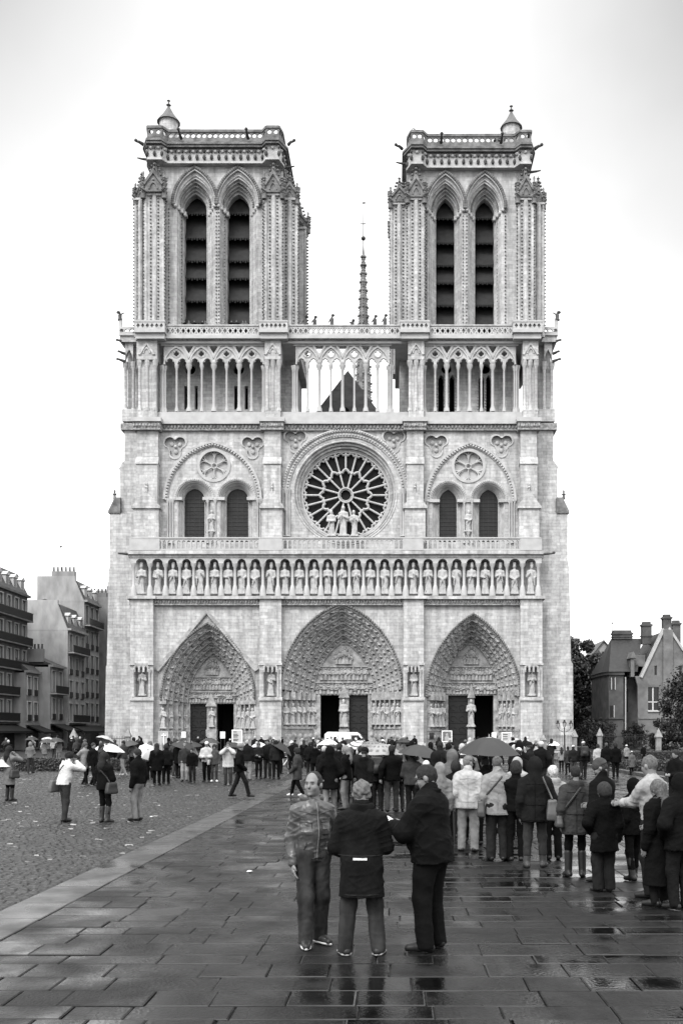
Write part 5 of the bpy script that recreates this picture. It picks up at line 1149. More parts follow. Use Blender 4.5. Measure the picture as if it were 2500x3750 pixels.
HW = mat("sooty_house_stone", .085, .9, .2, var=.35, vscale=.9, bump=.3, bscale=5); HWL = mat("grey_house_stone", .15, .9, .2, var=.3, vscale=.9, bump=.3, bscale=5); SLATE = mat("slate_roof", .025, .6, .35, var=.3, vscale=3)
def house():
    d = 130.0; o = empty("gabled_house", (dd(2340, d), gy(d + 4), 0), 0, "sooty stone house with steep slate roof, tall chimneys and a finial", "building")
    ox, oy = dd(2340, d), gy(d + 4); X = lambda px: dd(px, d) - ox; Z = lambda py: EYE + (HY - py) * d / F; Y = lambda q: gy(d + q) - oy
    m = MB(); m.plan([(X(2216), Y(2)), (X(2228), Y(0)), (X(2282), Y(0)), (X(2292), Y(2)), (X(2292), Y(9)), (X(2216), Y(9))], 0, Z(2472)); m.plan([(X(2212), Y(1.7)), (X(2226), Y(-.3)), (X(2284), Y(-.3)), (X(2296), Y(1.7)), (X(2296), Y(9)), (X(2212), Y(9))], Z(2472), Z(2462))
    m.plan([(X(2213), Y(1.8)), (X(2227), Y(-.2)), (X(2283), Y(-.2)), (X(2295), Y(1.8)), (X(2295), Y(9)), (X(2213), Y(9))], Z(2634), Z(2628))
    m.box(X(2292), X(2356), Y(2.4), Y(9), 0, Z(2440)); m.build("bay_wall", HW, o)
    g = MB(); hol = [[(X(2388), Z(2474)), (X(2397), Z(2474)), (X(2397), Z(2440)), (X(2388), Z(2440))], [(X(2365), Z(2602)), (X(2404), Z(2602)), (X(2404), Z(2518)), (X(2365), Z(2518))], [(X(2478), Z(2474)), (X(2488), Z(2474)), (X(2488), Z(2440)), (X(2478), Z(2440))]]
    g.plate([(X(2328), 0), (X(2560), 0), (X(2560), Z(2482)), (X(2440), Z(2306)), (X(2420), Z(2306)), (X(2340), Z(2478)), (X(2318), Z(2478)), (X(2328), Z(2516))], hol, Y(-1), Y(-.5)); g.box(X(2328), X(2560), Y(-.5), Y(9), 0, Z(2640)); g.box(X(2329), X(2560), Y(-1.12), Y(-1), Z(2634), Z(2628)); g.build("gable_wall", HWL, o)
    k = MB()
    k.ribbon([(X(2334), Z(2482)), (X(2418), Z(2304))], [(X(2343), Z(2484)), (X(2424), Z(2312))], Y(-1.25), Y(-.4)); k.ribbon([(X(2442), Z(2300)), (X(2564), Z(2486))], [(X(2437), Z(2308)), (X(2556), Z(2488))], Y(-1.25), Y(-.4)); k.build("coping", PALE, o)
    r = MB(); r.add([(X(2210), Y(1.5), Z(2461)), (X(2226), Y(-.5), Z(2461)), (X(2330), Y(-.5), Z(2461)), (X(2380), Y(4.5), Z(2327)), (X(2265), Y(4.5), Z(2327)), (X(2210), Y(9), Z(2461)), (X(2380), Y(9), Z(2461)), (X(2330), Y(1.5), Z(2461))], [(0, 1, 4), (1, 2, 3, 4), (0, 4, 5), (4, 3, 6, 5)]); r.prism([(X(2336), Z(2484)), (X(2560), Z(2484)), (X(2430), Z(2312))], Y(-.45), Y(9)); ro = r.build("roof", SLATE, o)
    for a, b, t, base, y in ((2270, 2343, 2296, 2330, 4.2), (2376, 2411, 2266, 2350, 3.5), (2421, 2451, 2253, 2330, -.9), (2482, 2512, 2264, 2420, 2.5)):
        c = MB(); x0, x1 = X(a), X(b); c.box(x0, x1, Y(y), Y(y + .9), Z(base), Z(t + 8)); c.box(x0 - .12, x1 + .12, Y(y - .12), Y(y + 1.02), Z(t + 16), Z(t + 10)); c.box(x0 + .1, x1 - .1, Y(y + .1), Y(y + .8), Z(t + 8), Z(t)); c.box(x0 - .1, x1 + .1, Y(y - .1), Y(y + 1), Z(base - 28 if base > 2340 else base - 8), Z(base - 33 if base > 2340 else base - 11)); c.build("chimney", HW, ro)
    c = MB(); c.box(X(2418), X(2453), Y(-1.3), Y(-1), Z(2540), Z(2310)); c.build("chimney_breast", HWL, o)
    f = MB(); f.lathe(X(2268), Y(4.3), [(.08, Z(2330)), (.05, Z(2306)), (.16, Z(2303)), (.04, Z(2299)), (.03, Z(2272)), (.14, Z(2270)), (.03, Z(2267)), (.02, Z(2236))], 6); f.build("finial", RAILM, o)
    dm = MB(); dm.box(X(2305), X(2318), Y(-.6), Y(2), Z(2480), Z(2410)); dm.prism([(X(2302), Z(2412)), (X(2326), Z(2412)), (X(2314), Z(2388))], Y(-.8), Y(2)); dm.box(X(2322), X(2365), Y(.5), Y(3), Z(2440), Z(2398)); dm.build("dormer", HWL, ro)
    for a, b, t, u, y in ((2388, 2397, 2440, 2474, -.75), (2365, 2404, 2518, 2602, -.75), (2478, 2488, 2440, 2474, -.75), (2231, 2236, 2482, 2526, -.04), (2245, 2250, 2482, 2526, -.04), (2233, 2246, 2584, 2630, -.04), (2303, 2314, 2520, 2606, 2.36)):
        w_ = MB(); w_.box(X(a), X(b), Y(y), Y(y + .06), Z(u), Z(t)); wo = w_.build("window", PANE, o)
        if b - a > 30: q = MB(); q.box(X(2381), X(2386), Y(y - .12), Y(y), Z(u), Z(t)); q.box(X(a), X(b), Y(y - .1), Y(y), Z(2574), Z(2570)); q.box(X(a - 2), X(b + 2), Y(-1.2), Y(-.8), Z(u + 6), Z(u)); q.build("mullion", CUR, wo)
        elif y > -.5 and y < 0: q = MB(); q.box(X(b), X(b + 3), Y(y - .04), Y(y + .03), Z(u), Z(t)); q.build("frame", CUR, wo)
    p = MB(); p.tube([(X(2289), Y(-.1), 0), (X(2289), Y(-.1), Z(2480))], .09, 6); p.build("drainpipe", CUR, o)
house()
o = empty("distant_house", (dd(2218, 190), gy(190), 0), 0, "pale steep house gable peeping out between chestnut tree and slate roof", "building")
m = MB(); k = 190 / F; Z = lambda y: EYE + (HY - y) * k; m.prism([(-48 * k, 0), (48 * k, 0), (48 * k, Z(2412)), (-8 * k, Z(2352)), (-48 * k, Z(2400))], 0, 8); m.build("wall", wmat(.22), o)
m = MB(); m.prism([(-50 * k, Z(2402)), (-8 * k, Z(2350)), (52 * k, Z(2416)), (52 * k, Z(2412)), (-8 * k, Z(2345)), (-50 * k, Z(2396))], -.3, 8.3); m.lathe(-8 * k, 0, [(.1, Z(2350)), (.03, Z(2325))], 5); m.build("roof", ZINC, o)

# =================================================================== THINGS ON THE SQUARE
WHITE = mat("white_paint", .72, .45, .4); BLACK = mat("black_plastic", .012, .5, .4); RUB = mat("black_rubber", .012, .8, .2); CHROME = mat("chrome", .4, .25, .5); PAPER = mat("white_paper", .75, .7, .2)
def van():
    d = 99.0; o = empty("white_van", (dd(1275, d), gy(d), 0), 0, "white delivery van parked before the central portal behind the crowd", "van")
    b = MB(); pr = [(-2.3, .35), (2.2, .35), (2.35, .7), (2.3, 1.0), (1.75, 1.15), (1.15, 1.95), (.9, 2.12), (-2.05, 2.16), (-2.3, 1.95)]; b.prism(pr, -.93, .93); b.prism([(x * .97, z + .02) for x, z in pr[4:]] + [(-2.2, 1.0), (1.9, 1.0)], -.88, .88); b.build("body", WHITE, o)
    for s in (-1, 1):
        w_ = MB(); y = s * .94; w_.prism([(.35, 1.2), (1.5, 1.2), (1.05, 1.85), (.35, 1.85)], y - .008, y + .008); w_.build("side_window", PANE, o)
        dr = MB(); dr.box(.28, .31, y - .006, y + .006, .5, 1.95); dr.box(-1.0, -.97, y - .006, y + .006, .5, 1.95); dr.box(.4, .6, y - .02, y + .02, 1.02, 1.07); dr.build("door_seam", BLACK, o)
        h = MB(); h.ell((2.3, s * .7, .85), (.08, .18, .12), 8, 5); h.build("headlight", CHROME, o)
        for x in (-1.5, 1.5):
            t = MB(); t.tube([(x, s * .96 - .1, .34), (x, s * .96 + .1, .34)], .34, 18); to = t.build("wheel", RUB, o); r_ = MB(); r_.tube([(x, s * .97 + s * .09, .34), (x, s * .97 + s * .11, .34)], .2, 14); r_.build("rim", CHROME, to)
    g = MB(); g.add([(1.72, -.8, 1.2), (1.72, .8, 1.2), (1.2, .72, 1.93), (1.2, -.72, 1.93)], [(0, 1, 2, 3)]); g.v = [(x + .04, y, z) for x, y, z in g.v]; g.build("windscreen", PANE, o)
van()
def board(px, py0, py1, w_px, d, name, label, cat, style):
    k = d / F; o = empty(name, (dd(px, d), gy(d), 0), 0, label, cat); z0, z1 = EYE + (HY - py1) * k, EYE + (HY - py0) * k; w_ = w_px * k / 2
    b = MB(); b.plate([(-w_, z0), (w_, z0), (w_, z1), (-w_, z1)], [[(-w_ + .1, z0 + .1), (w_ - .1, z0 + .1), (w_ - .1, z1 - .1), (-w_ + .1, z1 - .1)]], 0, .06); b.build("frame", WHITE if style != 'dark' else CARVED, o)
    s = MB()
    for x in (-w_ + .06, w_ - .06): s.box(x - .03, x + .03, .07, .12, 0, z1)
    s.build("leg", RAILM, o)
    p = MB(); p.box(-w_ + .1, w_ - .1, .02, .05, z0 + .1, z1 - .1); po = p.build("panel", {'text': mat("pale_board", .4, .7), 'icon': mat("icon_panel", .12, .7, var=.5, vscale=6), 'dark': CARVED, 'white': PAPER}[style], o)
    if style == 'text':
        t = MB(); z = z1 - .2
        while z > z0 + .2: t.box(-w_ + .16, -w_ + .16 + (w_ * 1.1) * rg.uniform(.6, 1), .008, .019, z - .08, z); z -= .15 if rg.random() < .7 else .24
        t.build("print_line", BLACK, po)
    if style == 'icon': t = MB(); t.ell((0, .01, z1 - .45), (.13, .02, .16), 10, 6); t.ell((0, .012, z0 + .36), (.26, .012, .3), 10, 6); t.build("painted_figure", mat("icon_paint", .3, .7), po)
    if style == 'dark': t = MB(); zc = (z0 + z1) / 2; t.box(.0, .1, -.08, -.02, z0 - .15, z1 - .25); t.box(-.2, .3, -.081, -.019, zc + .12, zc + .24); t.build("cross", WHITE, po)
    if style == 'white':
        t = MB(); z = z1 - .18
        while z > z0 + .15: t.box(-w_ + .15, w_ - .15, .012, .019, z - .02, z); z -= .09
        t.build("print_line", mat("grey_ink", .12, .8), po)
    return o
board(598, 2678, 2722, 36, 106, "notice_board", "dark framed board carrying a white cross beside the north portal", "board", 'dark')
board(672, 2680, 2702, 16, 108, "notice_sheet", "small white sheet posted beside the closed door of the north portal", "notice", 'white')
board(815, 2680, 2705, 18, 108, "notice_sheet", "white printed notice standing in the open doorway of the north portal", "notice", 'white')
board(868, 2673, 2722, 39, 106, "notice_board", "white framed information board with dark text by the open north door", "board", 'text')
board(1636, 2676, 2718, 38, 106, "icon_board", "white framed picture board showing a haloed figure near the south portal", "board", 'icon')
board(1808, 2683, 2704, 17, 107, "notice_sheet", "small white notice beside the open door of the south portal", "notice", 'white')
board(1854, 2682, 2720, 37, 106, "notice_board", "white framed board standing at the end of the south portal", "board", 'text')
o = empty("loudspeaker", (dd(1580, 105), gy(105), 0), 0, "black loudspeaker box on a thin stand beside the south portal", "loudspeaker"); k = 105 / F; z0, z1 = EYE + (HY - 2710) * k, EYE + (HY - 2684) * k
m = MB(); m.box(-.26, .26, -.2, .2, z0, z1); m.build("cabinet", BLACK, o); m = MB(); m.tube([(0, 0, 0), (0, 0, z0)], .025, 6); m.tube([(-.35, 0, .02), (0, 0, .6), (.35, 0, .02)], .018, 5); m.build("stand", RAILM, o); m = MB(); m.lathe(0, 0, [(.18, 0), (.1, .03)], 12); m.v = [(x, -.2 - z, (z0 + z1) / 2 - .1 + y) for x, y, z in m.v]; m.build("cone", RUB, o)
def bicycle(px, py):
    d = EYE * F / (py - HY); o = empty("bicycle", (dd(px, d), gy(d), 0), R(60), "bicycle with pale front wheel leaning among the bystanders on the cobbles", "bicycle")
    for x in (-.52, .52):
        w_ = MB(); w_.tube([(x + .33 * math.cos(t), 0, .34 + .33 * math.sin(t)) for t in np.linspace(0, 6.2832, 25)], .022, 6); wo = w_.build("wheel", RUB, o)
        s = MB()
        for t in np.linspace(0, 3.14, 9)[:-1]: s.tube([(x - .32 * math.cos(t), 0, .34 - .32 * math.sin(t)), (x + .32 * math.cos(t), 0, .34 + .32 * math.sin(t))], .004, 4)
        s.build("spoke", CHROME, wo)
    f = MB()
    for a, b in (((-.52, 0, .34), (-.08, 0, .3)), ((-.52, 0, .34), (-.2, 0, .78)), ((-.08, 0, .3), (-.24, 0, .88)), ((-.2, 0, .76), (.36, 0, .8)), ((-.08, 0, .3), (.38, 0, .72)), ((.34, 0, .92), (.52, 0, .34))): f.tube([a, b], .018, 6)
    f.build("frame", WHITE, o); s = MB(); s.ell((-.25, 0, .92), (.14, .07, .035), 8, 5); s.build("saddle", BLACK, o); h = MB(); h.tube([(.2, -.27, 1.0), (.34, -.1, .98), (.34, .1, .98), (.2, .27, 1.0)], .014, 6); h.build("handlebar", CHROME, o)
bicycle(1042, 2822)
for px, py, lab in ((914, 3194, "crumpled scrap of white paper on the wet slabs"), (555, 2993, "pale scrap of litter on the cobbles near the man in light trousers")):
    d = EYE * F / (py - HY); m = MB(); m.add([(-.045, -.03, .0), (.035, -.04, .01), (.05, .03, 0), (-.03, .04, .012), (0, 0, .02)], [(0, 1, 4), (1, 2, 4), (2, 3, 4), (3, 0, 4)]); q = m.build("paper_scrap", PAPER); q.location = (dd(px, d), gy(d), .006); tag(q, lab, "litter")

# =================================================================== PEOPLE
def cloth(g, kind="wool_cloth", rough=.88): g = round(g * (.4 if g < .04 else .62 if g < .09 else .85), 4); return mat(kind, g, rough, .04, var=.26, vscale=7, bump=.75, bscale=20, bdist=.014)
def rotz(a): c, s = math.cos(a), math.sin(a); return np.array([[c, -s, 0], [s, c, 0], [0, 0, 1]])
def rotx(a): c, s = math.cos(a), math.sin(a); return np.array([[1, 0, 0], [0, c, -s], [0, s, c]])
def ik(a, b, l1, l2, pole):
    a, b = np.array(a, float), np.array(b, float); d = b - a; L = np.linalg.norm(d); Lc = min(L, (l1 + l2) * .998); d = d / (L + 1e-9); b = a + d * Lc
    x = (l1 * l1 - l2 * l2 + Lc * Lc) / (2 * Lc); h = math.sqrt(max(0, l1 * l1 - x * x)); p = np.array(pole, float); p = p - d * (p @ d); p /= np.linalg.norm(p) + 1e-9
    return a + d * x + p * h, b
ARM = {'down': ((.05, .03, -.53), (.3, -1, 0)), 'pocket': ((-.01, .10, -.40), (1, -.9, 0)), 'front': ((-.10, .25, -.30), (.8, -.6, -.8)), 'read': ((-.10, .30, -.20), (.9, -.3, -1)), 'belly': ((-.08, .2, -.36), (1, -.6, -.3)),
       'camera': ((-.13, .22, .12), (1, .3, -1)), 'brolly': ((-.10, .22, -.14), (.8, -.3, -1)), 'back': ((-.1, -.16, -.42), (1, -.8, 0)), 'fore': ((.03, .2, -.47), (.3, -1, -.2)), 'aft': ((.07, -.2, -.46), (.3, -1, -.2)),
       'hold': ((.0, .26, -.36), (.6, -1, -.3)), 'bag': ((.05, .06, -.34), (.9, -.9, 0)), 'reach': ((-.22, .42, -.22), (.6, -.4, -1)), 'cross': ((-.22, .2, -.24), (.9, -.2, -.8))}
PEOPLE = []
def person(label, px, head, foot, face=0, w=1.0, lean=0, stance=.1, step=0.0, arms=('down', 'down'), yaw=0, pitch=8, top=(.05, .9, .016), hood=None, hat=None, hair=('short', .03), legs=(.03, .012), boots=False, skirt=None,
           shoes=.015, skin=.36, collar=True, group=None, d=None, res=None, seed=None, detail=False, belly=0.0, foldt=None, topmat=None, legmat=None, cat="person", Y=None, xw=None, H=None, zw=0.0):
    d = d or EYE * F / (foot - HY)
    H = H or ((foot - head) * d / F); s = H / 1.75; seed = len(PEOPLE) if seed is None else seed
    x = xw if xw is not None else (px - CX) * d / F
    o = empty("person", (x, gy(d), zw), R(face), label, cat, group); o.scale = (s, s, s)
    h = (res or (.011 if d < 11 else .016 if d < 20 else .022 if d < 36 else .03)); fine = h <= .016
    ww = w ** .6
    L = rotx(-R(lean)); pel = np.array((0, -.02 - lean * .002, .95)); sp = lambda z, y=0, xx=0: pel + L @ np.array((xx, y, z))
    chest, shc, nb = sp(.36), sp(.475), sp(.545)
    HR = rotz(R(yaw)) @ rotx(-R(pitch)); hc = nb + np.array((0, .025 + lean * .001, .145)); hp = lambda *p: hc + HR @ np.array(p)
    shs, els, wrs = {}, {}, {}
    for sd, nm in ((-1, arms[0]), (1, arms[1])):
        t, pole = ARM[nm]; shs[sd] = shc + np.array((sd * .170 * ww, 0, -.05)); els[sd], wrs[sd] = ik(shs[sd], shs[sd] + np.array((sd * t[0] + (sd * .05 * (w - 1) * 2), t[1] + belly * .5, t[2])), .29, .26, (sd * pole[0], pole[1], pole[2]))
    hips, knees, anks = {}, {}, {}
    for sd in (-1, 1):
        hips[sd] = np.array((sd * .088 * ww, 0, .92)); anks[sd] = np.array((sd * stance, sd * step, .085 + (.05 if sd * step < -.15 else 0))); knees[sd], anks[sd] = ik(hips[sd], anks[sd], .421, .418, (sd * .12, 1, 0))
    # ---- body: one continuous skin surface
    b = Sdf()
    b.rc(pel, chest, .12 * ww, .13 * ww, .03, .7); b.rc(shs[-1] * .8 + shs[1] * .2, shs[1] * .8 + shs[-1] * .2, .06, .06, .05)
    for sd in (-1, 1):
        b.rc(shs[sd], els[sd], .048, .038); b.rc(els[sd], wrs[sd], .036, .026); b.rc(hips[sd], knees[sd], .068, .05); b.rc(knees[sd], anks[sd], .048, .034)
        ft = rotz(-sd * .25) @ np.array((0, .12, -.045)); b.rc(anks[sd] + (0, -.03, -.04), anks[sd] + ft, .032, .028)
    b.rc(nb - (0, .01, .08), hp(0, -.015, -.07), .062, .056, .03)
    b.el(hp(0, -.008, .015), (.079, .097, .108), .03, HR); b.el(hp(0, .028, -.058), (.058, .064, .068), .04, HR)
    if fine:
        b.rc(hp(0, .088, .012), hp(0, .108, -.024), .009, .014, .012); b.rc(hp(-.032, .082, .03), hp(.032, .082, .03), .011, .011, .02); b.el(hp(0, .08, -.098), (.022, .02, .018), .02, HR)
        for sd in (-1, 1): b.el(hp(sd * .086, -.008, -.012), (.013, .022, .034), .01, HR); b.el(hp(sd * .032, .1, .012), (.016, .016, .011), .012, HR, '-'); b.el(hp(sd * .04, .07, -.03), (.022, .02, .022), .025, HR)
        b.rc(hp(-.018, .087, -.06), hp(.018, .087, -.06), .008, .008, .01); b.rc(hp(-.02, .1, -.0665), hp(.02, .1, -.0665), .0045, .0045, .004, op='-')
    for sd in (-1, 1):
        dv = wrs[sd] - els[sd]; dv /= np.linalg.norm(dv); n_ = np.array((-sd, .25, 0.)); n_ -= dv * (n_ @ dv); n_ /= np.linalg.norm(n_); wd = np.cross(dv, n_); fw = wd if wd[1] > 0 else -wd
        if arms[(sd + 1) // 2] == 'pocket': b.rc(wrs[sd], wrs[sd] - dv * .02, .026, .026)
        elif fine:
            k_ = 1.0
            for e in (-1, 1): b.rc(wrs[sd], wrs[sd] + dv * .085 * k_ + wd * .02 * e, .024, .019, .015)
            cu = .5 if arms[(sd + 1) // 2] in ('down', 'fore', 'aft') else 1.1
            for i in range(4):
                bs = wrs[sd] + dv * .09 * k_ + fw * (1.5 - i) * .0205; l = (.078, .086, .08, .064)[i] * k_; d1 = dv * math.cos(cu * .5) + n_ * math.sin(cu * .5); d2 = dv * math.cos(cu * 1.3) + n_ * math.sin(cu * 1.3)
                b.rc(bs, bs + d1 * l * .55, .0115, .0105, .006); b.rc(bs + d1 * l * .55, bs + d1 * l * .55 + d2 * l * .5, .0105, .009, .006)
            tb = wrs[sd] + dv * .03 + fw * .028; tm = tb + (dv * .75 + fw * .55 + n_ * .25) * .042; b.rc(tb, tm, .014, .012, .012); b.rc(tm, tm + (dv * .9 + n_ * .35) * .034, .012, .0095, .006)
        else: b.rc(wrs[sd], wrs[sd] + dv * .09, .036, .034); b.rc(wrs[sd] + dv * .09, wrs[sd] + dv * .14 + n_ * .03, .03, .022); b.rc(wrs[sd] + dv * .03, wrs[sd] + dv * .07 + fw * .05, .018, .014)
    skm = mat("skin", round(skin * .42, 3), .6, .35, var=.08, vscale=14)
    link("body", b.mesh("body", h, .03), skm, o)
    # ---- legs
    if legs:
        g, p = legs; t = Sdf(); t.rc((-.05 * ww, -.02, .93), (.05 * ww, -.02, .93), .128 * ww + p, None, .03, .85)
        for sd in (-1, 1):
            a2 = anks[sd] + (0, -.012, -.03); t.rc(hips[sd] - (0, .01, .01), knees[sd], .084 * ww + p, .058 + p, .04); t.rc(knees[sd], a2, .058 + p, .046 + p * 1.3, .05)
        t.noise(.003, (10, 10, 9), seed).fold(.007 if h < .012 else .008, (15, 15, 5), seed).fold(.004, (8, 8, 13), seed + 2).cut((0, 0, -1), -(.035 if not boots else .2)).cut((0, 0, 1), 1.02)
        link("trousers", t.mesh("trousers", h, .03), legmat or cloth(g, "trouser_cloth"), o)
    if skirt:
        g, hem, fl = skirt; t = Sdf(); t.rc((0, 0, 1.0), (0, 0, hem - .05), .15, .15 + fl, .03, .8); t.noise(.012, (16, 16, 3), seed).cut((0, 0, -1), -hem); link("skirt", t.mesh("skirt", h), cloth(g), o)
    sh = Sdf()
    for sd in (-1, 1):
        fd = rotz(-sd * .28) @ np.array((0, 1., 0)); a_ = anks[sd]; z0 = a_[2] - .085
        sh.rc(a_ * (1, 1, 0) - fd * .055 + (0, 0, z0 + .045), a_ * (1, 1, 0) + fd * .055 + (0, 0, z0 + .05), .046, .047, .02); sh.rc(a_ * (1, 1, 0) + fd * .05 + (0, 0, z0 + .044), a_ * (1, 1, 0) + fd * .155 + (0, 0, z0 + .032), .047, .038, .02)
        if boots: sh.rc(a_, a_ + (knees[sd] - a_) * .72, .058, .068, .03)
    if not step: sh.cut((0, 0, -1), 0)
    link("shoe_pair", sh.mesh("shoe_pair", min(h, .022)), mat("shoe_leather", round(shoes * (.6 if shoes < .1 else 1), 3), .5, .3), o)
    # ---- upper garment
    g, hem, p = top; t = Sdf()
    t.rc(pel, sp(.2, .02 + belly * .6), .150 * w + p, .150 * w + p + belly, .06, .72); t.rc(sp(.2, .02 + belly * .5), chest, .150 * w + p + belly, .168 * w ** .8 + p, .06, .7)
    t.rc(shs[-1] * .78 + shs[1] * .22 - (0, 0, .005), shs[1] * .78 + shs[-1] * .22 - (0, 0, .005), .075 * ww + p, None, .07, .9); t.rc(shc, nb, .09 + p * .6, .066, .06)
    if hem < .93: t.rc((0, -.02, .98), (0, -.02 - lean * .001, hem - .04), .152 * w + p + belly * .4, .168 * w + p + (.93 - hem) * .07, .06, .74)
    if collar: t.rc(nb - (0, .0, .03), nb + (0, -.012, .05), .078, .074, .02)
    fold = foldt or .012 if h < .012 else .012 if fine else .009
    t.noise(.004, (8, 8, 9), seed + 5).fold(fold, (8, 8, 14) if hem > .75 else (12, 12, 7), seed + 9).cut((0, 0, -1), -hem)
    for sd in (-1, 1): wr = els[sd] + (wrs[sd] - els[sd]) * .97; t.rc(shs[sd], els[sd], .058 * ww + p, .049 * ww + p, .035); t.rc(els[sd], wr, .049 * ww + p, .038 + p * .9, .03)
    t.fold(.011 if fine else .007, (10, 10, 22), seed + 6)
    if hood == 'up': t.el(hp(0, -.02, .01), (.118, .135, .15), .03, HR); t.rc(hp(0, -.05, -.06), nb - (0, .03, .02), .1, .11, .04); t.el(hp(0, .13, -.015), (.078, .115, .11), .02, HR, '-')
    if hood == 'up': t.fold(.007, (16, 16, 12), seed + 3)
    if hood == 'down': t.el(nb + (0, -.085, -.01), (.125, .065, .085), .03); t.el(nb + (0, -.07, .05), (.07, .05, .05), .02, None, '-')
    tm = topmat or cloth(g); to = link("jacket" if hem > .78 else "coat", t.mesh("jacket", h, .035), tm, o)
    # ---- hair and hats
    if hair and hood != 'up':
        st, hg = hair; a = Sdf(); bulk = {'short': 0, 'bald': .003, 'curly': .008, 'long': .012, 'bun': .01, 'bob': .02}[st]
        a.el(hp(0, -.014, .02), (.084 + bulk, .104 + bulk, .113 + bulk), .02, HR)
        if st in ('bob',): a.el(hp(0, -.03, -.045), (.1, .095, .085), .04, HR)
        a.el(hp(0, .135 if st != 'bald' else .118 if st != 'bald' else .134, -.075 if st != 'bald' else .04), (.088 if st != 'bald' else .084, .10 if st != 'bald' else .115, .135 if st != 'bald' else .105), .012, HR, '-')
        if st == 'bald': n_ = HR @ np.array((0, 1., .28)); a.cut(n_, float(n_ @ hc) + .052); a.ops = [q_ for q_ in a.ops if not (q_[0] == 'el' and q_[-1] == '-')]
        n_ = HR @ np.array((0, .25, -1.)); a.cut(n_, float(n_ @ hc) + (.075 if st not in ('bob',) else .12))
        if st == 'long':
            a.rc(hp(0, -.07, 0), nb + (0, -.10, -.08), .085, .1, .05, .8); a.rc(nb + (0, -.10, -.05), nb + (0, -.12, -.2), .095, .06, .05, .7)
        if st == 'bun': a.el(hp(0, -.12, .03), (.045, .045, .045), .02)
        a.noise(.006 if st != 'curly' else .011, (45, 45, 45), seed)
        link("hair", a.mesh("hair", min(h, .02), .02), mat("hair", round(hg * (.6 if hg < .05 else .85), 3), .8, .2, var=.45, vscale=38, bump=.5, bscale=90, bdist=.01), o)
    if hat:
        st, hg = hat; a = Sdf()
        if st == 'beanie': a.el(hp(0, -.012, .035), (.094, .112, .112), .02, HR); n_ = HR @ np.array((0, -.15, -1.)); a.cut(n_, float(n_ @ hc) + .0); a.noise(.004, (60, 60, 60), seed)
        elif st == 'cap': a.el(hp(0, -.008, .04), (.09, .108, .098), .02, HR); n_ = HR @ np.array((0, 0, -1.)); a.cut(n_, float(n_ @ hc) - .03); a.el(hp(0, .115, .035), (.07, .075, .012), .01, HR)
        elif st == 'hat': a.el(hp(0, -.008, .05), (.095, .11, .095), .02, HR); n_ = HR @ np.array((0, 0, -1.)); a.cut(n_, float(n_ @ hc) - .03); a.el(hp(0, -.005, .035), (.15, .165, .014), .01, HR)
        link("hat", a.mesh("hat", min(h, .02), .02), cloth(hg, "hat_cloth"), o)
    Rz = rotz(R(face)); W = lambda q: Vector((x, gy(d), zw)) + Vector((Rz @ (np.array(q) * s)).tolist())
    r = dict(o=o, s=s, x=x, d=d, face=face, hand=wrs, sh=shs, nb=nb, hc=hc, HR=HR, hp=hp, pel=pel, top=t, topo=to, W=W, head=hc, elbow=els, w=w, p=p, knees=knees, anks=anks, belly=belly, h=h, hem=hem)
    PEOPLE.append(r); return r
def attach(P, name, label, cat, group=None):
    e = empty(name, tuple(P['o'].location), P['o'].rotation_euler.z, label, cat, group); e.scale = P['o'].scale; return e
def march(sdf, o, dv, n=60):
    o = np.array(o, float); dv = np.array(dv, float)
    for _ in range(n):
        v = float(sdf(o[None, :].astype(f4))[0]);
        if abs(v) < .0008: break
        o = o + dv * max(min(v, .05), -.02) * .7
    return o
def shoulder_bag(P, label, side=1, g=.03, size=(.15, .06, .11), cross=True, z=-.05, y=-.02, m_=None, group=None):
    e = attach(P, "shoulder_bag", label, "bag", group); c = P['pel'] + np.array((side * (.17 * P['w'] + .09), y, z)); b = Sdf(); h = P['h']
    sx, sy, sz = size; b.grow(c, max(size) + .06); C_ = np.array(c, f4); b.shell(lambda v, P_: np.minimum(v, np.linalg.norm(np.maximum(np.abs(P_ - C_) - np.array((sy * .6, sx * (1.05 - .0), sz * .95), f4) * (1 - .25 * np.clip((P_[:, 2:3] - C_[2]) / sz, -.6, 1)), 0), axis=1) - .028)); b.noise(.008, (12, 12, 12), 4)
    mm_ = m_ or mat("bag_leather", round(g, 3), .5, .4, var=.2, vscale=6); link("bag_body", b.mesh("bag_body", h), mm_, e)
    m = MB(); s2 = -side if cross else side; sh = P['sh'][s2] * .62 + P['nb'] * .38 + np.array((0, 0, .035 + P['p']))
    for sg in (-1, 1):
        pts = [c + np.array((-side * .0, sg * sx * .5, sz))]
        for q in (.3, .6, .85):
            b0 = np.array(pts[0]) * (1 - q) + sh * q; o_ = b0 * np.array((1, 0, 1)) + np.array((0, sg * .5, 0)); hit = march(P['top'], o_, (0, -sg, 0)); pts.append(hit + np.array((0, sg * .012, 0)) if abs(hit[1]) < .45 else b0)
        pts.append(sh); m.tube(pts, .016, 5)
    m.build("strap", mm_, e, 60); return e
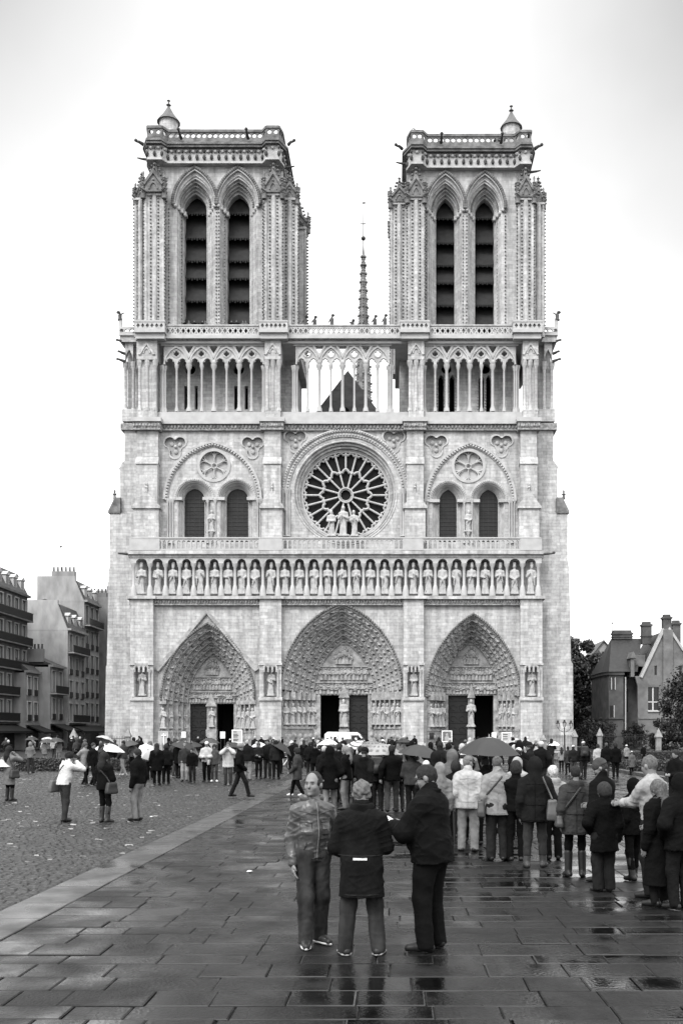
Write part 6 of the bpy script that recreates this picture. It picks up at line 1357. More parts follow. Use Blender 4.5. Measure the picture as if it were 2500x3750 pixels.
def backpack(P, label, g=.03, scale=1.0, stripe=False):
    e = attach(P, "backpack", label, "backpack"); n = P['nb']; pl = P['pel']; up = (n - pl) / np.linalg.norm(n - pl); bk = np.array((0, -(.145 * P['w'] + P['p'] + .05), 0)); b = Sdf()
    lo, hi = pl + up * .2 + bk * 1.15, pl + up * .5 + bk * .95
    C_ = ((lo + hi) / 2).astype(f4); b.grow(C_, .32 * scale); b.shell(lambda v, P_: np.minimum(v, np.linalg.norm(np.maximum(np.abs(P_ - C_) - np.array((.10, .055, .17), f4) * scale, 0), axis=1) - .055 * scale)); b.noise(.01, (14, 14, 10), 4)
    b.el(lo + (0, -.09, .06), (.11, .05, .1), .03); link("pack_body", b.mesh("pack_body", P['h']), mat("pack_nylon", round(g, 3), .55, .35, var=.2, vscale=5), e)
    m = MB()
    for sd in (-1, 1): sh = P['sh'][sd] * .55 + n * .45; m.tube([hi + np.array((sd * .06, .02, .06)), sh + np.array((0, -.02, .055 + P['p'])), sh + np.array((sd * .02, .1, .0)), P['pel'] + np.array((sd * .15 * P['w'], .1, .3)), lo + np.array((sd * .1, .03, -.03))], .02, 6)
    m.build("shoulder_strap", BLACK, e, 60)
    if stripe: q = MB(); q.tube([lo + np.array((-.10 + .18 * t, -.115 - .04 * math.sin(t * 3.1), -.1 + .28 * t * t)) for t in np.linspace(0, 1, 7)], .009, 5); q.build("piping", WHITE, e)
    return e
def umbrella(P, radius, g, label, tilt=(0, 0), side=1, up=.62, style=None, at=None, ribs=8):
    hw = P['W'](P['hand'][side]) if at is None else Vector(at); o = empty("umbrella", tuple(hw), 0, label, "umbrella", "open umbrellas over the crowd"); o.rotation_euler = (R(tilt[0]), R(tilt[1]), rg.uniform(0, .7))
    m = MB(); n = ribs * 4; rings = 7; v = [(0, 0, up)]; f = []; dep = radius * .42
    for j in range(1, rings + 1):
        t = j / rings
        for k in range(n):
            ph = (k % 4) / 4; sag = math.sin(ph * math.pi); r_ = radius * t * (1 - .07 * sag * t); a = 2 * math.pi * k / n; v.append((r_ * math.cos(a), r_ * math.sin(a), up - dep * (t ** 2.0) - .018 * sag * t + .05 * (1 - t)))
    f += [(0, 1 + k, 1 + (k + 1) % n) for k in range(n)]
    for j in range(rings - 1): f += [(1 + j * n + k, 1 + (j + 1) * n + k, 1 + (j + 1) * n + (k + 1) % n, 1 + j * n + (k + 1) % n) for k in range(n)]
    m.add(v, f); me = m.mesh("canopy", 40)
    if style:
        ml = mat("umbrella_print", style[1], .5, .35); me.materials.append(mat("umbrella_cloth", round(g * (.5 if g < .08 else 1), 4), .5, .35, var=.1, vscale=4)); me.materials.append(ml)
        for i, fc in enumerate(me.polygons):
            j = 0 if i < n else (i - n) // n + 1; k = i % n
            if style[0] == 'check' and (j % 2 == 1 and k % 2 == 0): fc.material_index = 1
            if style[0] == 'ring' and j in (2, 5): fc.material_index = 1
    co = link("canopy", me, mat("umbrella_cloth", round(g * (.5 if g < .08 else 1), 4), .5, .35, var=.1, vscale=4), o)
    rb = MB()
    for k in range(ribs): a = 2 * math.pi * k / ribs; rb.tube([(radius * t * math.cos(a), radius * t * math.sin(a), up - dep * t ** 2 + .05 * (1 - t) - .012) for t in (.02, .35, .7, 1.0)], .005, 4)
    rb.build("rib", CHROME, co)
    s = MB(); s.tube([(0, 0, -.05), (0, 0, up + .1)], .008, 6); s.build("shaft", CHROME, o); hd = MB(); hd.tube([(0, 0, .04), (0, 0, -.1), (.02, 0, -.14), (.05, 0, -.13)], .014, 6); hd.build("handle", BLACK, o); return o

def seams(P, tone=None, band=None, pockets=False):
    """centre seam, yoke and hem stitching on the back of a coat, following its surface"""
    m_ = tone; m = MB(); zs = [z for z in np.linspace(P['hem'] + .03, 1.40, 9)]
    bk = lambda x, z: march(P['top'], (x, -.6, z), (0, 1, 0)) + np.array((0, -.002, 0))
    m.tube([tuple(bk(0, z)) for z in zs], .004, 4)
    if band: m.tube([tuple(bk(x, band)) for x in np.linspace(-.15, .15, 7)], .006, 4)
    m.tube([tuple(bk(x, 1.36 - abs(x) * .1)) for x in np.linspace(-.15, .15, 7)], .004, 4)
    m.tube([tuple(bk(x, P['hem'] + .035)) for x in np.linspace(-.15, .15, 7)], .004, 4)
    m.build("stitched_seam", m_, P['topo'], 60)

# =================================================================== THE THREE MEN IN FRONT
LEATHER = mat("worn_leather", .046, .36, .5, var=.16, vscale=22, bump=.6, bscale=18, bdist=.012)
DENIM = mat("faded_denim", .028, .9, .12, var=.55, vscale=5, bump=.6, bscale=14, bdist=.016, stretch=(1.6, 1.6, .5))
DENIM_D = mat("dark_denim", .022, .9, .12, var=.55, vscale=5, bump=.6, bscale=14, bdist=.016, stretch=(1.6, 1.6, .5))
G3 = "three men standing together on the wet slabs"
h1 = person("balding man in a worn leather jacket and jeans looking aside over the square", 1146, 2833, 3462, 203, w=.98, stance=.10, step=.07, arms=('pocket', 'down'), yaw=-44, pitch=2, top=(.085, .86, .014), hair=('bald', .03), legs=(.07, .022), shoes=.02, skin=.36, group=G3, topmat=LEATHER, legmat=DENIM, belly=.008, foldt=.005)
h2 = person("grey haired man seen from behind in a long black coat with a reflective strip", 1324, 2868, 3498, 2, w=1.08, lean=4, stance=.17, arms=('hold', 'front'), yaw=-3, pitch=24, top=(.012, .60, .032), hair=('curly', .10), legs=(.03, .024), shoes=.02, skin=.36, group=G3, topmat=mat("black_wool", .0045, .9, .10, var=.3, vscale=10, bump=.4, bscale=60, bdist=.005), legmat=DENIM_D)
h3 = person("heavy man in black coat and glasses bending over a white paper", 1576, 2806, 3478, 62, w=1.26, lean=5, stance=.13, step=.0, arms=('read', 'read'), yaw=16, pitch=22, top=(.010, .84, .036), hair=('short', .022), legs=(.009, .03), shoes=.012, skin=.36, group=G3, belly=.05, topmat=mat("black_felt", .0035, .9, .08, var=.3, vscale=10, bump=.4, bscale=60, bdist=.005), legmat=mat("black_trouser", .0035, .9, .08, var=.3, vscale=8))
def surf(P, x, z, back=False, lift=.004, frame=None):
    q = march(P['top'], (x, (-.6 if back else .6), z), (0, 1 if back else -1, 0)); return q + np.array((0, -lift if back else lift, 0))
def patch(P, xs, zs, back=False, lift=.004, th=.006):
    """cloth patch lying on the garment: grid over xs x zs"""
    m = MB(); nx, nz = len(xs), len(zs); A = [surf(P, x, z, back, lift) for z in zs for x in xs]; k = (-1 if back else 1); n = nx * nz
    v = [tuple(q + np.array((0, k * th, 0))) for q in A] + [tuple(q - np.array((0, k * .02, 0))) for q in A]; f = []
    for j in range(nz - 1):
        for i in range(nx - 1): a = j * nx + i; f.append((a, a + 1, a + nx + 1, a + nx))
    rim = [i for i in range(nx)] + [j * nx + nx - 1 for j in range(1, nz)] + [(nz - 1) * nx + i for i in range(nx - 2, -1, -1)] + [j * nx for j in range(nz - 2, 0, -1)]
    for a, b in zip(rim, rim[1:] + rim[:1]): f.append((a, b, b + n, a + n))
    return m.add(v, f)
def lin(a, b, n): return list(np.linspace(a, b, n))
# leather jacket: zip, placket, chest pockets with flaps, slanted pocket, yoke seam
m = MB(); m.tube([tuple(surf(h1, -.012 + .006 * math.sin(z * 9), z, lift=.002)) for z in lin(.885, 1.46, 22)], .0055, 5); m.build("zip", mat("zip_metal", .12, .4, .4), h1['topo'])
patch(h1, lin(-.034, -.018, 2), lin(.88, 1.46, 20), lift=.001, th=.004).build("placket", mat("leather_seam", .03, .5, .4), h1['topo'])
for sd in (-1, 1):
    x0, x1 = sorted((sd * .055, sd * .155)); po = patch(h1, lin(x0, x1, 5), lin(1.14, 1.27, 6), lift=.003, th=.007).build("chest_pocket", LEATHER, h1['topo'])
    m = MB(); m.tube([tuple(surf(h1, x, z, lift=.006)) for x, z in ((x0, 1.265), (x0, 1.2), (x0 + .01, 1.142), (x1 - .01, 1.142), (x1, 1.2), (x1, 1.265), (x0, 1.265))], .0045, 5); m.build('pocket_seam', mat('leather_seam', .018, .6, .2), h1['topo'])
    patch(h1, lin(x0 - .006, x1 + .006, 5), lin(1.262, 1.30, 3), lift=.012, th=.010).build("pocket_flap", LEATHER, h1['topo'])
    m = MB(); m.tube([tuple(surf(h1, sd * (.10 + .05 * t), 1.06 - .15 * t, lift=.003)) for t in lin(0, 1, 6)], .007, 5); m.build("pocket_welt", mat("leather_seam", .03, .5, .4), h1['topo'])
m = MB(); m.tube([tuple(surf(h1, x, 1.335 + abs(x) * .25, lift=.002)) for x in lin(-.17, .17, 12)], .004, 4); m.build("yoke_seam", mat("leather_seam", .03, .5, .4), h1['topo'])
patch(h1, lin(-.16, .16, 14), lin(.895, .903, 2), lift=.003, th=.006).build('waistband_seam', mat('leather_seam', .018, .6, .2), h1['topo'])
# the reflective strip and seams of the long coat
strip = patch(h2, lin(-.088, .052, 8), lin(.985, 1.006, 2), True, .004, .005); strip.build("reflective_strip", mat("reflective_tape", .55, .4, .5), h2['topo'])
patch(h2, lin(-.24, .24, 18), lin(1.022, 1.03, 2), True, .001, .004).build("yoke_seam", mat("coat_seam", .005, .8), h2['topo'])
patch(h2, lin(-.17, .17, 12), lin(.632, .64, 2), True, .001, .004).build("hem_seam", mat("coat_seam", .005, .8), h2['topo'])
for P_, zz in ((h2, .05), (h3, .045), (h1, .04)):     # turned down collars
    c = Sdf(); nb = P_['nb']
    c.rc(nb + (-.055, -.015, .0), nb + (.055, -.015, .0), .075, None, .03); c.rc(nb + (0, -.05, -.02), nb + (0, -.06, .035), .075, .068, .03); c.cut((0, 0, 1), nb[2] + zz); c.el(nb + (0, .03, .05), (.066, .075, .09), .01, None, '-'); c.noise(.006, (22, 22, 22), 3)
    link("collar", c.mesh("collar", .011), P_['topo'].data.materials[0], P_['topo'])
for P_ in (h1, h3):
    hp = P_['hp']
    for sd in (-1, 1):
        e = MB(); e.ell(tuple(hp(sd * .032, .0845, .011)), (.0105, .010, .0055), 10, 6); e.build("eye", mat("eye_dark", .04, .3, .5), P_['o'], 180)
        b_ = MB(); b_.tube([tuple(hp(sd * .016, .1, .031)), tuple(hp(sd * .034, .098, .037)), tuple(hp(sd * .052, .082, .031))], .0034, 5); b_.build("eyebrow", mat("brow_hair", .12, .8), P_['o'], 180)
    q = MB(); q.tube([tuple(hp(-.02, .089, -.0685)), tuple(hp(0, .0972, -.066)), tuple(hp(.02, .089, -.0685))], .0028, 5); q.build("mouth", mat("lip", .13, .6), P_['o'], 180)
hp = h3['hp']; m = MB()
for sd in (-1, 1):
    m.tube([tuple(hp(sd * .034 + .024 * math.cos(t), .108 - .012 * abs(math.cos(t)), .008 + .016 * math.sin(t))) for t in np.linspace(0, 6.283, 13)], .0028, 5); m.tube([tuple(hp(sd * .058, .097, .012)), tuple(hp(sd * .084, .05, .014)), tuple(hp(sd * .086, -.01, .008))], .003, 5)
m.tube([tuple(hp(-.011, .112, .012)), tuple(hp(.011, .112, .012))], .003, 5); m.build("glasses", BLACK, h3['o'])
for P_, g in ((h1, .4), (h2, .35)):
    m = MB()
    for sd in (-1, 1):
        a_ = P_['anks'][sd] * (1, 1, 0); fd = rotz(-sd * .28) @ np.array((0, 1., 0)); sdv = np.array((fd[1], -fd[0], 0))
        m.tube([tuple(a_ + fd * t + sdv * wv * .045 + (0, 0, .018)) for t, wv in ((-.09, 0), (-.05, 1), (.05, 1), (.15, .8), (.195, 0), (.15, -.8), (.05, -1), (-.05, -1), (-.09, 0))], .011, 5)
        if P_ is h1:
            for k in range(3): m.tube([tuple(a_ + fd * (.06 + .03 * k) + sdv * .03 + (0, 0, .075 - .008 * k)), tuple(a_ + fd * (.06 + .03 * k) - sdv * .03 + (0, 0, .075 - .008 * k))], .009, 5)
    m.build("shoe_trim", mat("shoe_white", g, .6), P_['o'])
pc = h3['W']((h3['hand'][-1] + h3['hand'][1]) / 2 + np.array((0, .12, .03))); o = empty("paper_sheet", tuple(pc), R(62), "folded white paper held between the two men in black", "paper", None)
m = MB(); m.box(-.13, .13, -.09, .12, 0, .004); m.v = [(x, y, z + .5 * y + .02 * math.cos(x * 12)) for x, y, z in m.v]; m.build("sheet", PAPER, o)

# =================================================================== THE QUEUE AT THE SOUTH SIDE
GQ = "people waiting in the queue for the cathedral"
def q(label, px, head, foot, face=0, **k): k.setdefault('group', GQ); return person(label, px, head, foot, face, **k)
p = q("man in a bright white jacket and pale cap holding a folded umbrella", 1713, 2773, 3119, -6, w=1.15, arms=('down', 'down'), top=(.36, .80, .03), hat=('cap', .13), hair=('short', .13), legs=(.17, .024), stance=.12, pitch=10, yaw=-38)
SEAM = mat('seam_shade', .2, .9, .05); SEAMB = mat('dark_seam', .004, .9, .05); seams(p, SEAM, .93)
hw = p['W'](p['hand'][-1] + np.array((0, .03, -.09))); o = empty("folded_umbrella", tuple(hw), 0, "folded black umbrella in the hand of the man in white", "umbrella"); m = MB(); m.lathe(0, 0, [(.012, -.62), (.02, -.5), (.035, -.1), (.028, .0), (.014, .05), (.012, .2), (.02, .22)], 8); m.build("rolled_canopy", BLACK, o); m = MB(); m.tube([(0, 0, .2), (0, 0, .28), (.03, 0, .31), (.06, 0, .28)], .014, 6); m.build("handle", BLACK, o)
p = q("grey haired man in a pale grey blazer with a bag across his back", 1821, 2774, 3152, -4, w=1.12, arms=('down', 'belly'), top=(.21, .78, .024), hair=('short', .07), legs=(.035, .026), stance=.11, yaw=-30, pitch=16)
seams(p, SEAM)
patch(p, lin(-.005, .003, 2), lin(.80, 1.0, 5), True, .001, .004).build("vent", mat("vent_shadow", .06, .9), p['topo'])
shoulder_bag(p, "dark messenger bag hanging from the man in the pale blazer", -1, .03, (.14, .06, .12))
q("small dark haired woman all in black beside the pale blazer", 1888, 2793, 3154, 4, w=.95, arms=('cross', 'cross'), top=(.011, .88, .026), hair=('bob', .02), legs=(.012, .008), pitch=12)
p = q("woman in a dark hooded coat and boots with a big handbag", 1958, 2781, 3178, -8, w=1.08, arms=('down', 'belly'), top=(.022, .74, .034), hood='up', legs=(.04, .012), boots=True, shoes=.05, stance=.13, step=.06)
seams(p, SEAMB, 1.02)
shoulder_bag(p, "large grey slouchy handbag on the hooded woman in boots", 1, .05, (.13, .09, .15), False, .02, -.12)
p = q("white haired woman in a light grey anorak reading a sheet", 2024, 2808, 3148, 6, w=1.1, arms=('read', 'read'), top=(.25, .84, .028), hood='down', hair=('curly', .45), legs=(.012, .02), pitch=20)
hw = p['W']((p['hand'][-1] + p['hand'][1]) / 2 + np.array((.12, .08, .04))); o = empty("paper_sheet", tuple(hw), R(-10), "white sheet held by the white haired woman in the anorak", "paper"); m = MB(); m.box(-.15, .15, -.1, .1, 0, .004); m.v = [(x, y, z + .6 * y) for x, y, z in m.v]; m.build("sheet", PAPER, o)
p = q("woman in a long grey parka with hood down over black leggings and boots", 2106, 2809, 3212, -3, w=1.02, arms=('down', 'down'), top=(.05, .68, .036), hood='down', hair=('short', .018), legs=(.009, .002), boots=True, shoes=.012, stance=.11, pitch=14)
seams(p, SEAMB, 1.0)
shoulder_bag(p, "small dark hip bag on the woman in the long parka", -1, .03, (.10, .05, .08))
q("man in a round felt cap and black coat bowing his head", 2205, 2784, 3230, 48, w=1.1, arms=('pocket', 'front'), top=(.010, .70, .034), hat=('beanie', .075), hair=('short', .04), legs=(.014, .02), yaw=25, pitch=28, lean=4)
q("dark haired boy in an oversized black coat and wide jeans", 2210, 2872, 3266, 12, w=1.1, arms=('pocket', 'down'), top=(.009, .66, .04), hair=('bob', .03), legs=(.03, .035), yaw=30, pitch=8)
p = q("child in a black hooded jacket half hidden beside the boy", 2318, 2858, 3224, 20, w=1.0, arms=('down', 'front'), top=(.008, .80, .03), hood='up', legs=(.008, .012), step=.12, boots=True)
q("tall fair man in a white pullover stretching out his arm", 2394, 2771, 3288, 40, w=1.1, arms=('reach', 'reach'), top=(.27, .86, .024), collar=False, hair=('short', .09), legs=(.03, .02), lean=8, pitch=12)
p = q("woman with loose fair hair in an ankle length black coat", 2412, 2862, 3318, 35, w=1.15, arms=('down', 'front'), top=(.010, .30, .036), hood='down', hair=('long', .085), legs=(.02, .012), lean=3, pitch=12)
backpack(p, "grey backpack with white piping on the woman in the long black coat", .035, 1.1, True)
q("person in a dark coat with a raised hood cut by the picture edge", 2490, 2842, 3330, 25, w=1.2, arms=('pocket', 'pocket'), top=(.012, .78, .036), hood='up', legs=(.02, .02))
q("dark jacketed man by the hedge clasping something pale in his hands", 2472, 2747, 2985, 120, w=1.1, arms=('front', 'front'), top=(.012, .8, .03), hair=('short', .03), legs=(.02, .02), group=None)
q("child in a pale hooded sweatshirt with a peaked cap", 1610, 2800, 3120, 8, w=.95, arms=('down', 'down'), top=(.17, .86, .024), hood='up', legs=(.03, .015), hat=('cap', .3))
q("person in a dark hooded raincoat among the umbrellas", 1596, 2757, 3055, -20, w=1.15, arms=('front', 'front'), top=(.02, .8, .032), hood='up', legs=(.015, .015))
q("broad figure in a mid grey hooded rain jacket before the big umbrella", 1655, 2752, 3070, 5, w=1.2, arms=('front', 'front'), top=(.10, .8, .034), hood='up', legs=(.015, .015))
q("person in black with backpack straps beside the man in white", 1668, 2790, 3098, 4, w=1.05, arms=('front', 'down'), top=(.012, .84, .03), hair=('bob', .02), legs=(.012, .012))
pu = q("person in black sheltering under the biggest dark umbrella", 1775, 2775, 3095, 2, w=1.05, arms=('front', 'brolly'), top=(.012, .84, .03), hair=('short', .03), legs=(.012, .012))
umbrella(pu, .62, .028, "very large dark umbrella above the man in white and the blazer", (4, 0), 1, .84)
q("companion in dark clothes under the biggest umbrella", 1722, 2782, 3082, -12, w=1.0, top=(.018, .84, .03), hair=('bob', .03), legs=(.012, .012))
q("veiled woman with a pale headscarf looking back beyond the blazer", 1893, 2780, 3070, 165, w=1.0, top=(.3, .84, .028), hood='up', legs=(.02, .012))
q("person with a dark woollen bonnet by the south portal queue", 1900, 2720, 2955, 10, w=1.1, top=(.015, .82, .03), hood='up', legs=(.02, .015))
q("man in flat cap and dark jacket turned sideways in the queue", 1937, 2720, 2940, 75, w=1.0, top=(.025, .82, .026), hat=('cap', .03), hair=('short', .04), legs=(.03, .012))
q("man with a white cap and padded black jacket walking toward the lamp", 1981, 2718, 2905, 0, w=1.2, top=(.014, .85, .036), hat=('beanie', .5), hair=('short', .3), legs=(.06, .02), step=.14, arms=('fore', 'aft'))
p = q("man with white cap and grey rucksack walking away past the lamp", 2135, 2717, 2853, 0, w=1.2, top=(.02, .85, .03), hat=('cap', .5), hair=('short', .1), legs=(.035, .02), step=.1, group=None); backpack(p, "black rucksack on the man with the white cap", .012, 1.1)
q("man in black jacket and grey jeans by the hedge", 2219, 2722, 2848, 5, w=1.15, top=(.012, .84, .034), hair=('short', .06), legs=(.055, .02), group=None, step=.08)
q("slim person in black walking beside the man in grey jeans", 2253, 2722, 2852, -6, w=1.0, top=(.009, .78, .03), hair=('bob', .02), legs=(.012, .015), group=None, step=.1)
q("woman with dark hair in a white blouse strolling toward the railing", 2188, 2727, 2838, -10, w=1.0, top=(.34, .82, .026), hair=('bob', .02), legs=None, skirt=(.14, .45, .08), group=None)
q("person in a dark anorak with a small white cap", 2098, 2731, 2842, 0, w=1.05, top=(.03, .84, .03), hat=('cap', .6), hair=('short', .03), legs=(.07, .018), group=None)
q("person in a plain grey coat beside the small white cap", 2079, 2735, 2838, 8, w=1.0, top=(.045, .7, .03), hair=('short', .02), legs=(.02, .015), group=None)
q("woman with long dark hair and a pale cardigan walking by the lamp", 2055, 2738, 2828, -5, w=.95, top=(.2, .82, .024), hair=('long', .02), legs=(.012, .006), group=None)
q("person in a pale raincoat and hat beyond the kerb", 2293, 2729, 2800, 10, w=1.0, top=(.2, .7, .03), hat=('hat', .5), legs=(.02, .012), group=None)
q("walker in a long beige coat with a cap near the stone kerb", 2312, 2752, 2838, 20, w=1.0, top=(.09, .55, .034), hat=('cap', .45), legs=(.012, .012), group=None)
q("person in black standing before the railing beside the thick pillar", 2356, 2728, 2795, 200, w=1.0, top=(.012, .75, .03), hair=('short', .03), legs=(.012, .015), group=None)

# ---- middle of the queue
q("child in a white knitted cap and grey coat striding across the slabs", 1087, 2741, 2920, 78, w=1.05, arms=('fore', 'pocket'), top=(.055, .62, .034), hat=('beanie', .6), hair=('bob', .02), legs=(.010, .012), step=.26, shoes=.5, group=None)
q("man in a black jacket and pale cap with feet apart", 1214, 2721, 2936, 4, w=1.2, top=(.012, .86, .032), hat=('cap', .5), hair=('short', .1), legs=(.009, .014), stance=.16, arms=('front', 'front'))
q("man in a dark jacket with a pale hem facing the portal", 1134, 2719, 2843, -15, w=1.2, top=(.016, .84, .032), hair=('short', .03), legs=(.03, .018))
q("woman in a short white jacket behind the dark jackets", 1168, 2735, 2842, 0, w=1.0, top=(.42, .84, .03), hair=('short', .02), legs=(.13, .012))
p = q("big man in a charcoal pullover seen from behind", 1319, 2735, 2958, 0, w=1.38, top=(.028, .84, .022), hair=('short', .02), legs=(.05, .022), arms=('front', 'front'), belly=.03)
p = q("slim woman in jeans with a white bag at her hip", 1284, 2739, 2953, -20, w=.95, top=(.018, .86, .022), hair=('long', .06), legs=(.035, .004), arms=('front', 'down'))
shoulder_bag(p, "white bag hanging beside the big man in the pullover", -1, .5, (.10, .04, .07), False)
q("person in a white fur trimmed hood between the black jackets", 1254, 2730, 2912, -30, w=1.05, top=(.3, .84, .032), hood='up', legs=(.02, .012))
p = q("hiker with a dark rucksack under the checked umbrella", 1381, 2742, 2975, 0, w=1.1, top=(.03, .84, .028), hair=('short', .03), legs=(.03, .018), arms=('front', 'brolly')); backpack(p, "black rucksack of the hiker below the checked umbrella", .014, 1.1)
umbrella(p, .60, .20, "pale checked umbrella with a grid of dark lines", (0, 0), 1, .60, ('check', .09))
q("curly haired man in a black blazer and grey jeans stepping forward", 1434, 2732, 2978, -4, w=1.15, top=(.010, .84, .024), hair=('curly', .02), legs=(.06, .016), step=.2, arms=('aft', 'fore'))
p = q("person in a grey jacket holding a dark umbrella low", 1508, 2752, 2990, -15, w=1.1, top=(.045, .84, .03), hair=('short', .03), legs=(.02, .015), arms=('front', 'brolly'))
umbrella(p, .56, .035, "dark grey umbrella next to the checked one in the queue", (6, 6), 1, .62)
q("person in black behind the curly haired man with the blazer", 1462, 2760, 2968, 20, w=1.0, top=(.012, .84, .03), hair=('bob', .02), legs=(.05, .012))
q("small figure in a white bonnet beyond the three men", 1560, 2790, 3040, -10, w=.95, top=(.02, .84, .03), hat=('beanie', .5), legs=(.012, .012))
o = empty("suitcase", (dd(1252, 31), gy(31), 0), R(15), "black upright suitcase standing behind the slim woman in jeans", "suitcase"); b = Sdf(); b.rc((-.16, 0, .3), (.16, 0, .3), .1, None, .02); b.shell(lambda v, P_: np.linalg.norm(np.maximum(np.abs(P_ - np.array((0, 0, .38), f4)) - np.array((.2, .1, .28), f4), 0), axis=1) - .03); b.grow((.24, .14, .72), .02); b.grow((-.24, -.14, .06), .02); link("case_shell", b.mesh("case_shell", .03), BLACK, o); m = MB(); m.tube([(-.08, 0, .68), (-.08, 0, .95), (.08, 0, .95), (.08, 0, .68)], .012, 5); m.build("pull_handle", CHROME, o); m = MB(); [m.tube([(x, -.04, .04), (x, .04, .04)], .04, 8) for x in (-.17, .17)]; m.build("wheel", RUB, o)

# =================================================================== PEOPLE ON THE COBBLES
p = q("woman in a belted grey coat and tall black boots raising her arm", 34, 2735, 2934, -25, w=1.0, arms=('bag', 'camera'), top=(.13, .52, .03), hair=('long', .012), legs=(.012, .004), boots=True, shoes=.012, group=None); shoulder_bag(p, "black handbag of the woman in tall boots", 1, .012, (.13, .06, .12), False)
umbrella(p, .38, .4, "white umbrella at the edge beside the grey coated woman", (10, 0), -1, .3)
p = q("photographer in a white hooded sweatshirt bending over his camera", 237, 2752, 3010, -38, w=1.08, lean=16, arms=('camera', 'camera'), top=(.52, .92, .026), hood='down', hair=('curly', .015), legs=(.045, .014), shoes=.012, pitch=10, group=None, step=-.06, stance=.07)
shoulder_bag(p, "grey shoulder bag of the photographer in the white sweatshirt", -1, .07, (.14, .06, .13))
o = empty("camera", tuple(p['W'](p['hp'](0, .17, .0))), R(-38), "black camera held up by the man in the white sweatshirt", "camera"); m = MB(); m.box(-.07, .07, -.035, .03, -.05, .045); m.box(-.025, .025, -.03, .03, .045, .07); m.build("camera_body", BLACK, o); m = MB(); m.tube([(0, .03, -.005), (0, .11, -.005)], .035, 10); m.build("lens", RUB, o)
p = q("woman in a black jacket and boots with a bag on her hip", 383, 2758, 3013, -28, w=1.05, arms=('front', 'front'), top=(.012, .82, .032), hair=('long', .015), legs=(.012, .006), boots=True, shoes=.035, group=None, pitch=18); shoulder_bag(p, "black leather bag of the woman in the black jacket", 1, .012, (.13, .05, .13))
q("young man in a black jacket and light trousers standing alone", 503, 2744, 3005, 70, w=1.08, arms=('down', 'down'), top=(.012, .90, .034), hair=('short', .03), legs=(.17, .016), shoes=.02, group=None, yaw=12)
q("woman in a long black coat seen from behind beyond the young man", 574, 2725, 2876, 5, w=1.15, top=(.009, .6, .036), hair=('long', .015), legs=(.008, .012), group=None)
q("person in dark jacket close beside the long black coat", 608, 2727, 2872, 10, w=1.1, top=(.016, .82, .03), hair=('bob', .02), legs=(.010, .016), group=None)
q("woman in a pale trench coat walking with crossed steps", 312, 2720, 2880, -120, w=1.0, top=(.2, .7, .03), hair=('long', .06), legs=(.012, .008), step=.22, arms=('fore', 'aft'), group=None)
q("man in a dark suit with white shirt walking beside the trench coat", 342, 2722, 2880, -115, w=1.05, top=(.013, .84, .024), hair=('short', .04), legs=(.014, .014), step=.18, group=None)
q("woman in grey scarf walking behind the suited man", 373, 2724, 2876, -110, w=1.0, top=(.05, .8, .03), hair=('long', .03), legs=(.03, .01), step=.16, group=None)
q("man in pale trousers and dark jacket stepping over the cobbles", 452, 2713, 2843, 60, w=1.05, top=(.05, .86, .03), hair=('short', .02), legs=(.22, .018), step=.24, shoes=.5, group=None, arms=('fore', 'front'))
q("tourist in black bending forward in front of the pale cap", 705, 2740, 2866, 175, w=1.1, lean=14, top=(.012, .86, .03), hair=('short', .02), legs=(.03, .014), group=None)
q("man in pale trousers and cap behind the tourist in black", 676, 2724, 2862, 190, w=1.05, top=(.04, .84, .03), hat=('cap', .15), hair=('short', .04), legs=(.25, .02), group=None)
q("old man in white cap and white jacket facing the queue", 757, 2717, 2864, 180, w=1.15, top=(.4, .86, .03), hat=('cap', .6), hair=('short', .3), legs=(.010, .016), group=None, arms=('front', 'front'))
p = q("woman in a striped grey jacket and white shoes", 785, 2728, 2864, 185, w=1.0, top=(.08, .8, .03), hair=('bob', .03), legs=(.05, .01), shoes=.6, group=None); shoulder_bag(p, "pale striped bag of the woman in white shoes", 1, .25, (.14, .05, .12), False, .0, .1)
q("man in a long white anorak lifting a camera to his face", 835, 2719, 2876, 185, w=1.15, top=(.42, .72, .034), hair=('short', .06), legs=(.05, .014), group=None, arms=('camera', 'camera'))
q("man in a black jacket and grey cap striding past the portal", 880, 2725, 2924, -80, w=1.05, top=(.010, .84, .028), hat=('beanie', .18), hair=('short', .08), legs=(.025, .012), step=.3, group=None, arms=('fore', 'pocket'))
q("person in dark jacket and beige trousers behind the striding man", 905, 2711, 2859, 0, w=1.15, top=(.02, .84, .034), hair=('short', .3), legs=(.2, .02), group=None)
p = q("woman with folded arms and grey bag among the bystanders", 947, 2721, 2853, 200, w=1.0, top=(.03, .84, .028), hair=('long', .05), legs=(.014, .008), group=None, arms=('cross', 'front'))
q("tall man in a dark grey jacket facing the photographer", 980, 2709, 2851, 178, w=1.15, top=(.022, .82, .03), hair=('short', .02), legs=(.045, .016), group=None, arms=('down', 'pocket'))
q("policeman with a white cap beside the bicycle", 1068, 2715, 2832, 160, w=1.1, top=(.012, .84, .03), hat=('cap', .7), hair=('short', .03), legs=(.012, .016), group=None)
q("cyclist in black leaning over the pale bicycle", 1028, 2735, 2835, -70, w=1.0, lean=18, top=(.012, .86, .028), hair=('short', .02), legs=(.012, .014), group=None, arms=('front', 'front'))

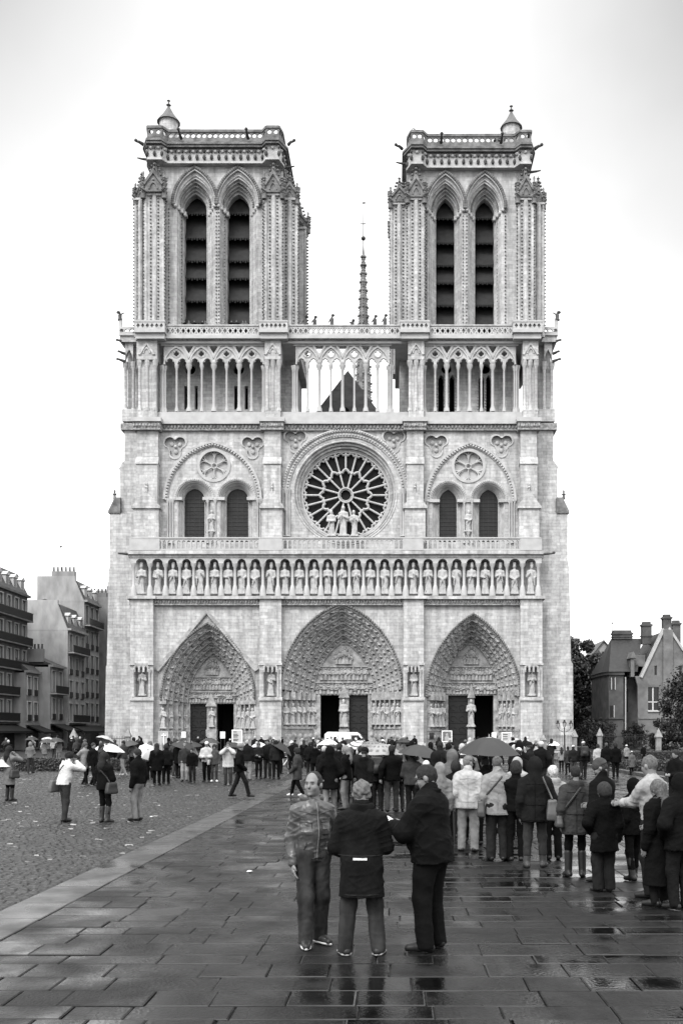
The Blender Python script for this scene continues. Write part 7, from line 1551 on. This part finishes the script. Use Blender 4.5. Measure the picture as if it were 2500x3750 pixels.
# =================================================================== UMBRELLAS AND THE FAR CROWD
rp = random.Random(11); used = set(x['o']['label'] for x in PEOPLE)
GF = "visitors crowding before the portals"
TONE = [(.010, 'black'), (.016, 'inky'), (.03, 'charcoal'), (.06, 'dark grey'), (.13, 'grey'), (.28, 'pale grey'), (.45, 'white')]; TW_ = [5, 5, 5, 3, 2, 1.4, 1.2]
def zone(px, d):
    for lim, t in ((150, 'below the cafe awnings'), (270, 'beside the grey stone pillar'), (400, 'by the north railing'), (500, 'at the north buttress'), (620, 'by the white cross board'), (720, 'before the closed north door'), (830, 'before the open north doorway'), (940, 'by the white framed board'), (1080, 'near the policeman'),
                   (1180, 'beside the white van bonnet'), (1330, 'before the white van'), (1440, 'near the checked umbrella'), (1560, 'behind the dark grey umbrella'), (1660, 'before the picture board'), (1800, 'behind the largest umbrella'), (1900, 'at the south portal'), (2000, 'by the south buttress'), (2150, 'around the lamp post'), (9999, 'along the gabled house railing')):
        if px < lim: return t
def taken(px, d): return any(abs((px - CX) * d / F - q_['x']) < .5 and abs(d - q_['d']) < .55 for q_ in PEOPLE)
def filler(px, d, arms=None, facing=None):
    X_ = (px - CX) * d / F
    for _ in range(60):
        g, tn = rp.choices(TONE, TW_)[0]; gar, hem, hd = rp.choice((('jacket', .86, None), ('coat', .66, None), ('anorak', .82, 'down'), ('raincoat', .7, 'up'), ('hooded jacket', .84, 'up'), ('long coat', .5, None)))
        hair = None; hat = None; hw_ = ''
        if hd != 'up':
            c = rp.random()
            if c < .2: gh, hn = rp.choice(((.5, 'white'), (.02, 'black'), (.12, 'grey'))); hat = ('cap', gh); hair = ('short', .03); hw_ = '%s cap' % hn
            elif c < .32: gh, hn = rp.choice(((.5, 'white'), (.02, 'black'), (.12, 'grey'))); hat = ('beanie', gh); hair = ('short', .03); hw_ = '%s woolly hat' % hn
            else: st, sn = rp.choice((('short', 'cropped'), ('bob', 'bobbed'), ('long', 'long'), ('curly', 'curly'))); gh, hn = rp.choice(((.02, 'dark'), (.05, 'brown'), (.16, 'fair'), (.35, 'grey'))); hair = (st, gh); hw_ = '%s %s hair' % (sn, hn)
        fc = facing if facing is not None else rp.choice((0, 0, 0, 20, -25, 90, -80, 150, 185, 210)); fn = 'from behind' if abs(fc) < 40 else 'facing us' if fc > 130 else 'in profile'
        lab = "person in %s %s %s %s %s" % (tn, gar, hw_, fn, zone(px, d)); lab = ' '.join(lab.split())
        if lab not in used: break
    used.add(lab)
    return person(lab, px, 0, 0, fc, w=rp.uniform(.95, 1.25), top=(g, hem, rp.uniform(.024, .034)), hood=hd, hat=hat, hair=hair, legs=(rp.choice((.012, .02, .04, .06, .14)), .014), arms=arms or rp.choice((('down', 'down'), ('front', 'front'), ('pocket', 'pocket'), ('down', 'front'), ('fore', 'aft'))),
                  step=rp.choice((0, 0, .1, .2)), stance=rp.uniform(.08, .13), group=GF, d=d, H=rp.uniform(1.58, 1.82), pitch=rp.uniform(0, 16), yaw=rp.uniform(-25, 25))
for px, d, rad, g, lab, style, tilt, up in (
    (1376, 34.5, .62, .13, "grey patterned umbrella just behind the checked one", ('check', .05), (0, 0), .62), (1326, 42, .52, .5, "white umbrella with dark rings in front of the white van", ('ring', .06), (14, 0), .5), (1271, 48, .52, .025, "dark umbrella with eight panels in front of the van", None, (0, 8), .58),
    (1645, 36, .55, .03, "dark umbrella behind the small pale hood near the picture board", None, (0, -10), .42), (1197, 46, .5, .5, "white umbrella held over the crowd by the van bonnet", None, (0, 0), .55), (371, 60, .6, .3, "pale tilted umbrella raised above the suited man", None, (-6, 22), .8),
    (392, 47, .75, .5, "wide white umbrella over the walking women", None, (0, 5), .45), (165, 76, .55, .35, "light umbrella below the first awning", None, (0, 14), .6), (166, 66, .5, .06, "small dark umbrella beside the light one below the awning", None, (0, 0), .5), (216, 74, .6, .05, "dark umbrella next to the grey stone pillar", None, (0, 0), .55),
    (486, 55, .55, .07, "grey umbrella beside the north buttress railing", None, (0, -12), .5), (551, 45, .42, .5, "white umbrella tipped toward the viewer behind the long black coat", None, (62, 0), .3), (655, 47, .6, .03, "large dark umbrella beside the white cross board", None, (10, 14), .5), (702, 50, .5, .02, "black umbrella in front of the closed north door", None, (0, -8), .5),
    (757, 53, .55, .045, "dark grey umbrella before the north trumeau statue", None, (0, 0), .58), (866, 52, .5, .02, "black umbrella behind the striding man", None, (0, 0), .45), (942, 56, .5, .5, "white umbrella behind the woman with folded arms", None, (0, 0), .4), (1013, 45.5, .6, .012, "glossy black umbrella lowered beside the bicycle", None, (8, 30), .4),
    (2020, 66, .45, .5, "small white umbrella near the lamp post", None, (6, 0), .32), (1880, 60, .5, .25, "pale umbrella far off at the south portal", None, (0, 0), .5), (1470, 62, .5, .02, "black umbrella far off behind the dark grey one", None, (0, 0), .5), (110, 82, .55, .03, "black umbrella deep under the cafe awnings", None, (0, 0), .5)):
    P_ = filler(px - 2, d, ('down', 'brolly'), rp.choice((0, 10, -20, 170))); umbrella(P_, rad, g, lab, tilt, 1, up, style)
n = 0; tries = 0
while n < 26 and tries < 900:          # the thick of the queue
    tries += 1; d = rp.uniform(20, 46); px = rp.uniform(1170, 1900) if d < 34 else rp.uniform(1120, 1960)
    lim = 1440 + (px - 1440) if d > 23 else (1500 if px < 1500 else px)
    if d < 25 and px < 1540: continue
    if taken(px, d): continue
    filler(px, d, facing=rp.choice((0, 0, 0, 15, -20, 30, -60, 80))); n += 1
n = 0
while n < 72:          # the crowd in front of the doors and along the street
    d = rp.uniform(48, 103); px = rp.uniform(0, 1990) if rp.random() < .86 else rp.uniform(1990, 2420)
    X_ = (px - CX) * d / F
    if taken(px, d) or (12 < X_) or (X_ < -12 and 53 < d < 59) or (X_ < -10.2 and 75 < d < 79) or (abs(px - 1275) < 80 and 95 < d < 102): continue
    if d > 88 and rp.random() < .5: continue
    filler(px, d); n += 1
n = 0
while n < 18:         # onlookers hiding the lower half of the van
    d = rp.uniform(52, 92); px = rp.uniform(1120, 1420)
    if not taken(px, d): filler(px, d); n += 1
# visitors behind the parapet of the north tower
for px in (676, 692, 712, 742, 752, 848, 866, 890, 900):
    P_ = person("tiny visitor behind the pierced parapet below the north tower belfry", px, 0, 0, 180, top=(rp.choice((.012, .03, .1)), .85, .03), hair=('short', .02), legs=(.02, .014), d=D0 + .75, xw=fx(px, .75), H=1.95, group="visitors on the tower gallery", zw=fz(1236, .75))
